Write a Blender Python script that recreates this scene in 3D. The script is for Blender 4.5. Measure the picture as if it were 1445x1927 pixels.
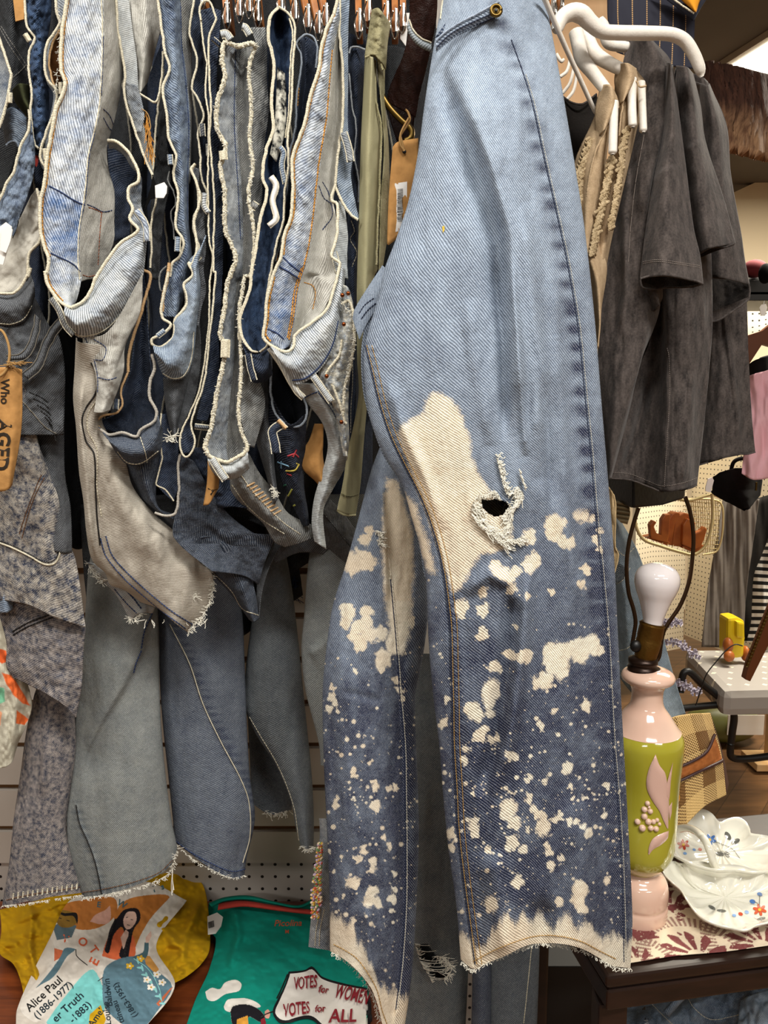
import bpy, bmesh, math, random
import numpy as np
from mathutils import Vector, Matrix
from mathutils.bvhtree import BVHTree
from mathutils.geometry import delaunay_2d_cdt

rng = np.random.RandomState(7); random.seed(7)
for o in list(bpy.data.objects): bpy.data.objects.remove(o)
SC = bpy.context.scene
COL = SC.collection

# ------------------------------------------------------------------ camera, world, lights, exposure
W, H, F = 1445.0, 1927.0, 1400.0
CAMZ, PITCH = 1.45, math.atan((963.5-790)/1400.0)
cd = bpy.data.cameras.new('camera'); cam = bpy.data.objects.new('camera', cd); COL.objects.link(cam)
cam.location = (0, 0, CAMZ); cam.rotation_euler = (math.pi/2-PITCH, 0, 0)
cd.sensor_fit = 'VERTICAL'; cd.sensor_height = 36.0; cd.lens = 36.0*F/H
cd.clip_start = 0.02; cd.clip_end = 60
SC.camera = cam
SC.view_settings.view_transform = 'Standard'; SC.view_settings.look = 'None'
SC.view_settings.gamma = 1.0; SC.view_settings.use_curve_mapping = False
SC.view_settings.exposure = EXPOSURE = 0.12
wd = bpy.data.worlds.new('world'); SC.world = wd; wd.use_nodes = True
wd.node_tree.nodes['Background'].inputs[0].default_value = (1.0, .93, .84, 1)
wd.node_tree.nodes['Background'].inputs[1].default_value = 0.12
def area(name, loc, size, energy, col=(1, .96, .9), rot=(0, 0, 0)):
    l = bpy.data.lights.new(name, 'AREA'); l.shape = 'RECTANGLE'; l.size, l.size_y = size
    l.energy = energy; l.color = col
    o = bpy.data.objects.new(name, l); COL.objects.link(o); o.location = loc; o.rotation_euler = rot
    return o
area('ceiling_lamp_light', (0.5, -0.35, 2.70), (.9, .25), 46)
area('ceiling_lamp_light', (-0.75, 0.15, 2.70), (.9, .25), 22)
area('ceiling_lamp_light', (-1.0, -2.2, 2.70), (1.2, .3), 34)
area('ceiling_lamp_light', (1.6, -1.6, 2.70), (1.2, .3), 34)
area('ceiling_lamp_light', (1.9, 2.6, 2.70), (1.2, .6), 120, (1, .92, .78))

# ------------------------------------------------------------------ pixel to place
CP, SP = math.cos(PITCH), math.sin(PITCH)
def dirs(px, py):
    x = (np.asarray(px, float)-W/2)/F; u = -(np.asarray(py, float)-H/2)/F
    return x, CP+u*SP, -SP+u*CP          # world x, y, z with unit camera depth
def P(px, py, d):
    x, y, z = dirs(px, py); s = d/y
    return np.stack([x*s, y*s, CAMZ+z*s], -1)
def Pz(px, py, zz):
    x, y, z = dirs(px, py); s = (zz-CAMZ)/z
    return np.stack([x*s, y*s, CAMZ+z*s], -1)
REG = dict(A=(0, 0, 3.6125), B=(350, 0, 2.89), C=(0, 500, 3.6125), D=(350, 500, 2.89), E=(0, 1000, 2.408),
           F=(0, 1600, 2.007), G=(1000, 0, 3.247), H=(1100, 450, 3.855), I=(1140, 900, 3.853), K=(1100, 1350, 3.339),
           L=(650, 0, 2.89), M=(600, 600, 2.408), N=(580, 1200, 2.331), O=(0, 0, 1.0))
def Z(reg, pts):
    ox, oy, s = REG[reg]
    return [(ox+p[0]/s, oy+p[1]/s)+tuple(p[2:]) for p in pts]
def cv(reg, pts, d0=.9, d1=None):
    """curve of px, py, depth; several (reg, pts) may be chained by passing a list"""
    if isinstance(reg, list):
        q = []
        for r, p in reg: q += Z(r, p)
        d0, d1 = pts, (d0 if d0 != .9 else None)
    else: q = Z(reg, pts)
    if d1 is None: d1 = d0
    a = np.array([p[:2] for p in q], float)
    t = np.r_[0, np.cumsum(np.hypot(*(a[1:]-a[:-1]).T))]; t /= t[-1]
    d = np.array([(p[2] if len(p) > 2 else d0+(d1-d0)*tt) for p, tt in zip(q, t)])
    return np.c_[a, d]
def cat(a, n, par='chord'):
    """Catmull-Rom through rows of a, n samples"""
    a = np.asarray(a, float)
    if len(a) == 1: return np.repeat(a, n, 0)
    if par == 'chord':
        t = np.r_[0, np.cumsum(np.linalg.norm(a[1:, :2]-a[:-1, :2], axis=1)+1e-9)]
    else: t = np.arange(len(a), dtype=float)
    t /= t[-1]
    m = np.zeros_like(a)
    if len(a) > 2:
        m[1:-1] = (a[2:]-a[:-2])/(t[2:]-t[:-2])[:, None]
    m[0] = (a[1]-a[0])/(t[1]-t[0]); m[-1] = (a[-1]-a[-2])/(t[-1]-t[-2])
    s = np.linspace(0, 1, n); i = np.clip(np.searchsorted(t, s, 'right')-1, 0, len(a)-2)
    h = (t[i+1]-t[i])[:, None]; u = ((s-t[i])/(t[i+1]-t[i]))[:, None]
    return ((2*u**3-3*u**2+1)*a[i]+(u**3-2*u**2+u)*h*m[i]+(-2*u**3+3*u**2)*a[i+1]+(u**3-u**2)*h*m[i+1])
_tab = np.random.RandomState(3).rand(256, 256)
def vn(x, y, seed=0):
    x = x+seed*17.31; y = y+seed*9.77
    xi = np.floor(x).astype(int); yi = np.floor(y).astype(int); fx = x-xi; fy = y-yi
    fx = fx*fx*(3-2*fx); fy = fy*fy*(3-2*fy)
    g = lambda a, b: _tab[a & 255, b & 255]
    return (g(xi, yi)*(1-fx)+g(xi+1, yi)*fx)*(1-fy)+(g(xi, yi+1)*(1-fx)+g(xi+1, yi+1)*fx)*fy
def fbm(x, y, seed=0, o=3):
    r = 0; a = 1; s = 0
    for k in range(o): r = r+a*vn(x*2**k, y*2**k, seed+k*5); s += a; a *= .5
    return r/s*2-1
def seg_dist(px, py, poly):
    """distance to a polyline, signed (+ on the right-hand side going down the page = smaller x... sign of cross), param"""
    best = np.full(px.shape, 1e9); sg = np.zeros(px.shape); tp = np.zeros(px.shape); n = len(poly)-1
    for k in range(n):
        ax, ay = poly[k][:2]; bx, by = poly[k+1][:2]; dx, dy = bx-ax, by-ay; L = dx*dx+dy*dy+1e-9
        t = np.clip(((px-ax)*dx+(py-ay)*dy)/L, 0, 1); ex = px-ax-t*dx; ey = py-ay-t*dy
        d = np.hypot(ex, ey); m = d < best
        best = np.where(m, d, best); sg = np.where(m, np.sign(dx*ey-dy*ex), sg); tp = np.where(m, (k+t)/n, tp)
    return best, sg, tp
def inside(px, py, poly):
    r = np.zeros(px.shape, bool); n = len(poly); j = n-1
    for i in range(n):
        xi, yi = poly[i][:2]; xj, yj = poly[j][:2]
        if yi != yj:
            c = ((yi > py) != (yj > py)) & (px < (xj-xi)*(py-yi)/(yj-yi)+xi); r ^= c
        j = i
    return r
def ridge(px, py, rd):
    """sum of fold heights (towards the camera): ('r', poly, width, amp) ridge, ('s', poly, width, amp, decay) overlapping step"""
    h = np.zeros(px.shape)
    for f in rd or []:
        b, s, t = seg_dist(px, py, f[1]); tap = np.clip(np.minimum(t, 1-t)*6, 0, 1) if len(f) < 6 else 1
        if f[0] == 'r': h += f[3]*np.exp(-(b/f[2])**2)*tap
        else: sd = b*s; h += f[3]/(1+np.exp(-np.clip(sd/f[2], -30, 30)))*np.exp(-np.maximum(sd, 0)/f[4])*(np.clip(np.minimum(t, 1-t)*5, 0, 1) if len(f) < 6 else 1)*tap
    return h
def srgb(h, a=1):
    h = h.lstrip('#'); c = [int(h[i:i+2], 16)/255 for i in (0, 2, 4)]
    return tuple((x/12.92 if x <= .04045 else ((x+.055)/1.055)**2.4) for x in c)+(a,)

# ------------------------------------------------------------------ materials
MATS = {}
class NT:
    def __init__(s, name):
        s.m = bpy.data.materials.new(name); s.m.use_nodes = True; s.t = s.m.node_tree
        s.b = s.t.nodes['Principled BSDF']
    def n(s, kind, **kw):
        nd = s.t.nodes.new(kind)
        for k, v in kw.items():
            if k.startswith('_'): setattr(nd, k[1:], v)
        for k, v in kw.items():
            if k.startswith('i') and k[1:].isdigit(): s.set(nd.inputs[int(k[1:])], v)
        return nd
    def set(s, inp, v):
        if hasattr(v, 'is_output') or isinstance(v, bpy.types.NodeSocket): s.t.links.new(v, inp)
        else: inp.default_value = v
    def math(s, op, a, b=0.0, c=None, clamp=False):
        nd = s.n('ShaderNodeMath', _operation=op, _use_clamp=clamp, i0=a, i1=b)
        if c is not None: s.set(nd.inputs[2], c)
        return nd.outputs[0]
    def noise(s, vec, scale, detail=3, rough=.5):
        nd = s.n('ShaderNodeTexNoise'); s.set(nd.inputs['Vector'], vec); nd.inputs['Scale'].default_value = scale
        nd.inputs['Detail'].default_value = detail; nd.inputs['Roughness'].default_value = rough
        return nd.outputs[0]
    def mix(s, f, a, b, blend='MIX'):
        nd = s.n('ShaderNodeMix', _data_type='RGBA', _blend_type=blend, _clamp_factor=True)
        s.set(nd.inputs[0], f); s.set(nd.inputs[6], a); s.set(nd.inputs[7], b); return nd.outputs[2]
    def mapr(s, v, a, b, c=0., d=1.):
        nd = s.n('ShaderNodeMapRange', i0=v, i1=a, i2=b, i3=c, i4=d); return nd.outputs[0]
    def out(s, name): s.set(s.b.inputs[name[0]], name[1])
    def bump(s, h, st=.3, dist=.001):
        nd = s.n('ShaderNodeBump'); nd.inputs['Strength'].default_value = st; nd.inputs['Distance'].default_value = dist
        s.set(nd.inputs['Height'], h); s.set(s.b.inputs['Normal'], nd.outputs[0])

def paint_nodes(t, col, ragged=.5):
    at = t.n('ShaderNodeAttribute', _attribute_name='paint')
    tc = t.n('ShaderNodeTexCoord').outputs['Object']
    n = t.noise(tc, 750, 3, .7)
    k = t.math('ADD', at.outputs['Alpha'], t.math('MULTIPLY', t.math('SUBTRACT', n, .5), ragged))
    return t.mix(t.mapr(k, .34, .68), col, at.outputs['Color'])
def denim(name, dark, light, period=.0021, ang=.9, con=.38, mot=35, motamt=.5, fade=.5, rough=.95, fleck=.35, pk=3.2):
    """twill cotton: diagonal weave in metres, faded mottling, optional painted (bleached) areas"""
    if name in MATS: return MATS[name]
    t = NT(name); uv = t.n('ShaderNodeUVMap', _uv_map='UVMap').outputs[0]; oc = t.n('ShaderNodeTexCoord').outputs['Object']
    sp = t.n('ShaderNodeSeparateXYZ', i0=uv).outputs
    wob = t.noise(oc, 90, 2)
    ph = t.math('ADD', t.math('MULTIPLY', sp[0], math.cos(ang)*6.2832/period), t.math('MULTIPLY', sp[1], math.sin(ang)*6.2832/period))
    ph = t.math('ADD', ph, t.math('MULTIPLY', wob, 5.0))
    w = t.math('MULTIPLY_ADD', t.math('SINE', ph), .5, .5)
    fine = t.noise(oc, 900, 2, .7); m1 = t.noise(oc, mot, 4, .62); slub = t.noise(oc, mot*5, 3, .7)
    fa = t.n('ShaderNodeAttribute', _attribute_name='fade').outputs['Fac']
    f = t.math('ADD', fa, t.math('MULTIPLY', t.math('SUBTRACT', m1, .5), motamt*2))
    f = t.math('ADD', f, t.math('MULTIPLY', t.math('SUBTRACT', slub, .5), motamt*1.1), clamp=True)
    base = t.mix(f, srgb(dark), srgb(light))
    base = paint_nodes(t, base, .9)
    wf = t.math('MULTIPLY', w, t.mapr(fine, .3, .75), clamp=True)
    col = t.mix(t.math('MULTIPLY', wf, fleck), base, srgb('#dfe2e2'))
    mul = t.mapr(t.math('MULTIPLY_ADD', fine, .6, t.math('MULTIPLY', w, .7)), .15, 1.05, 1-con*1.1, 1+con*.45)
    cm = t.n('ShaderNodeVectorMath', _operation='SCALE'); t.set(cm.inputs[0], col); t.set(cm.inputs['Scale'], mul)
    t.set(t.b.inputs['Base Color'], cm.outputs[0]); t.b.inputs['Roughness'].default_value = rough
    t.b.inputs['Specular IOR Level'].default_value = .15
    puck = t.noise(oc, 62, 2, .55); hh = t.math('ADD', t.math('MULTIPLY', w, .35), t.math('MULTIPLY', slub, 1.6)); hh = t.math('ADD', hh, t.math('MULTIPLY', puck, pk)); t.bump(hh, .6, .0012)
    MATS[name] = t.m; return t.m
def cloth(name, col, col2=None, scale=60, amt=.5, rough=.95, sheen=0., stripes=None, bump=.4, fine=700, ragged=.15, stretch=1.):
    if name in MATS: return MATS[name]
    t = NT(name); oc = t.n('ShaderNodeTexCoord').outputs['Object']
    mp = t.n('ShaderNodeMapping'); t.set(mp.inputs[0], oc); mp.inputs['Scale'].default_value = (1, 1, stretch)
    a = t.noise(mp.outputs[0], scale, 4, .65); b = t.noise(oc, fine, 2, .6)
    c = t.mix(t.mapr(t.math('MULTIPLY_ADD', t.math('SUBTRACT', b, .5), .5, a), .5-.25/max(amt, .01)*.5, .5+.25/max(amt, .01)*.5), srgb(col), srgb(col2 or col))
    c = paint_nodes(t, c, ragged)
    t.set(t.b.inputs['Base Color'], c); t.b.inputs['Roughness'].default_value = rough
    t.b.inputs['Specular IOR Level'].default_value = .2
    t.b.inputs['Sheen Weight'].default_value = sheen
    t.bump(t.math('ADD', b, t.math('MULTIPLY', a, 1.5)), bump, .0012)
    MATS[name] = t.m; return t.m
def plain(name, col, rough=.5, metal=0., spec=.5, coat=0., emit=0., bump=0., scale=40, col2=None):
    if name in MATS: return MATS[name]
    t = NT(name); oc = t.n('ShaderNodeTexCoord').outputs['Object']
    n = t.noise(oc, scale, 3)
    t.set(t.b.inputs['Base Color'], t.mix(t.mapr(n, .35, .65), srgb(col), srgb(col2 or col)))
    t.b.inputs['Roughness'].default_value = rough; t.b.inputs['Metallic'].default_value = metal
    t.b.inputs['Specular IOR Level'].default_value = spec; t.b.inputs['Coat Weight'].default_value = coat
    if emit:
        t.b.inputs['Emission Color'].default_value = srgb(col); t.b.inputs['Emission Strength'].default_value = emit
    if bump: t.bump(n, bump, .002)
    MATS[name] = t.m; return t.m
def vcol(name, rough=.7, spec=.3, coat=0.):
    """colour held by the mesh itself (prints)"""
    if name in MATS: return MATS[name]
    t = NT(name); at = t.n('ShaderNodeAttribute', _attribute_name='paint')
    n = t.noise(t.n('ShaderNodeTexCoord').outputs['Object'], 500, 2)
    t.set(t.b.inputs['Base Color'], at.outputs['Color']); t.b.inputs['Roughness'].default_value = rough
    t.b.inputs['Specular IOR Level'].default_value = spec; t.b.inputs['Coat Weight'].default_value = coat
    t.bump(n, .15, .0006); MATS[name] = t.m; return t.m

# ------------------------------------------------------------------ objects
def thing(name, label, cat_, group=None, loc=(0, 0, 0)):
    o = bpy.data.objects.new(name, None); COL.objects.link(o); o.empty_display_size = .05; o.location = loc
    o['label'] = label; o['category'] = cat_
    if group: o['group'] = group
    return o
def tag(o, label, cat_, group=None):
    o['label'] = label; o['category'] = cat_
    if group: o['group'] = group
    return o
def link(name, me, mat, parent=None, smooth=True):
    o = bpy.data.objects.new(name, me); COL.objects.link(o)
    for m in (mat if isinstance(mat, (list, tuple)) else [mat]):
        if m: me.materials.append(m)
    if smooth: me.polygons.foreach_set('use_smooth', [True]*len(me.polygons))
    if parent: o.parent = parent
    return o
def mesh(name, v, f, mat, parent=None, smooth=True, uv=None, paint=None, fade=None, mi=None):
    me = bpy.data.meshes.new(name); me.from_pydata([tuple(map(float, x)) for x in v], [], f)
    if uv is not None:
        ul = me.uv_layers.new(name='UVMap'); li = np.zeros(len(me.loops), int); me.loops.foreach_get('vertex_index', li)
        ul.data.foreach_set('uv', np.asarray(uv)[li].ravel())
    if paint is None: paint = np.tile([.5, .5, .5, 0.], (len(v), 1))
    if fade is None: fade = np.full(len(v), .5)
    if paint is not None:
        a = me.color_attributes.new('paint', 'FLOAT_COLOR', 'POINT'); a.data.foreach_set('color', np.asarray(paint, float).ravel())
    if fade is not None:
        a = me.attributes.new('fade', 'FLOAT', 'POINT'); a.data.foreach_set('value', np.asarray(fade, float).ravel())
    me.update(); o = link(name, me, mat, parent, smooth)
    if mi is not None: me.polygons.foreach_set('material_index', mi)
    return o
class Surf: pass
PAD = 0
def _grid(name, px, py, d, mat, parent, th=0, zmode=None, paint=None, fade=.5, hole=None, solid=.0012, kind=None, closed_back=None, bk=None):
    nv, nu = px.shape
    V = Pz(px, py, d) if zmode else P(px, py, d)
    pts = V.reshape(-1, 3)
    du = np.r_[0, np.cumsum(np.linalg.norm(V[:, 1:]-V[:, :-1], axis=2).mean(0))]
    dv = np.r_[0, np.cumsum(np.linalg.norm(V[1:]-V[:-1], axis=2).mean(1))]
    uv = np.stack(np.meshgrid(du-du[-1]/2, dv), -1).reshape(-1, 2)
    idx = np.arange(nu*nv).reshape(nv, nu)
    q = np.stack([idx[:-1, :-1], idx[1:, :-1], idx[1:, 1:], idx[:-1, 1:]], -1).reshape(-1, 4)
    if hole is not None:
        cx = px[:-1, :-1].ravel(); cy = py[:-1, :-1].ravel(); keep = np.ones(len(q), bool)
        for hp in hole: keep &= ~inside(cx, cy, hp)
        q = q[keep]
    pc = np.zeros((nu*nv, 4)); pc[:, :3] = .5
    if paint: pc = paint(px.ravel(), py.ravel(), pc)
    fd = fade(px.ravel(), py.ravel()) if callable(fade) else np.full(nu*nv, float(fade))
    if closed_back is not None:
        B = (P(px, py, closed_back)).reshape(-1, 3)[:, :]; off = nu*nv
        pts = np.r_[pts, B]; uv = np.r_[uv, uv]; pc = np.r_[pc, pc]; fd = np.r_[fd, fd]
        qb = np.stack([idx[:-1, :-1], idx[:-1, 1:], idx[1:, 1:], idx[1:, :-1]], -1).reshape(-1, 4)+off
        s1 = np.stack([idx[:-1, 0], idx[:-1, 0]+off, idx[1:, 0]+off, idx[1:, 0]], -1)
        s2 = np.stack([idx[:-1, -1], idx[1:, -1], idx[1:, -1]+off, idx[:-1, -1]+off], -1)
        q = np.r_[q, qb, s1, s2]
    o = mesh(name, pts, q.tolist(), mat, parent, uv=uv, paint=pc, fade=fd)
    if solid and closed_back is None:
        m = o.modifiers.new('thickness', 'SOLIDIFY'); m.thickness = solid; m.offset = 0
    s = Surf(); s.o = o; s.px = px; s.py = py; s.d = d; s.V = V
    return s
def loft(parent, name, mat, curves, n=(40, 80), bulge=0., rd=None, nz=(0, 30, 120), seed=None, sheet=True, par='chord', upar='idx', zmode=None, **kw):
    """cloth sheet through several curves running the same way; nz = (amplitude m, px scale x, px scale y)"""
    nu, nv = n
    C = np.stack([cat(c, nv, par) for c in curves])           # K,nv,3
    if len(curves) > 2: G = np.stack([cat(C[:, j], nu, 'idx') for j in range(nv)])
    else:
        u = np.linspace(0, 1, nu)[None, :, None]; G = C[0][:, None]*(1-u)+C[1][:, None]*u
    px, py, d = G[..., 0], G[..., 1], G[..., 2].copy()
    u = np.linspace(0, 1, nu)[None, :]; sgn = 1 if zmode else -1
    d += sgn*bulge*np.sin(np.pi*u)
    if seed is None: seed = int(abs(px.mean()*3+py.mean()))%97
    if nz[0]: d += sgn*nz[0]*fbm(px/nz[1], py/nz[2], seed)
    d += sgn*ridge(px, py, rd)
    return _grid(name, px, py, d, mat, parent, zmode=zmode, **kw)
def leg(parent, name, mat, Lc, Rc, top, hem, dep, n=(60, 160), bulge=.02, thick=.03, rd=None, nz=(.002, 25, 140), seed=None, tilt=0., pw=.6, **kw):
    """trouser leg: left and right outlines as x(y); top and hem as lists of (u, y); dep = [(y, depth)]; a flattened tube"""
    nu, nv = n
    u = np.linspace(0, 1, nu); v = np.linspace(0, 1, nv)[:, None]
    def yl(s): a = np.array(s, float); return np.interp(u, np.linspace(0, 1, 60), cat(a, 400)[np.searchsorted(cat(a, 400)[:, 0], np.linspace(0, 1, 60)).clip(0, 399), 1]) if len(a) > 1 else np.full(nu, a[0, 1])
    yt, yb = yl(top)[None], yl(hem)[None]; py = yt+v*(yb-yt)
    def xf(c): c = np.array(c)[:, :2]; c = c[np.argsort(c[:, 1])]; s = cat(c, 400); s = s[np.argsort(s[:, 1])]; return lambda y: np.interp(y, s[:, 1], s[:, 0])
    l, r = xf(Lc)(py), xf(Rc)(py); px = l+(r-l)*u[None]
    dp = np.array(dep, float); base = np.interp(py, dp[:, 0], dp[:, 1])+tilt*(u[None]-.5)
    prof = np.sin(np.pi*u[None]).clip(0)**pw
    if seed is None: seed = int(abs(px.mean()*3+py.mean()))%97
    d = base-bulge*prof
    ed = np.clip(np.minimum(u, 1-u)*8, 0, 1)[None]
    if nz[0]: d = d-nz[0]*fbm(px/nz[1], py/nz[2], seed)*ed
    d = d-ridge(px, py, rd)*ed
    back = (base+thick*prof+.002) if thick else None
    return _grid(name, px, py, d, mat, parent, closed_back=back, **kw)
def tube(name, pts, r, mat, parent=None, seg=6, closed=False, uvs=False):
    """pts world (n,3); r scalar or array; one mesh; pts may be a list of paths"""
    paths = pts if isinstance(pts, list) else [pts]
    v = []; f = []; uv = []
    for k, p in enumerate(paths):
        p = np.asarray(p, float); n = len(p)
        if n < 2: continue
        rr = r[k] if isinstance(r, list) else r
        rr = np.broadcast_to(np.asarray(rr, float), (n,))
        t = np.gradient(p, axis=0); t /= np.linalg.norm(t, axis=1)[:, None]+1e-12
        ref = np.array([0, 1., 0]) if abs(t[:, 1]).mean() < .8 else np.array([1., 0, 0])
        a = np.cross(t, ref); a /= np.linalg.norm(a, axis=1)[:, None]+1e-12; b = np.cross(t, a)
        b0 = len(v)
        for i in range(n):
            for s in range(seg):
                q = 2*math.pi*s/seg; v.append(p[i]+rr[i]*(math.cos(q)*a[i]+math.sin(q)*b[i]))
        for i in range(n-1+(1 if closed else 0)):
            j = (i+1) % n
            for s in range(seg):
                s2 = (s+1) % seg; f.append((b0+i*seg+s, b0+j*seg+s, b0+j*seg+s2, b0+i*seg+s2))
        if not closed:
            f.append(tuple(b0+s for s in range(seg))[::-1]); f.append(tuple(b0+(n-1)*seg+s for s in range(seg)))
    return mesh(name, v, f, mat, parent)
def cord(parent, name, curve, r=.0016, mat=None, n=None, wob=.35, off=.001):
    """raw folded edge of a garment: a thin uneven roll along a curve"""
    L = np.hypot(*(curve[1:, :2]-curve[:-1, :2]).T).sum(); n = n or int(max(12, L/1.7))
    c = cat(curve, n); s = np.arange(n)
    c[:, 0] += fbm(s/2.2, s*0+r*1e4, 4)*wob*1.2+fbm(s/9., s*0+3, 8)*1.2
    w = P(c[:, 0], c[:, 1], c[:, 2]-off)
    rr = r*.86*(1+.10*np.sin(s*2.3)+.30*wob*fbm(s/1.7, s*0, 2))
    return tube(name, w, rr, mat or M_edge, parent, seg=7)
def bvh(*surfs):
    V = []; Fc = []
    for s in surfs:
        o = s.o if isinstance(s, Surf) else s
        me = o.data; b = len(V); V += [tuple(v.co) for v in me.vertices]; Fc += [tuple(b+i for i in p.vertices) for p in me.polygons]
    return BVHTree.FromPolygons(V, Fc)
CAMP = Vector((0, 0, CAMZ))
def cast(bv, px, py, off=.0006, fallback=None):
    out = []; x, y, z = dirs(px, py); last = None
    for i in range(len(x)):
        dv = Vector((x[i], y[i], z[i])).normalized(); h = bv.ray_cast(CAMP, dv)
        if h[0] is not None:
            nrm = h[1] if h[1].dot(dv) < 0 else -h[1]
            p = h[0]+nrm*off*.5-dv*off; last = h[3]; out.append(tuple(p))
        else: out.append(None if last is None else tuple(CAMP+dv*last))
    first = next((o for o in out if o), (0, 1, 1)); return np.array([o or first for o in out])
def stitch(parent, bv, reg, pts, mat, r=.0004, dash=5, gap=2.2, off=.0008, name='stitching', solid=False):
    """pts: list or list of lists in region px; runs of thread lying on a surface"""
    runs = pts if isinstance(pts[0], list) else [pts]
    if len(runs) > 1: return [stitch(parent, bv, reg, [r_], mat, r, dash, gap, off, name, solid) for r_ in runs]
    paths = []
    for run in runs:
        a = np.array(Z(reg, run)); L = np.hypot(*(a[1:]-a[:-1]).T).sum(); n = int(L/1.2)+2; c = cat(a, n)
        w = cast(bv, c[:, 0], c[:, 1], off)
        if solid: paths.append(w); continue
        k = 0; sd = max(2, int(dash/1.2)); sg = max(1, int(gap/1.2))
        while k < n-2: paths.append(w[k:k+sd+1]); k += sd+sg
    return tube(name, paths, r, mat, parent, seg=4)
def decal(parent, name, bv, polys, mat=None, off=.0006, step=6., relief=0., rough=None):
    """flat printed or applied shapes following a surface. polys: list of (reg, pts, colour, layer)"""
    V = []; Fc = []; PC = []
    for k, pl in enumerate(polys):
        reg, pts, colr = pl[:3]; lay = pl[3] if len(pl) > 3 else k*.00004
        a = np.array([p[:2] for p in Z(reg, pts)])
        if len(a) > 4 and not (len(pl) > 4 and pl[4] == 'hard'):
            a = cat(np.r_[a, a[:1]], max(24, int(len(a)*6)))[:-1]
        xs = np.arange(a[:, 0].min()+step/2, a[:, 0].max(), step); ys = np.arange(a[:, 1].min()+step/2, a[:, 1].max(), step)
        g = np.array([(x, y) for x in xs for y in ys]).reshape(-1, 2)
        if len(g): 
            bd, _, _ = seg_dist(g[:, 0], g[:, 1], np.r_[a, a[:1]]); g = g[inside(g[:, 0], g[:, 1], a) & (bd > step*.35)]
        allp = np.r_[a, g] if len(g) else a
        r = delaunay_2d_cdt([Vector(p) for p in allp], [], [list(range(len(a)))], 1, 1e-5)
        q = np.array([(v.x, v.y) for v in r[0]])
        if not len(q): continue
        w = cast(bv, q[:, 0], q[:, 1], off+lay)
        if relief:
            bd, _, _ = seg_dist(q[:, 0], q[:, 1], np.r_[a, a[:1]]); x, y, z = dirs(q[:, 0], q[:, 1])
            dv = np.stack([x, y, z], 1); w = w-dv*(relief*np.sqrt(np.clip(bd/8, 0, 1)))[:, None]
        b = len(V); V += list(w); Fc += [tuple(b+i for i in f) for f in r[2]]; PC += [srgb(colr)]*len(w)
    return mesh(name, V, Fc, mat or vcol('print_ink'), parent, paint=PC)
def text(parent, name, bv, s, reg, origin, xdir, size, colr, off=.0009, font=None, skew=0., ysc=1.0, bold=0., align='LEFT', mat=None, width=None):
    """lettering lying on a surface: origin, x direction (region px) and size (region px height)"""
    cu = bpy.data.curves.new('t', 'FONT'); cu.body = s; cu.size = 1; cu.offset = bold; cu.align_x = align; cu.resolution_u = 3
    ob = bpy.data.objects.new('t', cu); COL.objects.link(ob); bpy.context.view_layer.update()
    me = bpy.data.meshes.new_from_object(ob.evaluated_get(bpy.context.evaluated_depsgraph_get()))
    bpy.data.objects.remove(ob); co = np.array([v.co[:2] for v in me.vertices]); fs = [tuple(p.vertices) for p in me.polygons]
    if not len(co): return
    if width: co[:, 0] *= width/size/(co[:, 0].max()-co[:, 0].min())
    ox, oy, sc = REG[reg]; ex = np.array(xdir, float); ex /= np.hypot(*ex); ey = np.array([ex[1], -ex[0]])
    q = np.array(origin)+size*((co[:, :1]+skew*co[:, 1:])*ex+ysc*co[:, 1:]*ey); px = ox+q[:, 0]/sc; py = oy+q[:, 1]/sc
    w = cast(bv, px, py, off)
    return mesh(name, w, fs, mat or vcol('print_ink'), parent, paint=[srgb(colr)]*len(w), smooth=False)
def fray(parent, name, curve, n, ln=6, r=.00035, mat=None, down=1., spread=.6, d=None, curl=2.):
    """loose threads hanging from an edge given as px, py, depth"""
    c = cat(curve, 200); paths = []
    for k in range(n):
        i = rng.randint(0, 200); x, y, dd = c[i]; a = rng.normal(0, spread); L = ln*rng.uniform(.3, 1.3)
        t = np.linspace(0, 1, 6); ph = rng.uniform(0, 6)
        qx = x+np.sin(a)*L*t+curl*np.sin(t*5+ph)*t; qy = y-1.5+np.cos(a)*L*t*down; qd = dd-.001-.003*t*rng.rand()
        paths.append(P(qx, qy, qd))
    return tube(name, paths, r, mat or M_edge, parent, seg=4)
def box(name, c, s, mat, parent=None, bevel=.002, rot=None, smooth=False):
    bm = bmesh.new(); bmesh.ops.create_cube(bm, size=1)
    bmesh.ops.scale(bm, vec=s, verts=bm.verts)
    if bevel: bmesh.ops.bevel(bm, geom=bm.edges[:], offset=bevel, segments=2, affect='EDGES', profile=.6)
    if rot: bmesh.ops.rotate(bm, verts=bm.verts, matrix=rot)
    bmesh.ops.translate(bm, vec=c, verts=bm.verts)
    me = bpy.data.meshes.new(name); bm.to_mesh(me); bm.free(); return link(name, me, mat, parent, smooth)
def hexa(name, pts8, mat, parent=None, bevel=0.):
    """box from 8 corners: 4 bottom (or front) then 4 top (or back)"""
    f = [(0, 1, 2, 3), (7, 6, 5, 4), (0, 4, 5, 1), (1, 5, 6, 2), (2, 6, 7, 3), (3, 7, 4, 0)]
    bm = bmesh.new(); vs = [bm.verts.new(p) for p in pts8]
    for q in f: bm.faces.new([vs[i] for i in q])
    bmesh.ops.recalc_face_normals(bm, faces=bm.faces)
    if bevel: bmesh.ops.bevel(bm, geom=bm.edges[:], offset=bevel, segments=2, affect='EDGES', profile=.6)
    me = bpy.data.meshes.new(name); bm.to_mesh(me); bm.free(); return link(name, me, mat, parent, False)
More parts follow.
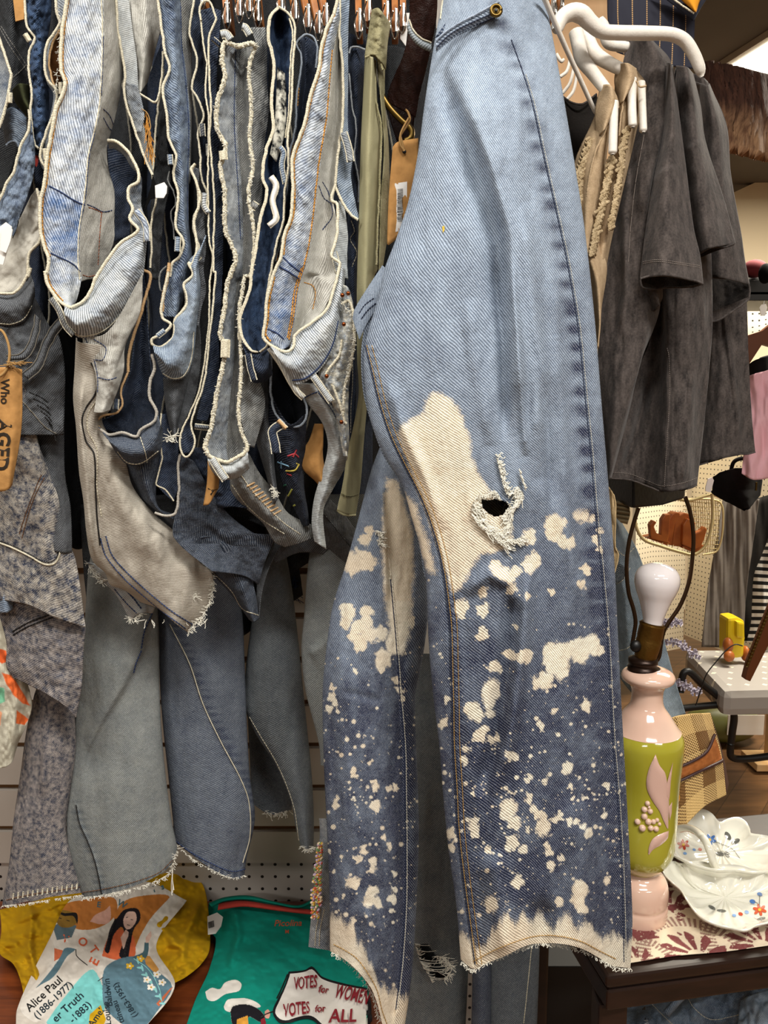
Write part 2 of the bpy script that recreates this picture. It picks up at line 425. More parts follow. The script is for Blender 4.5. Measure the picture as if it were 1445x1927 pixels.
def lathe(name, prof, mat, parent=None, seg=64, base=(0, 0, 0), axis=None, top=None):
    """prof: (r, h) list; axis from base to top if given (unit direction)"""
    ax = np.array(axis if axis is not None else (0, 0, 1.)); ax = ax/np.linalg.norm(ax)
    a = np.cross(ax, (0, 1, 0)); a /= np.linalg.norm(a); b = np.cross(ax, a); v = []; f = []
    for r, h in prof:
        for k in range(seg):
            t = 2*math.pi*k/seg; v.append(np.array(base)+ax*h+r*(math.cos(t)*a+math.sin(t)*b))
    for i in range(len(prof)-1):
        for k in range(seg):
            k2 = (k+1) % seg; f.append((i*seg+k, i*seg+k2, (i+1)*seg+k2, (i+1)*seg+k))
    f.append(tuple(range(seg))); f.append(tuple((len(prof)-1)*seg+k for k in range(seg))[::-1])
    return mesh(name, v, f, mat, parent)
def ball(name, c, r, mat, parent=None, sc=(1, 1, 1), seg=16):
    bm = bmesh.new(); bmesh.ops.create_uvsphere(bm, u_segments=seg, v_segments=seg//2+2, radius=1)
    bmesh.ops.scale(bm, vec=(r*sc[0], r*sc[1], r*sc[2]), verts=bm.verts); bmesh.ops.translate(bm, vec=c, verts=bm.verts)
    me = bpy.data.meshes.new(name); bm.to_mesh(me); bm.free(); return link(name, me, mat, parent)
def prism(name, poly, dvec, mat, parent=None, bevel=0.):
    """closed solid: world polygon pushed along dvec"""
    bm = bmesh.new(); n = len(poly); a = [bm.verts.new(p) for p in poly]; b = [bm.verts.new(np.array(p)+np.array(dvec)) for p in poly]
    bm.faces.new(a); bm.faces.new(b[::-1])
    for i in range(n): bm.faces.new((a[i], b[i], b[(i+1) % n], a[(i+1) % n]))
    bmesh.ops.recalc_face_normals(bm, faces=bm.faces)
    if bevel: bmesh.ops.bevel(bm, geom=bm.edges[:], offset=bevel, segments=2, affect='EDGES', profile=.6)
    me = bpy.data.meshes.new(name); bm.to_mesh(me); bm.free(); return link(name, me, mat, parent, False)
def pxd(px, m): return m   # readability
def finish():
    """put every Empty at the base of its thing"""
    bpy.context.view_layer.update()
    for o in [o for o in bpy.data.objects if o.type == 'EMPTY']:
        pts = []
        for c in o.children_recursive:
            if c.type == 'MESH': pts += [c.matrix_world @ Vector(b) for b in c.bound_box]
        if not pts: continue
        mn = [min(p[i] for p in pts) for i in range(3)]; mx = [max(p[i] for p in pts) for i in range(3)]
        o.location = ((mn[0]+mx[0])/2, (mn[1]+mx[1])/2, mn[2])
        for c in o.children: c.matrix_parent_inverse = Matrix.Translation(-o.location)
# ------------------------------------------------------------------ shared materials
M_edge = cloth('raw_edge_thread', '#e3dcc6', '#cfc7ae', scale=300, amt=.5, bump=.8)
M_fray = cloth('fray_thread', '#e9e6da', '#d5d2c4', scale=300)
M_blk = plain('black_paint', '#0b0a0a', .45)
M_white_pl = cloth('white_flock', '#e6e0d6', '#d9d2c6', scale=200, amt=.4, rough=.6, bump=.15)
M_chrome = plain('chrome', '#c9c6c0', .18, 1.)
M_brass = plain('brass', '#6f5a30', .38, 1.)
M_copper = plain('copper', '#8a4a28', .35, 1.)
M_wood_h = plain('hanger_wood', '#b5743a', .45, bump=.2, scale=60, col2='#8f5526')
M_card = plain('kraft_card', '#b9884c', .85, bump=.3, scale=120, col2='#a87a42')
M_twine = plain('twine', '#a8834f', .9)
M_label = plain('white_card', '#e9e6e0', .6)
M_ink = plain('black_ink', '#141313', .6)

def pegmat(name, col, pitch, r, off=(0, 0)):
    t = NT(name); sp = t.n('ShaderNodeSeparateXYZ', i0=t.n('ShaderNodeUVMap', _uv_map='UVMap').outputs[0]).outputs
    fx = t.math('SUBTRACT', t.math('FRACT', t.math('DIVIDE', sp[0], pitch)), .5); fy = t.math('SUBTRACT', t.math('FRACT', t.math('DIVIDE', sp[1], pitch)), .5)
    d = t.math('SQRT', t.math('ADD', t.math('MULTIPLY', fx, fx), t.math('MULTIPLY', fy, fy)))
    t.set(t.b.inputs['Base Color'], t.mix(t.mapr(d, r/pitch, r/pitch*1.25), srgb('#120d0a'), srgb(col))); t.b.inputs['Roughness'].default_value = .6
    return t.m
def quad(name, a, b, c, d, mat, parent=None, th=.01, kind=None):
    """thin board with metric UVs, a-b along u, a-d along v"""
    a, b, c, d = map(np.array, (a, b, c, d)); n = np.cross(b-a, d-a); n = n/np.linalg.norm(n)*th
    v = [a, b, c, d, a-n, b-n, c-n, d-n]; w, h = np.linalg.norm(b-a), np.linalg.norm(d-a)
    uv = [(0, 0), (w, 0), (w, h), (0, h)]*2
    o = mesh(name, v, [(0, 1, 2, 3), (7, 6, 5, 4), (0, 4, 5, 1), (1, 5, 6, 2), (2, 6, 7, 3), (3, 7, 4, 0)], mat, parent, smooth=False, uv=uv)
    if kind: o['kind'] = kind
    return o
def woodmat(name, c1, c2, rough=.4, sx=3, sy=40, coat=0., rot=0., plank=0):
    t = NT(name); oc = t.n('ShaderNodeTexCoord').outputs['Object']
    mp = t.n('ShaderNodeMapping'); t.set(mp.inputs[0], oc); mp.inputs['Rotation'].default_value = (0, 0, rot); mp.inputs['Scale'].default_value = (sx, sy, sy)
    n = t.noise(mp.outputs[0], 1., 5, .65)
    c = t.mix(t.mapr(n, .3, .7), srgb(c1), srgb(c2))
    if plank:
        s = t.n('ShaderNodeSeparateXYZ', i0=t.n('ShaderNodeMapping', i0=oc).outputs[0]) if 0 else None
        m2 = t.n('ShaderNodeMapping'); t.set(m2.inputs[0], oc); m2.inputs['Rotation'].default_value = (0, 0, rot)
        sp = t.n('ShaderNodeSeparateXYZ', i0=m2.outputs[0]).outputs
        q = t.math('DIVIDE', sp[1], plank); fr = t.math('FRACT', q)
        wn = t.n('ShaderNodeTexWhiteNoise', _noise_dimensions='1D'); t.set(wn.inputs['W'], t.math('FLOOR', q))
        c = t.mix(t.math('MULTIPLY', wn.outputs[0], .55), c, srgb(c1))
        c = t.mix(t.mapr(fr, 0, .03, 1, 0), c, srgb('#1c120b'))
    t.set(t.b.inputs['Base Color'], c); t.b.inputs['Roughness'].default_value = rough; t.b.inputs['Coat Weight'].default_value = coat
    t.b.inputs['Coat Roughness'].default_value = .15
    t.bump(n, .15, .001); return t.m
M_floor = woodmat('floor_wood', '#4a3220', '#8a6440', .4, 2, 22, rot=-.9, plank=.13)
M_ceil = plain('ceiling_paint', '#6d665e', .9, col2='#5d5750', scale=1.5)
M_cream = plain('cream_wall', '#e4d2b2', .9)
M_dkwall = plain('far_wall', '#8a7a66', .9)

# ------------------------------------------------------------------ the setting
def S(o): o['kind'] = 'structure'; return o
S(quad('floor', (-4, -4, 0), (6, -4, 0), (6, 7, 0), (-4, 7, 0), M_floor, th=.05))
S(quad('ceiling', (-4, 7, 2.78), (6, 7, 2.78), (6, -4, 2.78), (-4, -4, 2.78), M_ceil, th=.05))
S(quad('wall_far', (-4, 5.6, 0), (6, 5.6, 0), (6, 5.6, 2.78), (-4, 5.6, 2.78), M_cream, th=.05))
S(quad('wall_right', (5.2, 5.6, 0), (5.2, -4, 0), (5.2, -4, 2.78), (5.2, 5.6, 2.78), M_cream, th=.05))
WY = 1.34; WX1 = .34
gz = [P(400, y, WY)[2] for y in (1403, 1485, 1560)]; step = (gz[0]-gz[2])/2
pegtop = P(400, 1624, WY)[2]; SHZ = P(400, 1692, WY)[2]
t_sl = plain('slat_board', '#c3bcb2', .45, col2='#b8b0a6', scale=6); t_gr = plain('slat_groove', '#6d4a26', .7)
v = []; f = []; mi = []
def addbox(x0, x1, y0, y1, z0, z1, m):
    b = len(v); v.extend([(x, y, z) for z in (z0, z1) for y in (y0, y1) for x in (x0, x1)])
    for q in ((0, 1, 3, 2), (4, 6, 7, 5), (0, 4, 5, 1), (2, 3, 7, 6), (0, 2, 6, 4), (1, 5, 7, 3)): f.append(tuple(b+i for i in q)); mi.append(m)
zz = gz[2]; edges = [pegtop]
while zz < 2.3: edges.append(zz); zz += step
for a, b in zip(edges[:-1], edges[1:]): addbox(-1.9, WX1, WY, WY+.02, a+(.006 if a != pegtop else 0), b-.006, 0)
addbox(-1.9, WX1, WY+.012, WY+.03, pegtop, edges[-1], 1)
S(mesh('wall_back', v, f, [t_sl, t_gr], smooth=False, mi=mi))
S(quad('wall_back_pegboard', (-1.9, WY+.006, SHZ-.3), (WX1, WY+.006, SHZ-.3), (WX1, WY+.006, pegtop), (-1.9, WY+.006, pegtop), pegmat('peg_grey', '#b9b3ab', .0254, .0028), th=.008))

# ceiling lamps
M_lit = plain('lit_diffuser', '#fff6e0', .5, emit=7.)
M_alu = plain('lamp_frame', '#d8d2c4', .4)
def troffer(cx, cy, w, l, rot, label, zc=2.78):
    t = thing('ceiling_light', label, 'light', 'ceiling lights')
    r = Matrix.Rotation(rot, 3, 'Z')
    q = lambda x, y, z: np.array(r @ Vector((x, y, 0)))+np.array([cx, cy, z])
    hexa('frame', [q(-w/2-.03, -l/2-.03, zc-.025), q(w/2+.03, -l/2-.03, zc-.025), q(w/2+.03, l/2+.03, zc-.025), q(-w/2-.03, l/2+.03, zc-.025),
                   q(-w/2-.03, -l/2-.03, zc-.001), q(w/2+.03, -l/2-.03, zc-.001), q(w/2+.03, l/2+.03, zc-.001), q(-w/2-.03, l/2+.03, zc-.001)], M_alu, t)
    hexa('diffuser', [q(-w/2, -l/2, zc-.03), q(w/2, -l/2, zc-.03), q(w/2, l/2, zc-.03), q(-w/2, l/2, zc-.03),
                      q(-w/2, -l/2, zc-.02), q(w/2, -l/2, zc-.02), q(w/2, l/2, zc-.02), q(-w/2, l/2, zc-.02)], M_lit, t)
    return t
a = Pz(1363, 134, 2.75); b = Pz(1445, 76, 2.75); c_ = Pz(1445, 147, 2.75)
# visible troffer: near-left corner at a
dirw = (c_-a); dl = (b-a); ang = math.atan2(dirw[1], dirw[0])
w_ = 1.2; l_ = .6
ctr = a[:2]+np.array([math.cos(ang), math.sin(ang)])*w_/2+np.array([-math.sin(ang), math.cos(ang)])*l_/2*(-1 if (dl[0]*-math.sin(ang)+dl[1]*math.cos(ang)) < 0 else 1)
troffer(ctr[0], ctr[1], w_, l_, ang, 'bright white rectangular ceiling light panel at top right')

# ------------------------------------------------------------------ right: side table with lamp, purse, dishes
TZ = .80
M_tbl = woodmat('dark_walnut', '#170c07', '#2d1a12', 0.42, 6, 40, coat=.08)
c0 = Pz(1142, 1838, TZ); c1 = Pz(1445, 1798, TZ); e = (c1-c0)/np.linalg.norm(c1-c0); nrm = np.array([-e[1], e[0], 0])
bk = nrm*.30
cL = c0; cR = c0+e*.62
tb = thing('side_table', 'dark stained wooden table with moulded edge under the lamp and dishes', 'table')
def slab(name, z0, z1, inset, parent=tb, bev=.004):
    q = [cL+e*inset+nrm*inset, cR-e*inset+nrm*inset, cR-e*inset+bk-nrm*inset, cL+e*inset+bk-nrm*inset]
    return hexa(name, [np.array([p[0], p[1], z0]) for p in q]+[np.array([p[0], p[1], z1]) for p in q], M_tbl, parent, bev)
slab('tabletop', TZ-.016, TZ, 0); slab('edge_moulding', TZ-.022, TZ-.0155, .006, bev=.002); slab('apron', TZ-.048, TZ-.0215, .003, bev=.003)
for i, (p, q) in enumerate(((.02, .03), (.58, .03), (.02, .27), (.58, .27))):
    b0 = cL+e*p+nrm*q; box('leg', (b0[0], b0[1], (TZ-.05)/2), (.035, .035, TZ-.05), M_tbl, tb, .004)
def T(px, py, dz=0.): return Pz(px, py, TZ+dz)

# red and cream runner
def run_paint(px, py, pc):
    return pc
M_run = None
def runner():
    t = NT('runner_print'); uv = t.n('ShaderNodeUVMap', _uv_map='UVMap').outputs[0]
    oc = t.n('ShaderNodeTexCoord').outputs['Object']; n = t.noise(oc, 400, 2)
    at = t.n('ShaderNodeAttribute', _attribute_name='paint')
    c = t.mix(at.outputs['Alpha'], srgb('#d9c9ae'), srgb('#6b101c'))
    c = t.mix(t.math('MULTIPLY', n, .12), c, srgb('#e6dcc8')); t.set(t.b.inputs['Base Color'], c); t.b.inputs['Roughness'].default_value = .95
    t.bump(n, .5, .001)
    L = cv('K', [(180, 1560), (230, 1300), (300, 1050), (420, 900)]); R_ = cv('K', [(1160, 1432), (1300, 1300), (1400, 1150), (1400, 900)])
    M_ = cv('K', [(560, 1500), (640, 1250), (700, 1050), (760, 900)]); M2 = cv('K', [(870, 1472), (960, 1250), (1000, 1050), (1100, 900)])
    def pt(px, py, pc):
        # frond rosettes in the plane of the cloth
        w = Pz(px, py, TZ); x = (w-c0) @ e; y = (w-c0) @ nrm; a = np.zeros(len(px))
        for cx, cy, R0, ph in ((.045, .012, .034, .2), (.125, .012, .045, 0), (.215, .015, .045, .1), (.30, .02, .04, 0), (.05, .085, .035, .6), (.14, .10, .045, .3), (.24, .11, .04, 0)):
            dx, dy = x-cx, y-cy; r = np.hypot(dx, dy); th = np.arctan2(dy, dx)
            pet = (np.sin(th*11+ph*6+np.sin(r*160)*.5) > -.25) & (r > .012) & (r < R0*(.8+.2*np.abs(np.sin(th*5.5)))) & (th > -.1)
            a = np.maximum(a, pet)
            ring = (r > R0*1.22) & (r < R0*1.62) & (np.sin(th*60) > 0) & (th > .1)
            a = np.maximum(a, ring*.75)
        vein = (fbm(x*60, y*60, 5) > .22) & (y > .05); a = np.maximum(a, vein)
        pc[:, 3] = np.where(fbm(x*300, y*300, 9) > -.45, a, 0); return pc
    s = loft(None, 'table_runner', t.m, [L, M_, M2, R_], n=(420, 150), zmode=True, nz=(.0012, 25, 25), paint=pt, solid=.001)
    v = s.V; s.o.location = (0, 0, 0)
    return s
# zmode heights: the depth column is z
_cv = cv
def cvz(reg, pts, z0, z1=None): return _cv(reg, pts, z0, z1)
def _cvk(reg, pts): return _cv(reg, pts, TZ+.0035)
cv_backup = cv
cv = lambda reg, pts, *a: _cvk(reg, pts) if not a and isinstance(reg, str) else _cv(reg, pts, *a)
rn = runner(); cv = cv_backup
tag(rn.o, 'red and cream leaf print cloth runner on the dark table', 'runner')

# lamp
M_pinkc = plain('pink_ceramic', '#e6c6b2', .12, coat=.6, scale=15, col2='#e0b9a4'); M_greenc = plain('green_ceramic', '#b3ad3c', .12, coat=.7, scale=10, col2='#a39c2c')
lb = T(1199, 1722); YB = lb[1]
def hz(py): return P(1200, py, YB)[2]-TZ
def rp(hw, py): return hw*np.linalg.norm(P(1200, py, YB)-np.array([0, 0, CAMZ]))/F/ (1/np.cos(math.atan((py-963.5)/F)))
def prof(l): return [(rp(h, y), hz(y)) for y, h in l]
def smoothp(p, n=6):
    a = cat(np.array(p), n*len(p), 'chord'); return [tuple(x) for x in a]
lamp = thing('table_lamp', 'green and pink ceramic table lamp without shade beside the bleached jeans', 'lamp')
hb = hz(1722)
lathe('lamp_foot', smoothp([(.001, .0)]+[(rp(h, y), hz(y)-hb+.0) for y, h in ((1722, 46), (1718, 50), (1697, 51), (1692, 49), (1684, 51), (1665, 51), (1650, 46), (1640, 36), (1632, 32), (1625, 36))]), M_pinkc, lamp, base=lb)
body = lathe('lamp_body', smoothp([(rp(h, y), hz(y)-hb) for y, h in ((1630, 34), (1622, 42), (1608, 52), (1590, 58), (1560, 60), (1520, 60), (1470, 61), (1430, 64), (1400, 66), (1385, 65), (1368, 57), (1364, 52))]), M_greenc, lamp, base=lb)
lathe('lamp_neck', smoothp([(rp(h, y), hz(y)-hb) for y, h in ((1372, 60), (1364, 54), (1345, 42), (1325, 29), (1300, 27), (1288, 32), (1280, 43), (1273, 46), (1265, 42), (1259, 30), (1257, 20))]), M_pinkc, lamp, base=lb)
def at_py(px, py, dd=0.): return P(px, py, YB+dd)
lathe('lamp_cap', [(r_, h_) for r_, h_ in ((.004, -.002), (.0185, -.002), (.0185, .006), (.0165, .007), (.0165, .010), (.018, .011), (.018, .016), (.012, .019), (.004, .02))], plain('bronze_cap', '#2b1c14', .35, .6), lamp, base=at_py(1209, 1263))
sb = at_py(1212, 1246); st = at_py(1228, 1172); ax = st-sb; LL = np.linalg.norm(ax)
sk = lathe('lamp_socket', [(.006, -.004), (.012, 0), (.0135, .008), (.0145, LL*.3), (.0155, LL*.55), (.0148, LL*.6), (.0155, LL*.66), (.0150, LL*.92), (.016, LL*.96), (.0135, LL)], plain('old_brass', '#70501f', .4, .8, bump=.3, scale=200), lamp, base=sb, axis=ax)
ball('switch_knob', at_py(1196, 1216, -.006), .006, M_blk, lamp, (1.2, 1, 1.3))
bt = at_py(1240, 1060); bx = bt-st; BL = np.linalg.norm(bx)
bulb = thing('light_bulb', 'white opal light bulb screwed into the brass socket', 'bulb')
lathe('glass', smoothp([(.0115, -.004), (.0122, BL*.06), (.0150, BL*.2), (.0195, BL*.38), (.0245, BL*.54), (.0270, BL*.68), (.0258, BL*.82), (.0195, BL*.93), (.008, BL*.995), (.001, BL)], 7), plain('opal_glass', '#e6dedd', .08, coat=.8, spec=.7), bulb, base=st, axis=bx)
hp = []
for pts in ([(237, 215), (200, 330), (165, 480), (150, 650), (165, 830), (200, 950), (215, 1040), (205, 1120), (190, 1210)], [(575, 135), (612, 250), (635, 420), (625, 600), (600, 760), (540, 920), (460, 1040), (420, 1110), (400, 1200), (380, 1310), (330, 1345)]):
    c = cat(cv('I', pts, YB, YB), 50); hp.append(P(c[:, 0], c[:, 1], c[:, 2]))
tube('harp', hp, .0026, plain('harp_wire', '#3a2716', .35, .7), lamp, seg=8)
bb = bvh(body)
decal(lamp, 'leaf_relief', bb, [('K', [(445, 232), (470, 300), (505, 350), (520, 440), (530, 560), (525, 640), (522, 700), (500, 660), (470, 590), (430, 530), (395, 460), (388, 400), (405, 320)], '#dcb6a6', 0), ('K', [(553, 280), (540, 400), (528, 520), (512, 500), (515, 420)], '#d8b0a0', .0003),
      ('K', [(528, 560), (548, 530), (545, 600), (532, 650)], '#d8b0a0', .0003), ('K', [(528, 712), (520, 760), (480, 800), (430, 830), (402, 862), (405, 810), (430, 760), (480, 730)], '#dcb6a6', 0)], vcol('pink_relief', .2, .5, .5), step=3, relief=.0022)
for i, (x, y, r) in enumerate(((395, 540, 17), (375, 578, 20), (412, 590, 18), (375, 622, 21), (332, 655, 20), (400, 655, 21), (432, 655, 17), (455, 645, 14), (362, 695, 23), (415, 695, 19), (448, 700, 19), (405, 565, 10), (470, 670, 12))):
    p = cast(bb, *[np.array([k]) for k in (1100+x/3.339, 1350+y/3.339)], 0)[0]; ball('berry', p, r/3.339*.00064, M_pinkc, lamp, seg=12)

# purse behind the lamp
M_straw = None
def straw():
    t = NT('straw_plaid'); uv = t.n('ShaderNodeUVMap', _uv_map='UVMap').outputs[0]; sp = t.n('ShaderNodeSeparateXYZ', i0=uv).outputs
    cx = t.math('GREATER_THAN', t.math('FRACT', t.math('DIVIDE', sp[0], .062)), .5); cy = t.math('GREATER_THAN', t.math('FRACT', t.math('DIVIDE', sp[1], .062)), .5)
    s1 = t.math('MULTIPLY', cx, cy); s2 = t.math('SUBTRACT', t.math('MAXIMUM', cx, cy), s1)
    wx = t.math('SINE', t.math('MULTIPLY', sp[0], 6.2832/.0052)); wy = t.math('SINE', t.math('MULTIPLY', sp[1], 6.2832/.0044)); w = t.math('MULTIPLY', wx, wy)
    tan_, br = srgb('#e2bd7c'), srgb('#7b5526')
    c = t.mix(s1, tan_, br); c2 = t.mix(t.math('GREATER_THAN', w, .12), tan_, srgb('#6a4820')); c = t.mix(s2, c, c2)
    sh = t.mix(t.mapr(w, -1, 1, 0, .35), c, srgb('#b98d4f')); c = t.mix(t.math('SUBTRACT', 1, s2), c, t.mix(t.mapr(w, -.3, 1, 0, .3), c, srgb('#8a6431')))
    t.set(t.b.inputs['Base Color'], c); t.b.inputs['Roughness'].default_value = .8; t.bump(w, .6, .002); return t.m
M_straw = straw(); M_tan = plain('tan_suede', '#a8632c', .75, bump=.2, scale=150, col2='#94531f'); M_pipe = plain('dark_piping', '#35191a', .5)
pu = thing('handbag', 'woven straw plaid handbag with a tan flap behind the lamp', 'handbag'); DP = 1.09
fr = loft(pu, 'bag_body', M_straw, [cv('K', [(380, 150), (400, 380), (430, 800)], DP, DP), cv('K', [(520, 18), (545, 320), (565, 740)], DP-.035, DP-.05), cv('K', [(650, -20), (720, 260), (740, 565)], DP-.03, DP-.045), cv('K', [(785, -28), (855, 240), (885, 485)], DP, DP-.01)], n=(60, 60), nz=(.002, 40, 40), solid=.003)
loft(pu, 'side_gusset', M_pipe, [cv('K', [(785, -28), (855, 240), (885, 485)], DP, DP-.01), cv('K', [(812, 60), (868, 250), (900, 420)], DP+.05, DP+.04)], n=(6, 30), solid=.003)
loft(pu, 'back_panel', M_straw, [cv('K', [(380, 150), (430, 650)], DP+.05, DP+.04), cv('K', [(812, 60), (868, 250), (900, 420)], DP+.05, DP+.04)], n=(10, 20), solid=.003)
fb = bvh(fr)
fl = decal(pu, 'flap', fb, [('K', [(400, 370), (545, 325), (680, 265), (758, 210), (806, 112), (830, 170), (862, 262), (700, 338), (548, 408), (400, 450)], '#a8632c', 0, 'hard')], M_tan, off=.004, step=5)
for nm, pts in (('flap_piping', [(390, 375), (545, 325), (680, 265), (758, 210), (806, 108)]), ('lower_piping', [(390, 452), (548, 412), (700, 342), (864, 266)])):
    c = cat(np.array(Z('K', pts)), 40); tube(nm, cast(fb, c[:, 0], c[:, 1], .006), .0022, M_pipe, pu)
ball('clasp', P(1100+560/3.339, 1350+505/3.339, DP-.062), .009, plain('amber', '#d9901e', .2, coat=.5), pu, (1, .6, 1.3))

# leaf dish with two lobes
M_por = plain('porcelain', '#dedccf', .08, coat=.7, spec=.6)
dish = thing('leaf_dish', 'white porcelain two lobed leaf dish with painted flowers on the runner', 'dish')
def lobe(rim, ctr, zr, zc, name, under=.012):
    a = np.array(Z('K', rim)); n = 180; a = cat(np.r_[a, a[:1]], n+1)[:-1]; c = np.array(Z('K', [ctr])[0]); cw = Pz(c[0], c[1], TZ+zc)
    th = np.arange(n)/n*2*math.pi; zz = TZ+zr[0]+zr[1]*np.sin(th+zr[2])+.002*np.sin(th*9)
    rw = Pz(a[:, 0], a[:, 1], zz); V = []; prof_ = ((1, 0), (.985, .0008), (.93, -.004), (.85, -.011), (.72, -.018), (.55, -.022), (.35, -.0235), (.15, -.024), (.0, -.024))
    H0 = zr[0]-zc
    rows = []
    for s, h in prof_:
        k = h/-.024; q = cw[None, :2]+(rw[:, :2]-cw[None, :2])*s; z = rw[:, 2]*(1-k)+(TZ+zc)*k+ .0014*np.sin(th*14)*s*(1-s)*4*(k > 0)
        rows.append(np.c_[q, z])
    low = []
    for s, h in prof_[::-1]:
        k = h/-.024; q = cw[None, :2]+(rw[:, :2]-cw[None, :2])*(s*.985); z = rw[:, 2]*(1-k)+(TZ+zc)*k-.0035; low.append(np.c_[q, z])
    allr = rows+low; m = len(allr); V = np.concatenate(allr); f = []
    for i in range(m-1):
        for k in range(n):
            k2 = (k+1) % n; f.append((i*n+k, i*n+k2, (i+1)*n+k2, (i+1)*n+k))
    for k in range(n): k2 = (k+1) % n; f.append(((m-1)*n+k, (m-1)*n+k2, k2, k))
    return mesh(name, V, f, M_por, dish)
l1 = lobe([(520, 600), (575, 610), (622, 632), (650, 605), (700, 580), (750, 578), (800, 605), (850, 657), (890, 640), (960, 626), (1010, 650), (1040, 700), (1045, 725), (1110, 738), (1200, 760), (1270, 850), (1200, 950), (1080, 975), (950, 960), (830, 960), (700, 930), (600, 890), (540, 850), (515, 760)], (860, 850), (.040, .012, 2.6), .012, 'back_lobe')
l2 = lobe([(512, 915), (488, 968), (540, 1030), (600, 1085), (640, 1150), (720, 1250), (820, 1300), (900, 1320), (1015, 1340), (1080, 1310), (1200, 1270), (1300, 1120), (1250, 1000), (1100, 965), (960, 930), (830, 925), (700, 905), (600, 920), (560, 905)], (880, 1130), (.034, .008, 2.2), .008, 'front_lobe')
c = cat(cv('K', [(530, 745), (580, 705), (640, 695), (700, 715), (755, 770), (790, 850), (815, 930), (850, 965)], 1., 1.), 40)
w = np.stack([Pz(np.array([x]), np.array([y]), np.array([TZ+.03+.045*math.sin(math.pi*min(1, i/39*1.0))]))[0] for i, (x, y, _) in enumerate(c)])
tube('twig_handle', w, .0055*(1+.0*np.arange(40)), M_por, dish, seg=10)
c = cat(cv('K', [(600, 1010), (680, 960), (760, 985), (850, 965), (930, 985), (1000, 1010)], 1., 1.), 30)
d1, d2 = bvh(l1), bvh(l2); dall = bvh(l1, l2)
def blob(reg, x, y, rx, ry, rot, col, lay=0.0002):
    t = np.linspace(0, 2*math.pi, 11)[:-1]; X = rx*np.cos(t); Y = ry*np.sin(t); cr, sr = math.cos(rot), math.sin(rot)
    return (reg, [(x+a*cr-b*sr, y+a*sr+b*cr) for a, b in zip(X, Y)], col, lay)
fls = []
for x, y, s, col in ((785, 770, 1., '#4d79bb'), (620, 800, .9, '#b3402b'), (1100, 1210, 1., '#c2512c')):
    for k in range(6): a = k*1.047+.3; fls.append(blob('K', x+26*s*math.cos(a), y+20*s*math.sin(a), 19*s, 10*s, a, col))
    fls.append(blob('K', x, y, 10, 9, 0, '#e2b93a', .0005))
for x, y, rx, ry, a in ((900, 745, 30, 15, 1.0), (950, 780, 28, 15, -.5), (850, 858, 26, 12, .2), (895, 860, 22, 13, .9), (800, 1195, 25, 10, .5), (860, 1215, 30, 8, .1), (1110, 1265, 28, 7, -.2)): fls.append(blob('K', x, y, rx, ry, a, '#5c5d58'))
for x, y, r, col in ((725, 830, 13, '#c04a2c'), (688, 832, 11, '#6f97cc'), (980, 1236, 15, '#c04a2c'), (1055, 1158, 19, '#4f78b5'), (1100, 1112, 17, '#4f78b5'), (1018, 1225, 15, '#7aa0d2'), (940, 1245, 13, '#7aa0d2'), (630, 855, 12, '#7aa0d2')): fls.append(blob('K', x, y, r, r*.7, .3, col))
decal(dish, 'painted_flowers', dall, fls, vcol('glaze_paint', .15, .5, .5), off=.0004, step=5)
stitch(dish, dall, 'K', [[(800, 775), (870, 800), (930, 830), (978, 890)], [(1060, 1155), (1090, 1170)], [(1100, 1120), (1098, 1190)]], plain('glaze_line', '#6f706a', .3), r=.0004, solid=True, name='painted_stems')

# black bag above the lamp
bg = thing('handbag', 'black leather box shaped bag hanging below the grey tee hem above the lamp', 'handbag')
M_lea = plain('black_leather', '#191818', .38, bump=.2, scale=200, col2='#100f0f')
DB = 1.0
fbx = [P(1140+x/3.853, 900+y/3.853, d_) for x, y, d_ in ((195, 222, DB), (420, 195, DB+.02), (575, 150, DB+.05), (585, -60, DB+.05), (195, -80, DB))]
prism('bag_body', [fbx[0], fbx[1], fbx[2], fbx[3], fbx[4]], (-.01, .12, .01), M_lea, bg, .004)
prism('side_gusset', [P(1140+x/3.853, 900+y/3.853, d_) for x, y, d_ in ((193, 222, DB), (60, 165, DB+.09), (40, 100, DB+.1), (55, -80, DB+.1), (193, -80, DB))], (.01, .03, 0), M_lea, bg, .003)

# ------------------------------------------------------------------ background, right
BW = []
M_pegw = pegmat('peg_white', '#d9cdb4', .0254, .0032)
def Q(reg, x, y, d): ox, oy, s = REG[reg]; return P(ox+x/s, oy+y/s, d)
g1 = S(quad('wall_right_pegboard', Q('I', 200, 1300, 3.6), Q('I', 560, 1230, 3.9), P(1140+560/3.853, 900, 3.9)*[1, 1, 0]+[0, 0, 1.9], P(1140+200/3.853, 900, 3.6)*[1, 1, 0]+[0, 0, 1.9], M_pegw, th=.02))
q0 = Q('I', 560, 1230, 3.9); q1 = Q('I', 1200, 1260, 3.2)
g2 = S(quad('wall_right_pegboard_side', (q0[0], q0[1], .3), (q1[0]+.1, q1[1], .3), (q1[0]+.1, q1[1], 1.62), (q0[0], q0[1], 1.62), M_pegw, th=.02))
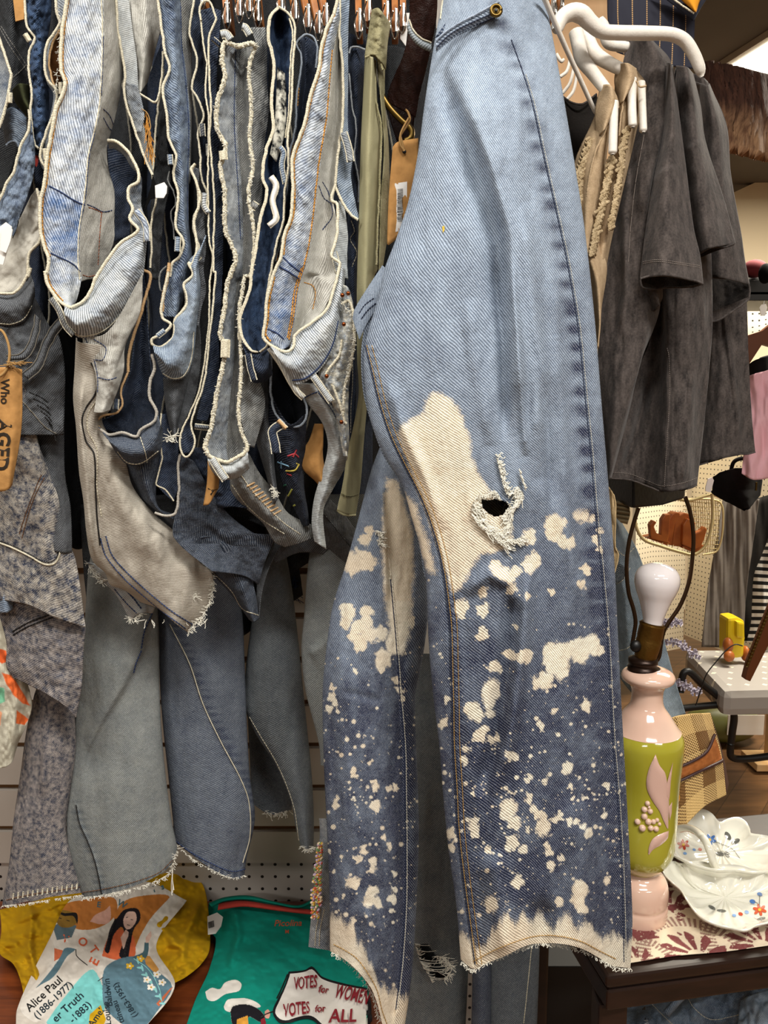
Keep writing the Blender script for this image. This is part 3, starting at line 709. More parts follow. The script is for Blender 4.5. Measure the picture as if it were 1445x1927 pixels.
# wire basket with wooden bookends
M_wire = plain('cream_wire', '#dcc993', .4, .3); DBk = 2.75
bs = thing('wire_basket', 'cream wire wall basket holding the wooden bookends', 'basket')
P_ = lambda l, d_: (lambda c: P(c[:, 0], c[:, 1], d_))(cat(cv('I', l, d_, d_), 60))
fr_, bk_ = DBk, DBk+.22
rim = [(225, 230), (215, 330), (270, 440), (400, 492), (540, 535), (640, 552), (720, 490), (765, 350), (775, 200), (768, 110)]
tube('rim', [P_(rim, fr_), P_([(225, 230), (240, 170), (400, 130), (600, 160), (768, 120), (860, 150)], fr_+.03)], .006, M_wire, bs, seg=8)
ws = []
for k in range(14):
    x = 600+k*16; ws.append(P_([(x, 160), (x+8, 300), (x, 440), (x-8, 540)], bk_-.1))
for k in range(12): y = 175+k*30; ws.append(P_([(560, y-8), (680, y), (820, y+6)], bk_-.1))
for k in range(9): x = 250+k*38; ws.append([Q('I', x, 450+k*9, fr_), Q('I', x+30, 400+k*9, bk_)])
tube('mesh_wires', [np.array(w_) for w_ in ws], .0016, M_wire, bs, seg=4)
tube('back_rim', P_([(590, 150), (820, 170), (850, 300), (810, 520), (700, 555)], bk_-.1), .004, M_wire, bs)
M_or = plain('orange_wood', '#b5662b', .4, bump=.1, scale=20, col2='#9d5220')
for nm, lab, up, base_, fig in (('bookend', 'left carved orange wooden bookend in the wire basket', [(445, 480), (455, 300), (480, 260), (505, 245), (535, 250), (545, 280), (500, 340), (480, 490)], [(290, 432), (450, 490), (470, 470), (380, 410)], [(330, 440), (318, 340), (345, 305), (370, 320), (350, 350), (370, 400), (400, 410), (405, 300), (430, 262), (470, 260), (460, 400), (450, 470)]),
                                ('bookend', 'right carved orange wooden bookend in the wire basket', [(480, 490), (500, 330), (530, 270), (570, 250), (610, 262), (620, 300), (585, 340), (550, 500)], [(550, 505), (660, 548), (715, 490), (600, 440)], [(555, 480), (560, 340), (590, 290), (650, 320), (645, 400), (690, 380), (715, 350), (735, 370), (715, 440), (690, 500), (640, 520)])):
    t = thing(nm, lab, 'bookend', 'carved wooden bookends')
    dd = DBk+.09
    prism('upright', [Q('I', x, y, dd) for x, y in up], (.0, .05, 0), M_or, t, .004)
    prism('base', [Q('I', x, y, dd-.01) for x, y in base_], (.0, .06, 0), M_or, t, .003)
    prism('carved_figure', [Q('I', x, y, dd-.02) for x, y in fig], (.0, .03, 0), M_or, t, .004)
# grey trousers
tr = loft(None, 'hanging_trousers', cloth('grey_trouser', '#827a72', '#6d655e', scale=12, rough=.8), [cv('I', [(850, 150), (800, 450), (740, 800), (693, 1222)], 2.95), cv('I', [(920, 150), (880, 450), (830, 800), (800, 1225)], 2.95), cv('I', [(1000, 150), (960, 450), (930, 800), (900, 1225)], 2.95), cv('I', [(1110, 150), (1070, 450), (1020, 800), (995, 1225)], 2.95)], n=(60, 60), nz=(.03, 14, 200), solid=.003)
tag(tr.o, 'grey wide leg trousers hanging behind the black handbag', 'trousers')
dk = loft(None, 'dark_garment', cloth('dark_cloth', '#2c2926', '#1c1a18', scale=20), [cv('I', [(1080, 150), (1060, 450), (1000, 800), (985, 1180)], 3.05), cv('I', [(1250, 100), (1250, 450), (1250, 800), (1250, 1180)], 3.05)], n=(20, 20), nz=(.02, 20, 90))
tag(dk.o, 'dark garment hanging between grey trousers and striped shirt', 'garment')
def stripe():
    t = NT('striped_knit'); sp = t.n('ShaderNodeSeparateXYZ', i0=t.n('ShaderNodeUVMap', _uv_map='UVMap').outputs[0]).outputs
    s = t.math('GREATER_THAN', t.math('FRACT', t.math('DIVIDE', sp[1], .0285)), .5); t.set(t.b.inputs['Base Color'], t.mix(s, srgb('#e8e2d8'), srgb('#151414')))
    t.b.inputs['Roughness'].default_value = .9; return t.m
ss = loft(None, 'striped_shirt', stripe(), [cv('I', [(1185, 420), (1130, 560), (1075, 700), (1060, 900), (1050, 1060), (1018, 1185)], 2.9), cv('I', [(1290, 420), (1280, 560), (1270, 700), (1260, 900), (1250, 1060), (1240, 1185)], 2.9)], n=(40, 60), nz=(.02, 22, 90), bulge=.05)
tag(ss.o, 'black and white striped shirt hanging at the right edge', 'shirt')
# bench cushion and frame
def cushion():
    t = NT('grey_diamond_fabric'); oc = t.n('ShaderNodeTexCoord').outputs['Object']; sp = t.n('ShaderNodeSeparateXYZ', i0=oc).outputs
    u = t.math('MULTIPLY', sp[0], 1/.062); vv = t.math('MULTIPLY', sp[1], 1/.062)
    odd = t.math('FLOOR', vv); u = t.math('ADD', u, t.math('MULTIPLY', t.math('MODULO', odd, 2.), .5))
    fx = t.math('ABSOLUTE', t.math('SUBTRACT', t.math('FRACT', u), .5)); fy = t.math('ABSOLUTE', t.math('SUBTRACT', t.math('FRACT', vv), .5))
    d = t.math('LESS_THAN', t.math('ADD', fx, fy), .17); t.set(t.b.inputs['Base Color'], t.mix(d, srgb('#a39d96'), srgb('#e0d8c4'))); t.b.inputs['Roughness'].default_value = .9; return t.m
bn = thing('bench', 'black tube framed bench with grey diamond patterned cushion', 'bench')
tp = [Z('I', [p])[0] for p in ((568, 1235), (1330, 1228), (1480, 1520), (850, 1535))]
top = [Pz(x, y, .53) for x, y in tp]; hexa('cushion', [p-np.array([0, 0, .10]) for p in top]+top, cushion(), bn, .03)
fr_p = []
zf = .43
for pts in ([(540, 1550), (562, 1415), (600, 1400), (700, 1490), (850, 1612), (925, 1700), (915, 1850), (905, 1927)], [(555, 1668), (720, 1650), (885, 1638)], [(905, 1927), (905, 2010), (950, 2035), (1150, 2020), (1300, 1990)]):
    fr_p.append(P_(pts, 2.52))
tube('frame', fr_p, .013, M_blk, bn, seg=8)
# yellow toy on the cushion
ty = thing('toy_camera', 'yellow toy camera on a string on the grey bench cushion', 'toy'); Myel = plain('yellow_plastic', '#e3c31b', .35); DT = 2.72
prism('body', [Q('I', x, y, DT) for x, y in ((885, 1015), (955, 1008), (1010, 1035), (1012, 1160), (1000, 1300), (925, 1312), (880, 1270))], (0, .08, 0), Myel, ty, .012)
prism('front_plate', [Q('I', x, y, DT-.02) for x, y in ((948, 1038), (1008, 1048), (1006, 1165), (950, 1158))], (0, .03, 0), Myel, ty, .008)
ball('wheel', Q('I', 885, 1210, DT), .03, M_or, ty, (.6, .8, 1)); ball('wheel', Q('I', 1010, 1270, DT+.02), .03, M_or, ty, (.5, .8, 1)); ball('wheel', Q('I', 893, 1290, DT-.02), .022, M_or, ty, (.9, .8, 1))
tube('string', [P_([(990, 1215), (940, 1205), (880, 1240), (800, 1330), (730, 1420), (690, 1530), (650, 1650)], 2.45)], .0022, M_blk, ty)
# picture frame with bead edging
pf = thing('picture_frame', 'brown wooden frame with a brass beaded edge leaning on the bench', 'frame')
prism('side_rail', [Q('I', x, y, 2.35) for x, y in ((1260, 780), (1040, 1340), (1010, 1460), (1048, 1475), (1290, 990))], (0, .03, 0), plain('frame_wood', '#6b3a1c', .4), pf, .003)
vb = [Q('I', 1255-k*9.6+0, 770+k*24.2, 2.345) for k in range(25)]
me_b = tube('bead_edging', [np.array([p+[0, 0, -.005], p+[0, -.002, 0], p+[0, 0, .005]]) for p in vb], .006, M_brass, pf, seg=6)
# garlands
for i, (pts, lab) in enumerate((([(420, 1190), (480, 1185), (560, 1215), (620, 1260), (680, 1295)], 'lavender bead garland above the bench corner'), ([(520, 1480), (580, 1510), (640, 1530), (685, 1545)], 'lavender bead garland hanging under the bench'), ([(405, 1050), (450, 1040), (500, 1045), (550, 1050)], 'lavender bead garland across the pegboard beside the bulb'))):
    c = P_(pts, 2.48); n_ = 60; o = tube('garland', [c[k]+rng.normal(0, .006, 3)+np.array([[0, 0, -.008], [0, 0, .008]])*rng.uniform(.5, 1) for k in range(n_)]+[c], .0035, plain('lavender', '#9b94ad', .7, col2='#cfc9d2', scale=90), None, seg=5); tag(o, lab, 'garland', 'lavender garlands')
# pink shirt, black bag with tag
pk = loft(None, 'pink_shirt', cloth('pink_jersey', '#f5c3ca', '#efb4be', scale=10), [cv('H', [(1200, 990), (1190, 1200), (1160, 1500), (1138, 1700)], 2.0), cv('H', [(1240, 975), (1260, 1200), (1230, 1500), (1220, 1745)], 1.98), cv('H', [(1330, 950), (1340, 1200), (1330, 1500), (1330, 1735)], 1.98), cv('H', [(1450, 900), (1450, 1200), (1450, 1500), (1450, 1700)], 2.0)], n=(50, 50), nz=(.02, 22, 70))
tag(pk.o, 'pale pink short sleeved shirt hanging right of the grey tees', 'shirt')
hb_ = thing('handbag', 'small black fabric handbag with a white price tag under the pink shirt', 'handbag')
M_bk2 = cloth('black_suede', '#141313', '#0d0c0c', scale=60)
loft(hb_, 'bag_body', M_bk2, [cv('I', [(795, -10), (780, 60), (765, 105)], 2.2), cv('I', [(880, -60), (900, 80), (1005, 215)], 2.15), cv('I', [(1000, -70), (1000, 60), (1020, 212)], 2.14), cv('I', [(1110, -40), (1110, 20), (1095, 120)], 2.2)], n=(30, 30), nz=(.008, 20, 20), solid=.02)
prism('price_tag', [Q('H', x, y, 2.1) for x, y in ((895, 1740), (925, 1728), (938, 1750), (915, 1838), (878, 1830), (878, 1800))], (0, .003, 0), M_label, hb_)
tube('handle', P_([(900, -20), (930, -120), (1010, -140), (1060, -60)], 2.18), .006, M_bk2, hb_)
prism('zip_pull', [Q('I', x, y, 2.12) for x, y in ((1088, 30), (1100, 28), (1096, 90), (1084, 90))], (0, .004, 0), M_brass, hb_)
# hats, shelves, upper right bits
def hat(name, lab, reg, cx, cy, w, h, d, mat, brim=0):
    t = thing(name, lab, 'hat', 'hats on the far shelf'); c = Q(reg, cx, cy, d); k = d/F/REG[reg][2]
    ball('crown', c, 1, mat, t, (w*k/2, w*k/2, h*k), 24)
    if brim: lathe('brim', [(w*k*.3, 0), (w*k*brim, -.01), (w*k*brim, -.015), (w*k*.3, -.008)], mat, t, 32, base=c-np.array([0, 0, .005]))
M_mar = plain('maroon_felt', '#651b22', .9); M_bf = plain('black_felt', '#151312', .9); M_yf = cloth('cream_knit', '#d8cc94', '#5b5636', scale=40)
hat('cap', 'maroon cap on top of the far hat pile', 'H', 1232, 215, 165, 62, 2.6, M_mar)
hat('sun_hat', 'black brimmed hat under the maroon cap', 'H', 1240, 330, 150, 60, 2.65, M_bf, .62)
hat('knit_hat', 'cream and black knitted hat at the right edge', 'H', 1310, 250, 90, 70, 2.5, M_yf)
sh = thing('wall_shelf', 'black shelf below the hats at the right edge', 'shelf')
box('board', tuple(Q('H', 1400, 395, 2.7)), (.42, .25, .05), M_blk, sh); box('board', tuple(Q('H', 1400, 455, 2.7)), (.42, .25, .03), M_blk, sh)
S(quad('wall_right_pegboard_upper', Q('H', 1100, 720, 2.9), Q('H', 1600, 600, 2.9), Q('H', 1600, 380, 2.9), Q('H', 1100, 400, 2.9), M_pegw, th=.02))
t = prism('price_tag', [Q('H', x, y, 2.5) for x, y in ((1285, 475), (1315, 470), (1325, 495), (1310, 555), (1280, 555), (1270, 500))], (0, .003, 0), M_label); tag(t, 'white price tag hanging on the upper pegboard', 'tag'); tube('tag_string', np.array([Q('H', 1298, 475, 2.5), Q('H', 1305, 440, 2.6)]), .001, M_blk, t)
t = prism('leather_strap', [Q('H', x, y, 2.4) for x, y in ((1180, 700), (1290, 665), (1420, 560), (1420, 800), (1290, 760), (1195, 905))], (0, .02, 0), plain('brown_leather', '#6b3d24', .5)); tag(t, 'brown leather piece above the pink shirt', 'leather strap')
t = loft(None, 'black_bag', M_bk2, [cv('H', [(1195, 920), (1200, 1000)], 2.3), cv('H', [(1280, 860), (1290, 990)], 2.25), cv('H', [(1430, 820), (1430, 1000)], 2.3)], n=(20, 20), solid=.02); tag(t.o, 'black soft bag above the pink shirt', 'bag')
pole = thing('display_stand', 'pale wooden post on a square base beyond the bench', 'stand')
Mpw = woodmat('pale_pine', '#cfa36c', '#dcb885', .6, 30, 4)
bp = Pz(1100+1090/3.339, 1350+285/3.339, .02); box('base', (bp[0]+.04, bp[1], .03), (.16, .14, .03), Mpw, pole, .003); box('post', (bp[0]+.055, bp[1], .45), (.045, .045, .84), Mpw, pole, .002)
gp = thing('storage_pouch', 'olive green pouch with a white label under the bench', 'pouch')
gpc = Pz(1100+960/3.339, 1350+240/3.339, .0); ball('pouch', (gpc[0], gpc[1]+.15, .09), .14, plain('olive_vinyl', '#6f7036', .4), gp, (1.2, .7, .65)); 
box('paper_label', (gpc[0]+.05, gpc[1]+.045, .12), (.16, .004, .09), M_label, gp, 0)
# gondola base + crates under the bench, dark
# thatched awning
aw_m = NT('thatch_fibre'); oc = aw_m.n('ShaderNodeUVMap', _uv_map='UVMap').outputs[0]; mp = aw_m.n('ShaderNodeMapping'); aw_m.set(mp.inputs[0], oc); mp.inputs['Scale'].default_value = (90, 6, 6)
nn = aw_m.noise(mp.outputs[0], 1.4, 5, .7); at = aw_m.n('ShaderNodeAttribute', _attribute_name='fade').outputs['Fac']
cc = aw_m.mix(aw_m.mapr(nn, .35, .65), srgb('#3c241b'), srgb('#6b4535')); cc = aw_m.mix(at, cc, aw_m.mix(aw_m.mapr(nn, .35, .65), srgb('#6e4a34'), srgb('#c59a72')))
aw_m.set(aw_m.b.inputs['Base Color'], cc); aw_m.b.inputs['Roughness'].default_value = .85; aw_m.bump(nn, .8, .01)
aw = thing('fibre_awning', 'rust brown fringed fibre awning hanging below the ceiling light', 'awning')
al = [cv('G', [(1040, 380), (1030, 600), (1060, 780), (1120, 880)], 2.0, 1.8), cv('G', [(1200, 415), (1230, 650), (1210, 800), (1200, 905)], 2.0, 1.8), cv('G', [(1445, 480), (1480, 700), (1450, 850), (1445, 965)], 2.0, 1.8), cv('G', [(1650, 520), (1700, 700), (1660, 880), (1650, 1010)], 2.0, 1.8)]
loft(aw, 'fibre_panel', aw_m.m, al, n=(120, 60), nz=(.012, 8, 60), bulge=.1, fade=lambda x, y: np.clip((y-(195+(x-1370)*.16))/60, 0, 1), solid=.02)
fray(aw, 'fringe', np.array([[1345, 270, 1.78], [1370, 279, 1.78], [1445, 297, 1.78], [1510, 312, 1.78]]), 260, ln=9, r=.0012, mat=plain('fringe_fibre', '#9c6f50', .8), spread=.4)
# cream partition and ceiling line
S(quad('wall_partition', Q('H', 900, 900, 4.4), Q('H', 1700, 900, 4.4), Q('G', 1700, 960, 4.4), Q('G', 1000, 1285, 4.4), M_cream, th=.05))
S(quad('wall_left', (-1.9, -4, 0), (-1.9, 5.6, 0), (-1.9, 5.6, 2.78), (-1.9, -4, 2.78), M_dkwall, th=.05))
# ------------------------------------------------------------------ right rack: tees, tops, hangers
M_tee = cloth('washed_black_jersey', '#252120', '#574f4b', scale=110, amt=.5, rough=.95, fine=420, bump=.3, sheen=.1, stretch=.45)
M_tee_in = cloth('washed_black_inside', '#1c1918', '#38332f', scale=45, amt=.9)
M_teeth = plain('grey_thread', '#8b8078', .9)
M_beige = cloth('beige_linen', '#b9a182', '#a18a6c', scale=90, amt=.8, fine=900)
M_croc = cloth('crochet_cotton', '#c9b491', '#8e7857', scale=160, amt=.6, bump=1.)
def hem(parent, reg, pts, d, mat=None, r=.0012): cord(parent, 'rolled_hem', cv(reg, pts, d), r=r, mat=mat or M_tee, off=.0005)

t3 = thing('grey_tee', 'washed charcoal tee hanging rearmost, its sleeve open below the others', 't-shirt', 'charcoal tees')
loft(t3, 'body', M_tee, [cv(['G', 'H'] and [('G', [(960, 440), (1000, 800), (1040, 1200)]), ('H', [(830, 300), (880, 900), (850, 1300), (826, 1640)])], 1.06), cv([('G', [(1040, 470), (1100, 800), (1140, 1200)]), ('H', [(1000, 300), (1020, 900), (990, 1300), (960, 1600)])], 1.04), cv([('G', [(1075, 500), (1190, 760), (1210, 1050), (1250, 1300)]), ('H', [(1165, 300), (1190, 900), (1212, 1300), (1237, 1545)])], 1.05)], n=(60, 120), nz=(.008, 26, 130), rd=[('r', [(1362, 580), (1385, 760), (1392, 850)], 5, .006), ('r', [(1340, 620), (1335, 760)], 6, .004)])
hem(t3, 'H', [(826, 1640), (960, 1600), (1100, 1562), (1180, 1560), (1237, 1545)], 1.045)
loft(t3, 'sleeve_lining', M_tee_in, [cv('H', [(850, 268), (850, 420), (800, 530)], .99, 1.0), cv('H', [(1000, 285), (1000, 430), (940, 592)], 1.01, 1.0), cv('H', [(1195, 330), (1195, 380), (1190, 430)], .99, .985)], n=(40, 30), bulge=-.02, nz=(.004, 14, 14))
loft(t3, 'sleeve', M_tee, [cv([('G', [(1000, 500), (1010, 800), (1010, 1200)]), ('H', [(830, 60), (845, 268)])], .985, .96), cv([('G', [(1070, 520), (1120, 800), (1140, 1200)]), ('H', [(1000, 60), (1000, 283)])], .955, .935), cv([('G', [(1085, 510), (1190, 780), (1215, 1060)]), ('H', [(1135, -30), (1160, 150), (1195, 330)])], .985, .95)], n=(50, 80), nz=(.004, 25, 80), bulge=.01)
sv3 = loft(t3, 'sleeve_underside', M_tee, [cv('H', [(600, 468), (700, 520)], 1.0), cv('H', [(700, 470), (800, 535)], .985), cv('H', [(850, 540), (940, 598)], .975), cv('H', [(1190, 420), (1192, 436)], .975)], n=(40, 10))
hem(t3, 'H', [(850, 268), (1000, 284), (1120, 286), (1165, 305), (1195, 345), (1195, 400), (1185, 440), (1100, 505), (1000, 570), (940, 596), (870, 580), (800, 535), (700, 470), (620, 466)], .95, r=.0014)
t2 = thing('grey_tee', 'washed charcoal tee in the middle of the three with a centre side seam', 't-shirt', 'charcoal tees')
b2 = loft(t2, 'body', M_tee, [cv([('G', [(880, 420), (760, 900), (720, 1400)]), ('H', [(480, 700), (380, 960), (300, 1300), (178, 1735)])], .93), cv([('G', [(890, 410), (820, 900), (800, 1400)]), ('H', [(560, 560), (530, 900), (480, 1300), (400, 1765)])], .935), cv([('G', [(900, 410), (900, 900), (900, 1400)]), ('H', [(600, 480), (620, 900), (610, 1300), (570, 1830)])], .90), cv([('G', [(960, 430), (1000, 900), (1000, 1400)]), ('H', [(780, 500), (770, 900), (730, 1300), (705, 1818)])], .895), cv([('G', [(985, 470), (1060, 900), (1090, 1400)]), ('H', [(925, 590), (905, 900), (868, 1300), (822, 1700), (812, 1785)])], .925)], n=(110, 160), nz=(.007, 22, 130), rd=[('s', [(1240, 620), (1256, 660), (1258, 760), (1250, 910)], 2, .007, 22), ('r', [(1300, 700), (1292, 850), (1285, 910)], 14, .010), ('r', [(1225, 700), (1195, 820), (1165, 900)], 9, -.012)])
hem(t2, 'H', [(178, 1735), (330, 1748), (450, 1790), (560, 1832), (600, 1815), (705, 1820), (780, 1800), (812, 1785)], .905)
v2 = bvh(b2); stitch(t2, v2, 'H', [[(600, 790), (612, 850), (618, 1000), (612, 1200), (595, 1500), (580, 1800)], [(190, 1690), (330, 1705), (450, 1750), (560, 1790), (700, 1770), (820, 1730)]], M_teeth, dash=3, gap=1.5, r=.0003)
loft(t2, 'sleeve', M_tee, [cv('G', [(885, 400), (905, 650), (930, 920), (980, 1300), (1015, 1555)], .88, .87), cv('G', [(945, 410), (985, 650), (1000, 880), (1060, 1250), (1100, 1515)], .875, .855), cv('G', [(985, 450), (1030, 640), (1060, 860), (1180, 1240), (1244, 1488)], .90, .88)], n=(60, 110), nz=(.004, 24, 60), bulge=.008, rd=[('s', [(1287, 283), (1310, 268), (1327, 264)], 1.5, .003, 10)])
hem(t2, 'G', [(1015, 1555), (1060, 1530), (1100, 1512), (1180, 1510), (1244, 1488)], .865)
loft(t2, 'sleeve_lining', M_tee_in, [cv('G', [(1015, 1550), (1020, 1580)], .885), cv('G', [(1120, 1512), (1125, 1535)], .89), cv('G', [(1236, 1490), (1238, 1500)], .89)], n=(20, 10))
loft(t2, 'back_panel', M_tee_in, [cv('H', [(380, 300), (330, 900), (180, 1700)], .985), cv('H', [(700, 300), (640, 900), (560, 1780)], .985)], n=(12, 12))
t1 = thing('grey_tee', 'front washed charcoal tee with raw edged sleeve beside the beige tops', 't-shirt', 'charcoal tees')
b1 = loft(t1, 'body', M_tee, [cv([('G', [(610, 240), (560, 400), (590, 800), (540, 1150), (490, 1450)]), ('H', [(170, 100), (110, 600), (100, 950), (130, 1300), (170, 1740)])], .90, .86), cv([('G', [(650, 232), (680, 400), (690, 800), (640, 1150), (600, 1450)]), ('H', [(300, 100), (310, 480), (260, 850), (200, 1300), (175, 1742)])], .885, .85), cv([('G', [(720, 240), (790, 400), (800, 750), (720, 1150), (690, 1450)]), ('H', [(400, 250), (450, 480), (400, 850), (260, 1380), (182, 1740)])], .875, .85), cv([('G', [(740, 250), (850, 380), (860, 600), (790, 900), (720, 1200)]), ('H', [(480, 250), (545, 480), (400, 900), (320, 1250), (190, 1740)])], .885, .86)], n=(110, 200), nz=(.005, 24, 120), bulge=.012, rd=[('s', [(1262, 190), (1240, 280), (1225, 350), (1212, 430)], 2.5, .008, 25), ('r', [(1190, 180), (1175, 400), (1178, 560), (1165, 640)], 7, .006)])
v1 = bvh(b1); stitch(t1, v1, 'G', [[(690, 820), (640, 1100), (610, 1350), (590, 1600)]], M_teeth, dash=30, gap=1, r=.0003)
sl = loft(t1, 'sleeve', M_tee, [cv([('G', [(830, 380), (800, 800), (745, 1110), (700, 1400)]), ('H', [(425, 80), (402, 288)])], .868, .84), cv([('G', [(850, 390), (860, 800), (830, 1040), (830, 1400)]), ('H', [(600, 60), (600, 268)])], .855, .815), cv([('G', [(862, 400), (900, 700), (940, 1010), (990, 1400)]), ('H', [(835, 120), (858, 322)])], .868, .835)], n=(80, 130), nz=(.003, 26, 60), bulge=.012, rd=[('s', [(1225, 350), (1240, 325), (1262, 314), (1290, 312)], 1.5, .004, 14)])
hem(t1, 'H', [(402, 288), (470, 268), (600, 266), (720, 285), (800, 302), (858, 324)], .822, r=.0014)
vs_ = bvh(sl); stitch(t1, vs_, 'H', [[(425, 165), (520, 150), (650, 165), (840, 195)], [(425, 178), (520, 163), (650, 178), (840, 208)]], M_teeth, dash=3, gap=1.5, r=.0003)
loft(t1, 'sleeve_lining', M_tee_in, [cv('H', [(402, 288), (430, 370), (480, 440)], .845, .87), cv('H', [(600, 266), (600, 320), (600, 352)], .865, .87), cv('H', [(858, 322), (840, 335), (780, 352)], .845, .86)], n=(30, 20), bulge=-.01)
hem(t1, 'H', [(402, 292), (420, 350), (500, 362), (600, 352), (740, 348), (858, 326)], .838, r=.0012)
loft(t1, 'sleeve_fold', M_tee, [cv('H', [(430, 360), (470, 450), (500, 525)], .86), cv('H', [(500, 360), (520, 420), (545, 480)], .85), cv('H', [(562, 362), (560, 430), (500, 530)], .865)], n=(24, 24), bulge=.008)

# pinstriped trousers
def pin():
    t = NT('navy_pinstripe'); sp = t.n('ShaderNodeSeparateXYZ', i0=t.n('ShaderNodeUVMap', _uv_map='UVMap').outputs[0]).outputs
    fx = t.math('ABSOLUTE', t.math('SUBTRACT', t.math('FRACT', t.math('DIVIDE', sp[0], .0165)), .5)); ln = t.math('LESS_THAN', fx, .035)
    ds = t.math('GREATER_THAN', t.math('FRACT', t.math('DIVIDE', sp[1], .0022)), .35)
    t.set(t.b.inputs['Base Color'], t.mix(t.math('MULTIPLY', ln, ds), srgb('#1d1e2c'), srgb('#c49a63'))); t.b.inputs['Roughness'].default_value = .85; return t.m
pn = thing('pinstripe_skirt', 'navy pinstriped garment with an orange lined top behind the white hanger', 'garment')
loft(pn, 'panel', pin(), [cv('G', [(462, -60), (470, 150), (520, 320)], .95), cv('G', [(700, -60), (700, 150), (700, 380)], .94), cv('G', [(1000, -60), (995, 180), (985, 420)], .95)], n=(40, 40), nz=(.003, 20, 80))
loft(pn, 'folded_top', plain('navy_cloth', '#191a26', .9), [cv('G', [(745, -60), (880, 40), (985, 125)], .93), cv('G', [(1110, -60), (1040, 40), (990, 128)], .925)], n=(20, 20))
loft(pn, 'orange_lining', plain('orange_felt', '#e0951b', .9), [cv('G', [(850, -60), (930, 10), (1000, 72)], .922), cv('G', [(1060, -60), (1025, 10), (1005, 74)], .92)], n=(12, 12), bulge=.006)
cord(pn, 'piping', cv('G', [(800, -60), (900, 20), (995, 82)], .921), r=.0012, mat=M_edge)

# hangers
def hanger(label, paths, d, extra=None, flat=.75):
    t = thing('plastic_hanger', label, 'hanger', 'white hangers')
    for nm, reg, pts, r0, r1, dd in paths:
        c = cat(cv(reg, pts, dd[0], dd[1]), 60); r = np.interp(np.linspace(0, 1, 60), np.linspace(0, 1, len(r0)), r0) if isinstance(r0, (list, tuple)) else np.linspace(r0, r1, 60)
        r = r*.76; r[-3:] *= np.array([.93, .75, .35]); r[0] *= .7
        tube(nm, P(c[:, 0], c[:, 1], c[:, 2]), r, M_white_pl, t, seg=12)
    return t
k = .8/F/3.247
hanger('large white hanger with a long curved arm over the pinstriped garment', [('arm', 'G', [(150, 190), (185, 110), (250, 75), (310, 90), (360, 140), (430, 190), (520, 200), (680, 203), (850, 210), (930, 245), (985, 320), (1025, 410), (1040, 470)], [.008, .010, .0115, .010, .009, .009, .009, .0085, .0085, .0085, .008, .007], 0, (.80, .84))], .8)
hanger('white hanger end behind the large hanger', [('arm', 'G', [(410, 120), (440, 160), (470, 260), (560, 285), (600, 290)], [.007, .009, .008, .007], 0, (.9, .9))], .9)
hanger('white hanger carrying the right beige top', [('arm', 'G', [(330, 190), (350, 260), (390, 330), (480, 390), (560, 430), (600, 455)], [.010, .010, .0085, .0075], 0, (.86, .84)), ('arm_end', 'G', [(612, 480), (612, 600), (618, 780)], [.007, .006, .006], 0, (.835, .83))], .8)
hanger('white hanger carrying the left beige top', [('arm', 'G', [(270, 190), (285, 260), (310, 360), (370, 440), (440, 530), (480, 580)], [.010, .010, .0085, .0075], 0, (.85, .83)), ('arm_end', 'G', [(500, 620), (500, 780), (495, 945)], [.007, .006, .006], 0, (.82, .815))], .8)
hanger('white hanger tip between beige top and grey tee', [('arm_end', 'G', [(668, 500), (675, 620), (683, 810)], [.006, .0055, .0055], 0, (.85, .84))], .8)
hanger('thin white hanger rod crossing from the blue jeans to the beige top', [('rod', 'G', [(60, -60), (100, 40), (200, 270), (300, 490), (395, 700)], .0035, .003, (.765, .85))], .8)
for i, (x0, y0, x1, y1) in enumerate(((150, 330, 200, 420), (175, 470, 240, 400), (190, 570, 265, 440), (215, 610, 280, 500))):
    hanger('one of the dim white hanger arms behind the thin rod', [('arm', 'G', [(x0, y0), ((x0+x1)/2+8, (y0+y1)/2), (x1, y1-60)], .0028, .0022, (.9+.03*i, .9+.03*i))], .8)

# beige tops with crochet
def croc(parent, reg, pts, w, d0, d1, nm='crochet_trim'):
    c = cat(cv(reg, pts, d0, d1), 260); s = np.arange(260); paths = []
    for j in range(4):
        o = (j-1.5)*w/3
        x = c[:, 0]+o+np.sin(s*.55+j*1.7)*w*.22; paths.append(P(x, c[:, 1]+np.cos(s*.55+j)*1.5, c[:, 2]-.003-.002*np.cos(s*.55+j*2)))
    tube(nm, paths, .0011, M_croc, parent, seg=5)
    blobs = [P(c[i, 0]+rng.normal(0, w*.3), c[i, 1], c[i, 2]-.004)+np.array([[-.0016, 0, -.001], [0, -.002, 0], [.0016, 0, .001]]) for i in range(0, 260, 3)]
    tube('crochet_knots', blobs, .0019, M_croc, parent, seg=6)
bt3 = thing('scoop_neck_shirt', 'black scoop neck top behind the beige tops', 'top')
loft(bt3, 'body', cloth('black_jersey', '#191615', '#24201d', scale=40), [cv('G', [(190, 590), (230, 800), (250, 1050)], .92), cv('G', [(290, 640), (300, 800), (320, 1050)], .925), cv('G', [(400, 570), (420, 800), (430, 1050)], .92)], n=(30, 30))
cord(bt3, 'neck_binding', cv('G', [(190, 590), (240, 625), (310, 635), (400, 575)], .918), r=.0014, mat=M_tee)
bt2 = thing('beige_top', 'right beige sleeveless top with crochet trim hanging next to the charcoal tee', 'top', 'beige crochet tops')
loft(bt2, 'body', M_beige, [cv('G', [(525, 400), (510, 560), (515, 760), (450, 1150), (360, 1500), (345, 2150)], .865, .86), cv('G', [(570, 400), (580, 560), (560, 800), (500, 1200), (430, 1550), (352, 2150)], .845, .84), cv('G', [(640, 430), (700, 525), (640, 800), (560, 1150), (480, 1500), (362, 2150)], .865, .86)], n=(40, 120), nz=(.003, 12, 90), bulge=.006)
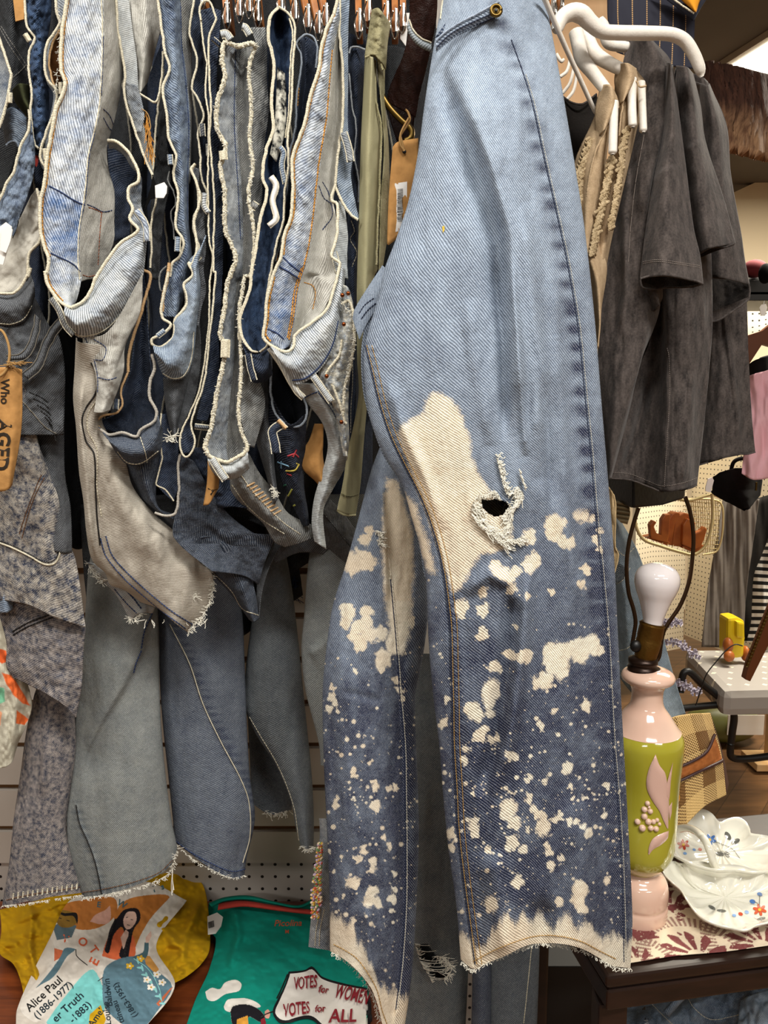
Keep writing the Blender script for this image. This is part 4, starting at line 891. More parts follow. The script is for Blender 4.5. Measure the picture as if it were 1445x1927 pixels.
loft(bt2, 'strap', M_beige, [cv('G', [(525, 395), (508, 500), (540, 640)], .85), cv('G', [(580, 385), (600, 480), (560, 620)], .832), cv('G', [(640, 420), (645, 495), (575, 580)], .84)], n=(24, 24), bulge=.006)
cord(bt2, 'strap_binding', cv('G', [(700, 525), (660, 530), (640, 500), (600, 510), (575, 570), (550, 680), (535, 830)], .832), r=.0012, mat=M_beige)
croc(bt2, 'G', [(590, 780), (560, 900), (540, 1080), (510, 1250), (480, 1400)], 7, .84, .83)
bt1 = thing('beige_top', 'left beige sleeveless top with wide crochet trim next to the blue jeans', 'top', 'beige crochet tops')
loft(bt1, 'body', M_beige, [cv([('G', [(420, 540), (390, 700), (260, 1020), (280, 1400)]), ('H', [(20, 300), (70, 600), (90, 780)])], .85, .84), cv([('G', [(450, 560), (440, 800), (360, 1150), (340, 1500)]), ('H', [(90, 300), (110, 600), (95, 785)])], .83, .82), cv([('G', [(530, 650), (470, 850), (440, 1200), (420, 1500)]), ('H', [(160, 200), (120, 500), (100, 790)])], .85, .84)], n=(40, 140), nz=(.003, 12, 90), bulge=.006)
loft(bt1, 'strap', M_beige, [cv('G', [(425, 520), (390, 680), (395, 860)], .835), cv('G', [(480, 520), (490, 620), (440, 800)], .82), cv('G', [(520, 590), (532, 655), (460, 770)], .828)], n=(24, 24), bulge=.006)
cord(bt1, 'strap_binding', cv('G', [(534, 655), (500, 665), (475, 720), (440, 830), (400, 900), (350, 1100), (320, 1400)], .822), r=.0014, mat=M_beige)
croc(bt1, 'G', [(370, 850), (340, 950), (300, 1080), (300, 1250), (320, 1400)], 16, .838, .83)
croc(bt1, 'G', [(490, 960), (470, 1080), (440, 1230), (400, 1400), (370, 1560)], 9, .83, .82)
H_tan = loft(None, 'tan_garment', cloth('tan_gauze', '#c9b086', '#b0946a', scale=50), [cv('I', [(20, 60), (40, 300), (55, 690)], .92), cv('I', [(60, 120), (75, 200), (70, 500), (95, 560), (60, 700)], .915)], n=(14, 60), nz=(.003, 8, 30)); tag(H_tan.o, 'narrow tan gauze garment between blue jeans and lamp harp', 'garment')
H_str = loft(None, 'ribbed_sleeve', cloth('ribbed_cream', '#a39372', '#7a6a4e', scale=40), [cv('I', [(50, 160), (60, 260), (110, 320)], 1.05), cv('I', [(165, 180), (175, 260), (155, 335)], 1.05)], n=(20, 30), rd=[('r', [(1152, 945+8*i), (1185, 950+8*i)], 2, .006, 1, 1) for i in range(5)]); tag(H_str.o, 'cream ribbed sleeve behind the black box bag', 'sleeve')

# jeans behind the lamp
M_bj = denim('denim_behind_lamp', '#3d4f5c', '#8494a0', mot=14, fade=.5)
bj = thing('jeans', 'faded grey blue jeans hanging behind the lamp', 'jeans')
b_ = loft(bj, 'leg', M_bj, [cv('I', [(30, 230), (50, 700), (80, 1200), (90, 1420), (380, 1750)], 1.15, 1.2), cv('I', [(50, 250), (130, 700), (200, 1200), (300, 1500), (450, 1755)], 1.12, 1.15), cv('I', [(100, 300), (240, 560), (400, 1100), (480, 1400), (575, 1710)], 1.15, 1.2)], n=(40, 100), nz=(.01, 20, 60), solid=.002)
vb_ = bvh(b_); stitch(bj, vb_, 'I', [[(60, 480), (130, 560), (210, 500)], [(60, 780), (120, 740), (180, 640)], [(90, 1250), (160, 1230), (220, 1160)], [(270, 620), (260, 700)]], M_edge, r=.0006)
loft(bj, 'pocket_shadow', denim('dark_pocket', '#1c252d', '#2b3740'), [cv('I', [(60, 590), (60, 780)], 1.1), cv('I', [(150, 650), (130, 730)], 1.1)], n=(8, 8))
# jeans under the table
M_uj = denim('denim_under_table', '#243750', '#7d91a6', mot=18, motamt=.9)
uj = thing('jeans', 'dark blue jeans with belt loops piled under the side table', 'jeans')
ub = loft(uj, 'waistband', M_uj, [cv('K', [(200, 1830), (420, 1770), (700, 1700), (900, 1660), (1200, 1600)], 1.0, 1.05), cv('K', [(220, 1960), (480, 1880), (750, 1780), (950, 1740), (1200, 1720)], .94, 1.0), cv('K', [(230, 2100), (520, 2050), (800, 1980), (1000, 1930), (1200, 1900)], .92, .97)], n=(60, 120), nz=(.012, 25, 25))
uv_ = bvh(ub); decal(uj, 'waist_label', uv_, [('K', [(330, 1850), (380, 1815), (440, 1960), (340, 1990)], '#14161c', 0, 'hard')], step=6)
text(uj, 'size_print', uv_, 'FIT', 'K', (372, 1905), (.25, 1), 34, '#c9c9c9')
stitch(uj, uv_, 'K', [[(400, 1780), (520, 1900), (640, 2000)], [(640, 1750), (700, 1840), (800, 1900), (1000, 1860), (1150, 1840)]], M_edge, r=.0005)
loft(uj, 'belt_loop', M_uj, [cv('K', [(490, 1850), (580, 1760), (660, 1720)], .93), cv('K', [(530, 1880), (600, 1800), (665, 1735)], .93)], n=(8, 20), bulge=.004)
rp_ = thing('ripped_jeans', 'folded faded jeans with torn knees at the bottom right edge', 'jeans')
loft(rp_, 'leg', denim('denim_ripped_fold', '#4a5e76', '#a9b6c2', mot=16, motamt=.8), [cv('K', [(980, 1780), (1060, 1740), (1200, 1700)], .96), cv('K', [(960, 1960), (1060, 1900), (1200, 1880)], .93), cv('K', [(960, 2100), (1100, 2080), (1200, 2050)], .92)], n=(30, 30), nz=(.01, 18, 18))
und = thing('dark_backdrop', 'black cabinet block added to darken the space under the side table', 'backdrop')
box('body', (.52, 1.12, .3), (.62, .1, .6), plain('backdrop_black', '#0d0b0a', .6), und)  # black block added so the space under the table stays dark
# ------------------------------------------------------------------ the bleached jeans in front
CREAM = np.array(srgb('#ece4cf')[:3]); WARM = np.array(srgb('#e8d3b6')[:3])
M_main = denim('denim_bleached', '#121f42', '#a6b7cb', period=.0023, ang=-.75, con=.6, mot=26, motamt=.3, fleck=.32, pk=1.6)
M_main_in = denim('denim_inside', '#20304a', '#4a5c78', period=.0023, mot=20, motamt=.2)
spN = [(820, 130, 25), (950, 80, 25), (925, 85, 18), (1090, 110, 55), (1070, 70, 40), (1110, 150, 35), (1040, 190, 34), (1000, 200, 20), (1190, 60, 45), (1250, 40, 35), (1140, 65, 25), (800, 240, 40), (810, 215, 30), (790, 280, 30), (800, 330, 22), (720, 320, 32), (745, 340, 26), (700, 305, 20), (760, 425, 26), (775, 400, 18), (740, 440, 14), (880, 515, 20), (905, 525, 20), (1135, 575, 25), (970, 620, 17), (1040, 625, 12), (970, 705, 20), (880, 745, 34), (870, 770, 30), (905, 810, 28), (1030, 835, 34), (1035, 810, 24), (1230, 862, 20), (985, 755, 18), (1010, 775, 18), (1040, 785, 16), (1080, 795, 16), (1100, 790, 14), (1150, 805, 14), (1180, 812, 16), (1205, 830, 12), (720, 820, 26), (735, 800, 18), (730, 860, 20), (625, 860, 20), (625, 920, 18), (895, 895, 28), (880, 920, 20), (790, 930, 14), (945, 930, 18), (1050, 910, 14), (1050, 940, 18), (1110, 960, 14), (1060, 1000, 18), (1310, 650, 14), (1300, 780, 16), (1260, 830, 10), (1220, 300, 22), (1080, 328, 14), (1000, 355, 10), (1015, 375, 14), (1030, 395, 12), (800, 1170, 33), (920, 1070, 25), (1190, 1100, 33), (1185, 1150, 30), (1200, 1190, 24), (1310, 1070, 16), (1100, 1160, 18), (690, 490, 20), (680, 540, 16), (825, 440, 16), (800, 450, 12), (870, 70, 16), (890, 60, 12), (690, 640, 10), (725, 680, 12), (960, 850, 12), (1060, 600, 10), (1250, 560, 10), (1155, 650, 14), (1215, 700, 12), (865, 660, 10), (970, 520, 12), (600, 370, 14), (590, 375, 20), (610, 270, 14),
       (225, 40, 22), (330, 90, 36), (320, 130, 20), (380, 30, 40), (105, 220, 12), (105, 260, 16), (120, 290, 16), (385, 190, 14), (400, 230, 16), (412, 265, 12), (90, 315, 14), (130, 325, 12), (200, 580, 16), (200, 605, 16), (290, 630, 14), (300, 655, 14), (350, 662, 12), (380, 660, 14), (260, 655, 8), (120, 710, 12), (120, 740, 16), (280, 740, 14), (300, 730, 15), (300, 750, 12), (330, 875, 13), (325, 835, 10), (245, 930, 16), (210, 975, 14), (230, 970, 12), (285, 985, 18), (283, 1020, 16), (190, 1075, 26), (215, 1080, 18), (280, 1110, 22), (270, 1150, 26), (300, 1160, 20), (200, 1240, 13), (315, 1180, 14), (380, 1040, 16), (375, 1110, 14), (370, 1150, 16), (372, 1200, 14), (165, 1215, 11), (155, 1130, 8), (270, 545, 12), (220, 430, 10), (145, 515, 10), (110, 830, 11), (205, 145, 12), (205, 480, 8), (240, 475, 10), (355, 920, 12), (350, 905, 8), (130, 90, 6), (275, 700, 8), (90, 935, 9), (145, 960, 8)]
spM = [(150, 1110, 45), (190, 1090, 40), (220, 1100, 40), (230, 960, 22), (210, 1000, 25), (130, 1330, 35), (120, 1380, 25), (215, 1330, 28), (220, 1370, 25), (180, 1400, 30), (185, 1470, 32), (230, 1430, 35), (280, 1425, 30), (160, 1430, 24), (950, 990, 32), (1070, 930, 45), (1060, 970, 35), (960, 1110, 38), (980, 1080, 24), (1105, 1010, 24), (1140, 1015, 26), (1190, 880, 40), (1225, 840, 24), (1240, 900, 16), (1040, 787, 12), (1085, 810, 12), (1145, 832, 14), (745, 1245, 25), (745, 1320, 26), (650, 1305, 30), (640, 1335, 20), (740, 1430, 24), (740, 1400, 15), (1080, 1520, 50), (1040, 1540, 30), (1130, 1500, 36), (1190, 1205, 22), (1215, 1140, 22), (1050, 1234, 14), (945, 1260, 14), (940, 1528, 28), (1180, 1490, 36), (1230, 1480, 40), (1270, 1500, 24), (840, 1160, 28), (800, 1130, 30), (870, 1230, 22), (870, 1180, 24), (870, 1520, 20), (890, 1150, 24), (890, 1400, 14), (1200, 1130, 14), (420, 1375, 16), (1250, 1000, 20), (1270, 1040, 16), (1270, 960, 14)]
spots = [(580+x/2.331, 1200+y/2.331, r/2.331) for x, y, r in spN]+[(600+x/2.408, 600+y/2.408, r/2.408) for x, y, r in spM]
rs_ = np.random.RandomState(11)
for k in range(1700):
    y = 1000+900*rs_.rand()**.75; x = rs_.uniform(600, 1190); 
    if rs_.rand() < np.clip((y-1050)/350, .12, 1): spots.append((x, y, rs_.choice([1.0, 1.3, 1.7, 2.3, 3.2, 4.4], p=[.42, .26, .15, .10, .05, .02])))
for k in range(26):      # comet-like trails of droplets
    x, y = rs_.uniform(620, 1160), rs_.uniform(1150, 1700); a = rs_.uniform(-.5, 1.2)
    for j in range(rs_.randint(3, 8)): spots.append((x+j*9*math.cos(a)+rs_.normal(0, 2), y+j*9*math.sin(a)+rs_.normal(0, 2), rs_.uniform(1, 3.2)))
spots = np.array(spots)
def splat(px, py):
    a = np.zeros(len(px)); wx = px+fbm(px/8, py/8, 3)*7; wy = py+fbm(px/8, py/8, 14)*8
    order = np.argsort(py, kind='stable'); 
    for x, y, r in spots:
        R0 = r*1.7+6; m = np.where((np.abs(px-x) < R0) & (np.abs(py-y) < R0*1.25))[0]
        if len(m):
            q = np.hypot(wx[m]-x, (wy[m]-y)*.88) if r > 5 else np.hypot(px[m]-x, py[m]-y)
            soft = 1.3+r*.34
            a[m] = np.maximum(a[m], np.clip(.5-(q-r*1.0)/(2*soft), 0, .5+min(.4, .1+r*.03)))
    return a
patchR = [(815, 738), (845, 748), (862, 765), (875, 800), (884, 830), (888, 860), (905, 900), (925, 925), (950, 965), (965, 1000), (958, 1030), (935, 1038), (905, 1042), (885, 1072), (865, 1110), (852, 1112), (840, 1080), (822, 1020), (800, 960), (775, 890), (748, 815), (755, 800), (775, 790), (797, 775), (800, 755)]
patchS = [(762, 925), (785, 955), (792, 985), (806, 1020), (815, 1060), (820, 1080), (806, 1075), (795, 1045), (785, 1010), (765, 955)]
patchL = [(728, 900), (745, 905), (762, 950), (775, 1000), (778, 1080), (774, 1160), (770, 1200), (757, 1232), (742, 1230), (735, 1190), (725, 1130), (720, 1060), (720, 990), (724, 930)]
def pmask(px, py, poly, soft, ragx=3):
    d, _, _ = seg_dist(px, py, poly+poly[:1]); ins = inside(px, py, poly); return np.clip(.5+np.where(ins, d, -d)/(2*soft)+fbm(px/9, py/9, 6)*.18, 0, 1)
def bleach(hemline, patches, hb=70):
    hx = np.array(hemline, float)
    def f(px, py, pc):
        a = splat(px, py)*np.clip((py-940)/40, 0, 1)
        for p in patches: a = np.maximum(a, pmask(px, py, p, 13))
        hy = np.interp(px, hx[:, 0], hx[:, 1]); t = (py-(hy-hb-28*fbm(px/16, px*0+2, 5)-14*fbm(px/5, py/40, 7)))/46
        a = np.maximum(a, np.clip(.35+t, 0, 1)); col = CREAM[None]*(1-.0)+0*px[:, None]
        wm = np.clip(.5+fbm(px/60, py/60, 9)+((py > 880) & (py < 1130))*.5, 0, 1)[:, None]
        pc[:, :3] = CREAM*(1-wm*.7)+WARM*wm*.7; pc[:, 3] = a; return pc
    return f
def seamfade(line, w, amt, per=34.):
    """dark worn blotches alternating along a seam"""
    def f(px, py):
        d, s, t = seg_dist(px, py, line); L = len(line)
        return np.exp(-(d/w)**2)*(.5+.5*np.sin(py/per*6.28+3*fbm(py/60, py*0, 3)))*amt
    return f
outseam = [(938, 10), (962, 75), (985, 140), (1003, 200), (1022, 290), (1040, 370), (1058, 450), (1072, 520), (1088, 620), (1102, 760), (1112, 860), (1120, 960), (1132, 1080), (1143, 1210), (1152, 1380), (1163, 1520), (1170, 1650), (1174, 1810)]
inseam = [(688, 650), (698, 690), (715, 760), (735, 820), (758, 868), (790, 930), (812, 985), (830, 1050), (840, 1110), (848, 1180), (850, 1250), (852, 1330), (853, 1400), (858, 1480), (862, 1560), (872, 1650), (884, 1740), (895, 1815)]
sf1 = seamfade([(x-8, y) for x, y in outseam], 15, .55, 38); sf2 = seamfade([(x+8, y) for x, y in inseam], 9, .3, 16)
def fadeR(px, py):
    f = np.interp(py, [0, 120, 350, 600, 800, 950, 1100, 1300, 1500, 1800], [.74, .80, .70, .56, .48, .34, .20, .08, .06, .08])
    f += .12*np.exp(-((px-960)/60)**2)*np.interp(py, [300, 600, 1000, 1200], [0, 1, .8, 0])
    f += .12*np.exp(-((px-900)/40)**2)*np.interp(py, [100, 200, 380, 500], [0, 1, 1, 0])
    return f+.10*fbm(px/45, py/70, 12)+.16*fbm(px/14, py/26, 22)*np.interp(py, [0, 500, 900], [1, .5, .3])-sf1(px, py)-sf2(px, py)
jm = thing('jeans', 'large light blue wide leg jeans with bleach splatter and a torn knee, hanging in front', 'jeans')
Lc = [(842, -60), (832, 0), (818, 75), (801, 180), (786, 290), (768, 380), (745, 450), (724, 505), (712, 560), (692, 625), (684, 672), (688, 740), (700, 800), (725, 860), (755, 910), (772, 965), (790, 1030), (801, 1090), (806, 1200), (814, 1300), (826, 1400), (834, 1500), (844, 1600), (858, 1700), (868, 1820)]
Rc = [(1012, -60), (1026, 0), (1040, 70), (1060, 180), (1080, 300), (1100, 430), (1119, 600), (1132, 760), (1144, 900), (1155, 1040), (1163, 1200), (1170, 1340), (1179, 1500), (1187, 1650), (1190, 1740), (1186, 1825)]
hemR = [(0, 1806), (.08, 1824), (.16, 1812), (.28, 1796), (.42, 1777), (.55, 1775), (.68, 1782), (.80, 1800), (.90, 1818), (1, 1822)]
rdR = [('s', [(965, 860), (962, 720), (960, 600), (948, 430), (915, 310), (872, 210), (822, 80)], 5, .026, 46), ('r', [(828, 130), (868, 240), (900, 340), (935, 460), (945, 620)], 22, -.016),
       ('r', [(985, 380), (1000, 520), (1015, 700), (1010, 900)], 16, .010), ('r', [(925, 480), (945, 640), (950, 830)], 9, -.009), ('r', [(960, 480), (975, 640), (985, 800), (990, 860)], 8, .007),
       ('r', [(1040, 480), (1050, 650), (1060, 850), (1075, 1100)], 13, .005), ('r', [(1000, 620), (1030, 800), (1040, 1000)], 8, -.004), ('r', [(880, 560), (900, 700), (925, 840)], 16, .005), 
       ('r', [(965, 1080), (955, 1200), (930, 1400), (900, 1500)], 14, -.012), ('r', [(995, 1060), (985, 1200), (965, 1360), (930, 1500)], 14, .010), ('r', [(1010, 900), (1060, 1000), (1100, 1150)], 18, .004),
       ('r', [(870, 1120), (920, 1080), (960, 1100), (975, 1150)], 14, .008), ('r', [(720, 700), (755, 800), (800, 900), (835, 1000)], 12, .006), ('r', [(960, 1820), (940, 1700), (920, 1600)], 26, .012), ('r', [(1090, 1820), (1100, 1700), (1090, 1500)], 30, .008), ('r', [(1020, 1820), (1020, 1720)], 22, -.012, 1, 1),
       ('r', [(x+5, y) for x, y in outseam[3:]], 3.0, .0016, 1, 1), ('r', [(x+6, y) for x, y in inseam], 5.0, .0024, 1, 1), ('r', [(x-3, y) for x, y in inseam], 2.5, -.003, 1, 1)]
hole = [(905, 938), (915, 940), (930, 938), (948, 942), (958, 950), (945, 968), (930, 972), (918, 965), (906, 955)]
RL = leg(jm, 'front_leg', [M_main], Lc, Rc, [(0, -60)], hemR, [(-60, .80), (200, .775), (700, .76), (1300, .745), (1830, .735)], n=(250, 930), bulge=.035, thick=.045, rd=rdR, nz=(.0025, 30, 110), paint=bleach([(840, 1812), (890, 1822), (950, 1795), (1010, 1776), (1070, 1782), (1150, 1822), (1190, 1820)], [patchR, patchS], 62), fade=fadeR, hole=[hole], pw=.55, seed=5)
Lb = [(735, 780), (715, 840), (700, 880), (686, 930), (668, 1000), (648, 1070), (626, 1140), (614, 1220), (607, 1300), (608, 1400), (612, 1500), (617, 1600), (620, 1700), (621, 1800), (622, 1960)]
Rb = [(760, 780), (780, 880), (800, 980), (806, 1080), (805, 1160), (795, 1240), (782, 1310), (783, 1400), (786, 1480), (788, 1560), (786, 1650), (781, 1750), (773, 1850), (757, 1960)]
hemL = [(0, 1790), (.1, 1798), (.25, 1815), (.4, 1838), (.52, 1862), (.62, 1895), (.72, 1935), (.85, 1958), (1, 1950)]
bseam = [(735, 1090), (745, 1200), (752, 1300), (760, 1400), (762, 1500), (763, 1600), (762, 1700), (756, 1800), (745, 1900)]
def fadeL(px, py):
    f = np.interp(py, [780, 950, 1100, 1250, 1400, 1900], [.40, .34, .30, .20, .09, .07])
    return f+.10*fbm(px/40, py/60, 18)+.12*fbm(px/13, py/22, 28)-.25*np.exp(-((px-755)/14.)**2)*(py > 1200)
LLg = leg(jm, 'back_leg', [M_main], Lb, Rb, [(0, 780)], hemL, [(780, .88), (1100, .865), (1500, .84), (1960, .82)], n=(130, 620), bulge=.028, thick=.035, rd=[('s', bseam, 1.5, -.006, 30, 1), ('r', [(715, 900), (722, 1000), (728, 1150)], 8, .008), ('r', [(640, 1180), (650, 1400), (660, 1600)], 18, .005), ('r', [(700, 1850), (690, 1700)], 12, .006), ('r', [(640, 1300), (720, 1320)], 8, -.002)], nz=(.003, 28, 100), paint=bleach([(620, 1790), (650, 1806), (680, 1840), (700, 1890), (715, 1935), (760, 1950)], [patchL], 75), fade=fadeL, seed=8)
bm_, bl_ = bvh(RL), bvh(LLg)
M_thG = plain('gold_thread', '#a9823f', .9); M_thB = plain('dark_thread', '#1d2740', .9); M_thP = plain('pale_thread', '#c9c6b8', .9)
# seams
stitch(jm, bm_, 'O', [outseam[1:]], M_thB, r=.00045, solid=True, name='outer_seam', off=.0004)
stitch(jm, bm_, 'O', [[(x+4, y) for x, y in outseam[2:]]], M_thP, r=.00033, dash=4, gap=1.5, name='seam_thread')
stitch(jm, bm_, 'O', [[(x-1, y) for x, y in inseam]], M_thB, r=.0007, solid=True, name='inner_seam', off=.0002)
stitch(jm, bm_, 'O', [[(x+2.5, y) for x, y in inseam], [(x+12, y) for x, y in inseam]], M_thG, r=.00042, dash=4, gap=1.8, name='inseam_stitching')
stitch(jm, bl_, 'O', [bseam], M_thB, r=.0006, solid=True, name='back_leg_seam', off=.0004)
stitch(jm, bl_, 'O', [[(x+3, y) for x, y in bseam]], M_thP, r=.0005, dash=4, gap=1.5, name='back_leg_thread')
hemE = np.array([[868, 1808], [890, 1824], [930, 1803], [975, 1785], [1010, 1776], [1050, 1776], [1090, 1785], [1130, 1805], [1160, 1820], [1186, 1822]], float)
stitch(jm, bm_, 'O', [[(x, y-15) for x, y in hemE[1:-1]]], M_thG, r=.00045, dash=5, gap=2, name='hem_stitching')
hemF = np.array([[622, 1790], [640, 1799], [665, 1816], [685, 1842], [703, 1875], [713, 1915], [722, 1940]], float)
stitch(jm, bl_, 'O', [[(x+6, y-13) for x, y in hemF]], M_thG, r=.00045, dash=5, gap=2, name='hem_stitching')
fray(jm, 'frayed_hem', np.c_[hemE[:, 0], hemE[:, 1]+2, np.full(len(hemE), .712)], 260, ln=7, r=.0003, mat=M_fray)
fray(jm, 'frayed_hem', np.c_[hemF[:, 0], hemF[:, 1]+2, np.full(len(hemF), .815)], 170, ln=8, r=.0003, mat=M_fray)
# upper body left of the leg, back of the seat with belt loop
M_mainU = M_main
ct = loft(jm, 'back_seat', M_mainU, [cv('O', [(720, 500), (690, 545), (668, 582), (664, 600)], .80, .80), cv('O', [(745, 520), (715, 570), (690, 610), (676, 640)], .79)], n=(40, 50), bulge=.004, fade=.5)
loft(jm, 'back_rise', M_mainU, [cv('O', [(712, 545), (690, 600), (680, 660), (684, 740), (700, 800), (722, 858), (752, 905), (780, 985), (800, 1090)], .79, .80), cv('O', [(740, 545), (725, 600), (715, 660), (720, 740), (740, 800), (765, 858), (790, 905), (815, 985), (820, 1090)], .80, .81)], n=(16, 100), fade=.5)
stitch(jm, bvh(ct), 'O', [[(676, 590), (686, 575), (705, 560)], [(680, 600), (692, 584), (708, 570)]], M_thB, r=.0006)
# pocket: facing edge and opening
pk_ = [(820, 76), (838, 60), (858, 47), (880, 35), (905, 22), (930, 8), (938, 4)]
pb = loft(jm, 'front_pocket', M_mainU, [cv('O', [(p[0], p[1]) for p in pk_], .752), cv('O', [(821, 95), (842, 76), (862, 62), (884, 51), (908, 41), (930, 32), (942, 28)], .752)], n=(14, 80), bulge=.0025, fade=lambda x, y: .55+.3*fbm(x/6, y/9, 3))
cord(jm, 'pocket_edge', cv('O', pk_, .749), r=.0012, mat=M_mainU)
stitch(jm, bvh(pb, RL), 'O', [[(822, 88), (840, 70), (860, 56), (882, 45), (906, 34), (930, 24)], [(821, 96), (842, 78), (862, 64), (884, 53), (908, 43), (932, 33)]], M_thB, r=.0005)
rv = P(933, 21, .747); tube('rivet', [rv+np.array([0, -.0012, 0])+.0046*np.array([(math.cos(a), 0, math.sin(a)) for a in np.linspace(0, 6.283, 24)])], .0017, M_brass, jm, seg=8); ball('rivet_cap', rv, .004, M_brass, jm, (1, .4, 1)); ball('rivet_centre', rv+np.array([0, -.0018, 0]), .0018, M_blk, jm, (1, .4, 1))
loft(jm, 'pocket_opening', M_main_in, [cv('O', [(818, 72), (850, 20), (850, -50)], .775), cv('O', [(932, 6), (925, -20), (915, -60)], .775)], n=(20, 20), fade=.2)
stitch(jm, bm_, 'O', [[(829, 36), (834, 0), (840, -20)]], M_edge, r=.0008, solid=True, name='side_edge')
# torn knee: loose white threads around the hole
paths = []
def threads(pts, n, amp, ln, d0=None, slope=.5, per=1.3):
    c = cat(np.array(Z('M', pts)), 300)
    for k in range(n):
        i = rng.randint(0, 300-1); x, y = c[i]; L = ln*rng.uniform(.5, 1.1); m = 14; t = np.linspace(0, 1, m); a = slope+rng.normal(0, .25)
        ph = rng.uniform(0, 6); px = x+L*t*math.cos(a)+amp*np.sin(t*per*6+ph)*.4; py = y+L*t*math.sin(a)+amp*np.sin(t*per*7+ph)
        w = cast(bm_, px, py, .0012+.003*rng.rand()); paths.append(w)
threads([(800, 620), (815, 680), (830, 740), (850, 800)], 60, 2.2, 16, slope=.35)
threads([(700, 830), (690, 880), (720, 930), (790, 990), (830, 1020)], 150, 2.6, 34, slope=.45)
threads([(850, 830), (880, 860), (870, 920), (860, 960)], 110, 3.0, 30, slope=2.0)
threads([(900, 760), (925, 800), (900, 840), (860, 880)], 90, 2.6, 24, slope=2.3)
threads([(720, 800), (760, 790), (800, 780), (820, 810)], 50, 2., 12, slope=1.7)
threads([(800, 960), (850, 1000), (900, 1000), (920, 980)], 70, 2.4, 18, slope=.5)
threads([(905, 680), (915, 720), (930, 760)], 24, 1.8, 8, slope=.8)
tube('frayed_threads', paths, .00045, M_fray, jm, seg=4)
# second, small tear on the back leg
paths = []
c = cat(np.array(Z('M', [(270, 960), (290, 980), (280, 1010), (300, 1030)])), 60)
for k in range(50):
    x, y = c[rng.randint(0, 60)]; t = np.linspace(0, 1, 8); w = cast(bl_, x+10*t*rng.uniform(-1, 1)+np.sin(t*8)*1.5, y+8*t*rng.uniform(-.5, 1), .002*rng.rand()+.0006); paths.append(w)
tube('frayed_threads', paths, .0005, M_fray, jm, seg=4)
decal(jm, 'yellow_fleck', bm_, [('L', [(526, 1232), (538, 1228), (540, 1250), (530, 1268)], '#c9a93a')], step=3)

# belt, buckle, tag right beside the bleached jeans
bel = thing('belt', 'dark brown leather belt with a brass buckle hanging left of the bleached jeans', 'belt')
M_bl = cloth('dark_brown_leather', '#2e1610', '#1c0d09', scale=120, rough=.45, bump=.5)
loft(bel, 'strap', M_bl, [cv('L', [(350, -40), (352, 60), (350, 150), (318, 300), (262, 430), (235, 500), (232, 560)], .86, .90), cv('L', [(500, -40), (492, 100), (465, 250), (430, 400), (400, 520), (380, 640)], .86, .90)], n=(30, 60), bulge=.004, nz=(.0015, 12, 30), solid=.003)
loft(bel, 'hanging_end', M_bl, [cv('L', [(225, 530), (240, 640), (280, 770)], .93), cv('L', [(380, 600), (370, 700), (370, 780)], .93)], n=(12, 12), solid=.003)
c = cat(cv('L', [(195, 515), (240, 585), (300, 650), (345, 690), (360, 715), (355, 750), (320, 770)], .885), 50)
tube('buckle', P(c[:, 0], c[:, 1], c[:, 2]), .0036, M_brass, bel, seg=10)
gs = thing('denim_strap', 'grey denim tab wrapped around the brown leather belt', 'strap')
loft(gs, 'tab', denim('denim_grey_tab', '#5f6c78', '#a6aeb2', mot=40), [cv('L', [(345, 110), (365, 165), (410, 210), (468, 235)], .85), cv('L', [(335, 150), (355, 200), (400, 250), (468, 285)], .85)], n=(10, 40), bulge=.003)
cord(gs, 'tab_edge', cv('L', [(345, 105), (365, 160), (410, 207), (468, 232)], .848), r=.001)
kt = thing('price_tag', 'brown kraft price tag with a white barcode sticker beside the brass buckle', 'tag')
kp = [('L', x, y) for x, y in ((262, 800), (285, 775), (385, 752), (400, 900), (370, 1010), (300, 1200), (236, 1325), (222, 1250))]
tg = loft(kt, 'card', M_card, [cv('L', [(258, 800), (245, 950), (235, 1100), (228, 1310)], .865), cv('L', [(290, 770), (285, 950), (270, 1100), (240, 1330)], .862), cv('L', [(395, 752), (395, 950), (370, 1100), (330, 1250)], .868)], n=(20, 20), nz=(.002, 30, 30))
vt = bvh(tg)
decal(kt, 'barcode_sticker', vt, [('L', [(268, 998), (335, 988), (330, 1245), (272, 1262)], '#e3e1dd', 0, 'hard')]+[('L', [(282, 1030+k*7.5), (282, 1030+k*7.5+rng.choice([2, 3, 4.5])), (312, 1027+k*7.5+3), (312, 1027+k*7.5)], '#1a1a1a', .0003, 'hard') for k in range(24)], step=8)
for k, g in enumerate(('*1', '04', '73', '09')): text(kt, 'barcode_digits', vt, g, 'L', (276, 1080+k*32), (0, 1), 14, '#333333', off=.0014)
ball('tag_hole', P(650+320/2.89, 825/2.89, .861), .0022, M_blk, kt, (1, .5, 1))
tw = [cat(cv('L', p, .858, .85), 30) for p in ([(320, 820), (300, 790), (298, 740), (330, 690), (350, 650), (340, 610), (325, 595)], [(320, 820), (308, 775), (300, 730), (345, 640)])]
tube('twine', [P(q[:, 0], q[:, 1], q[:, 2]) for q in tw], .0012, M_twine, kt, seg=6)
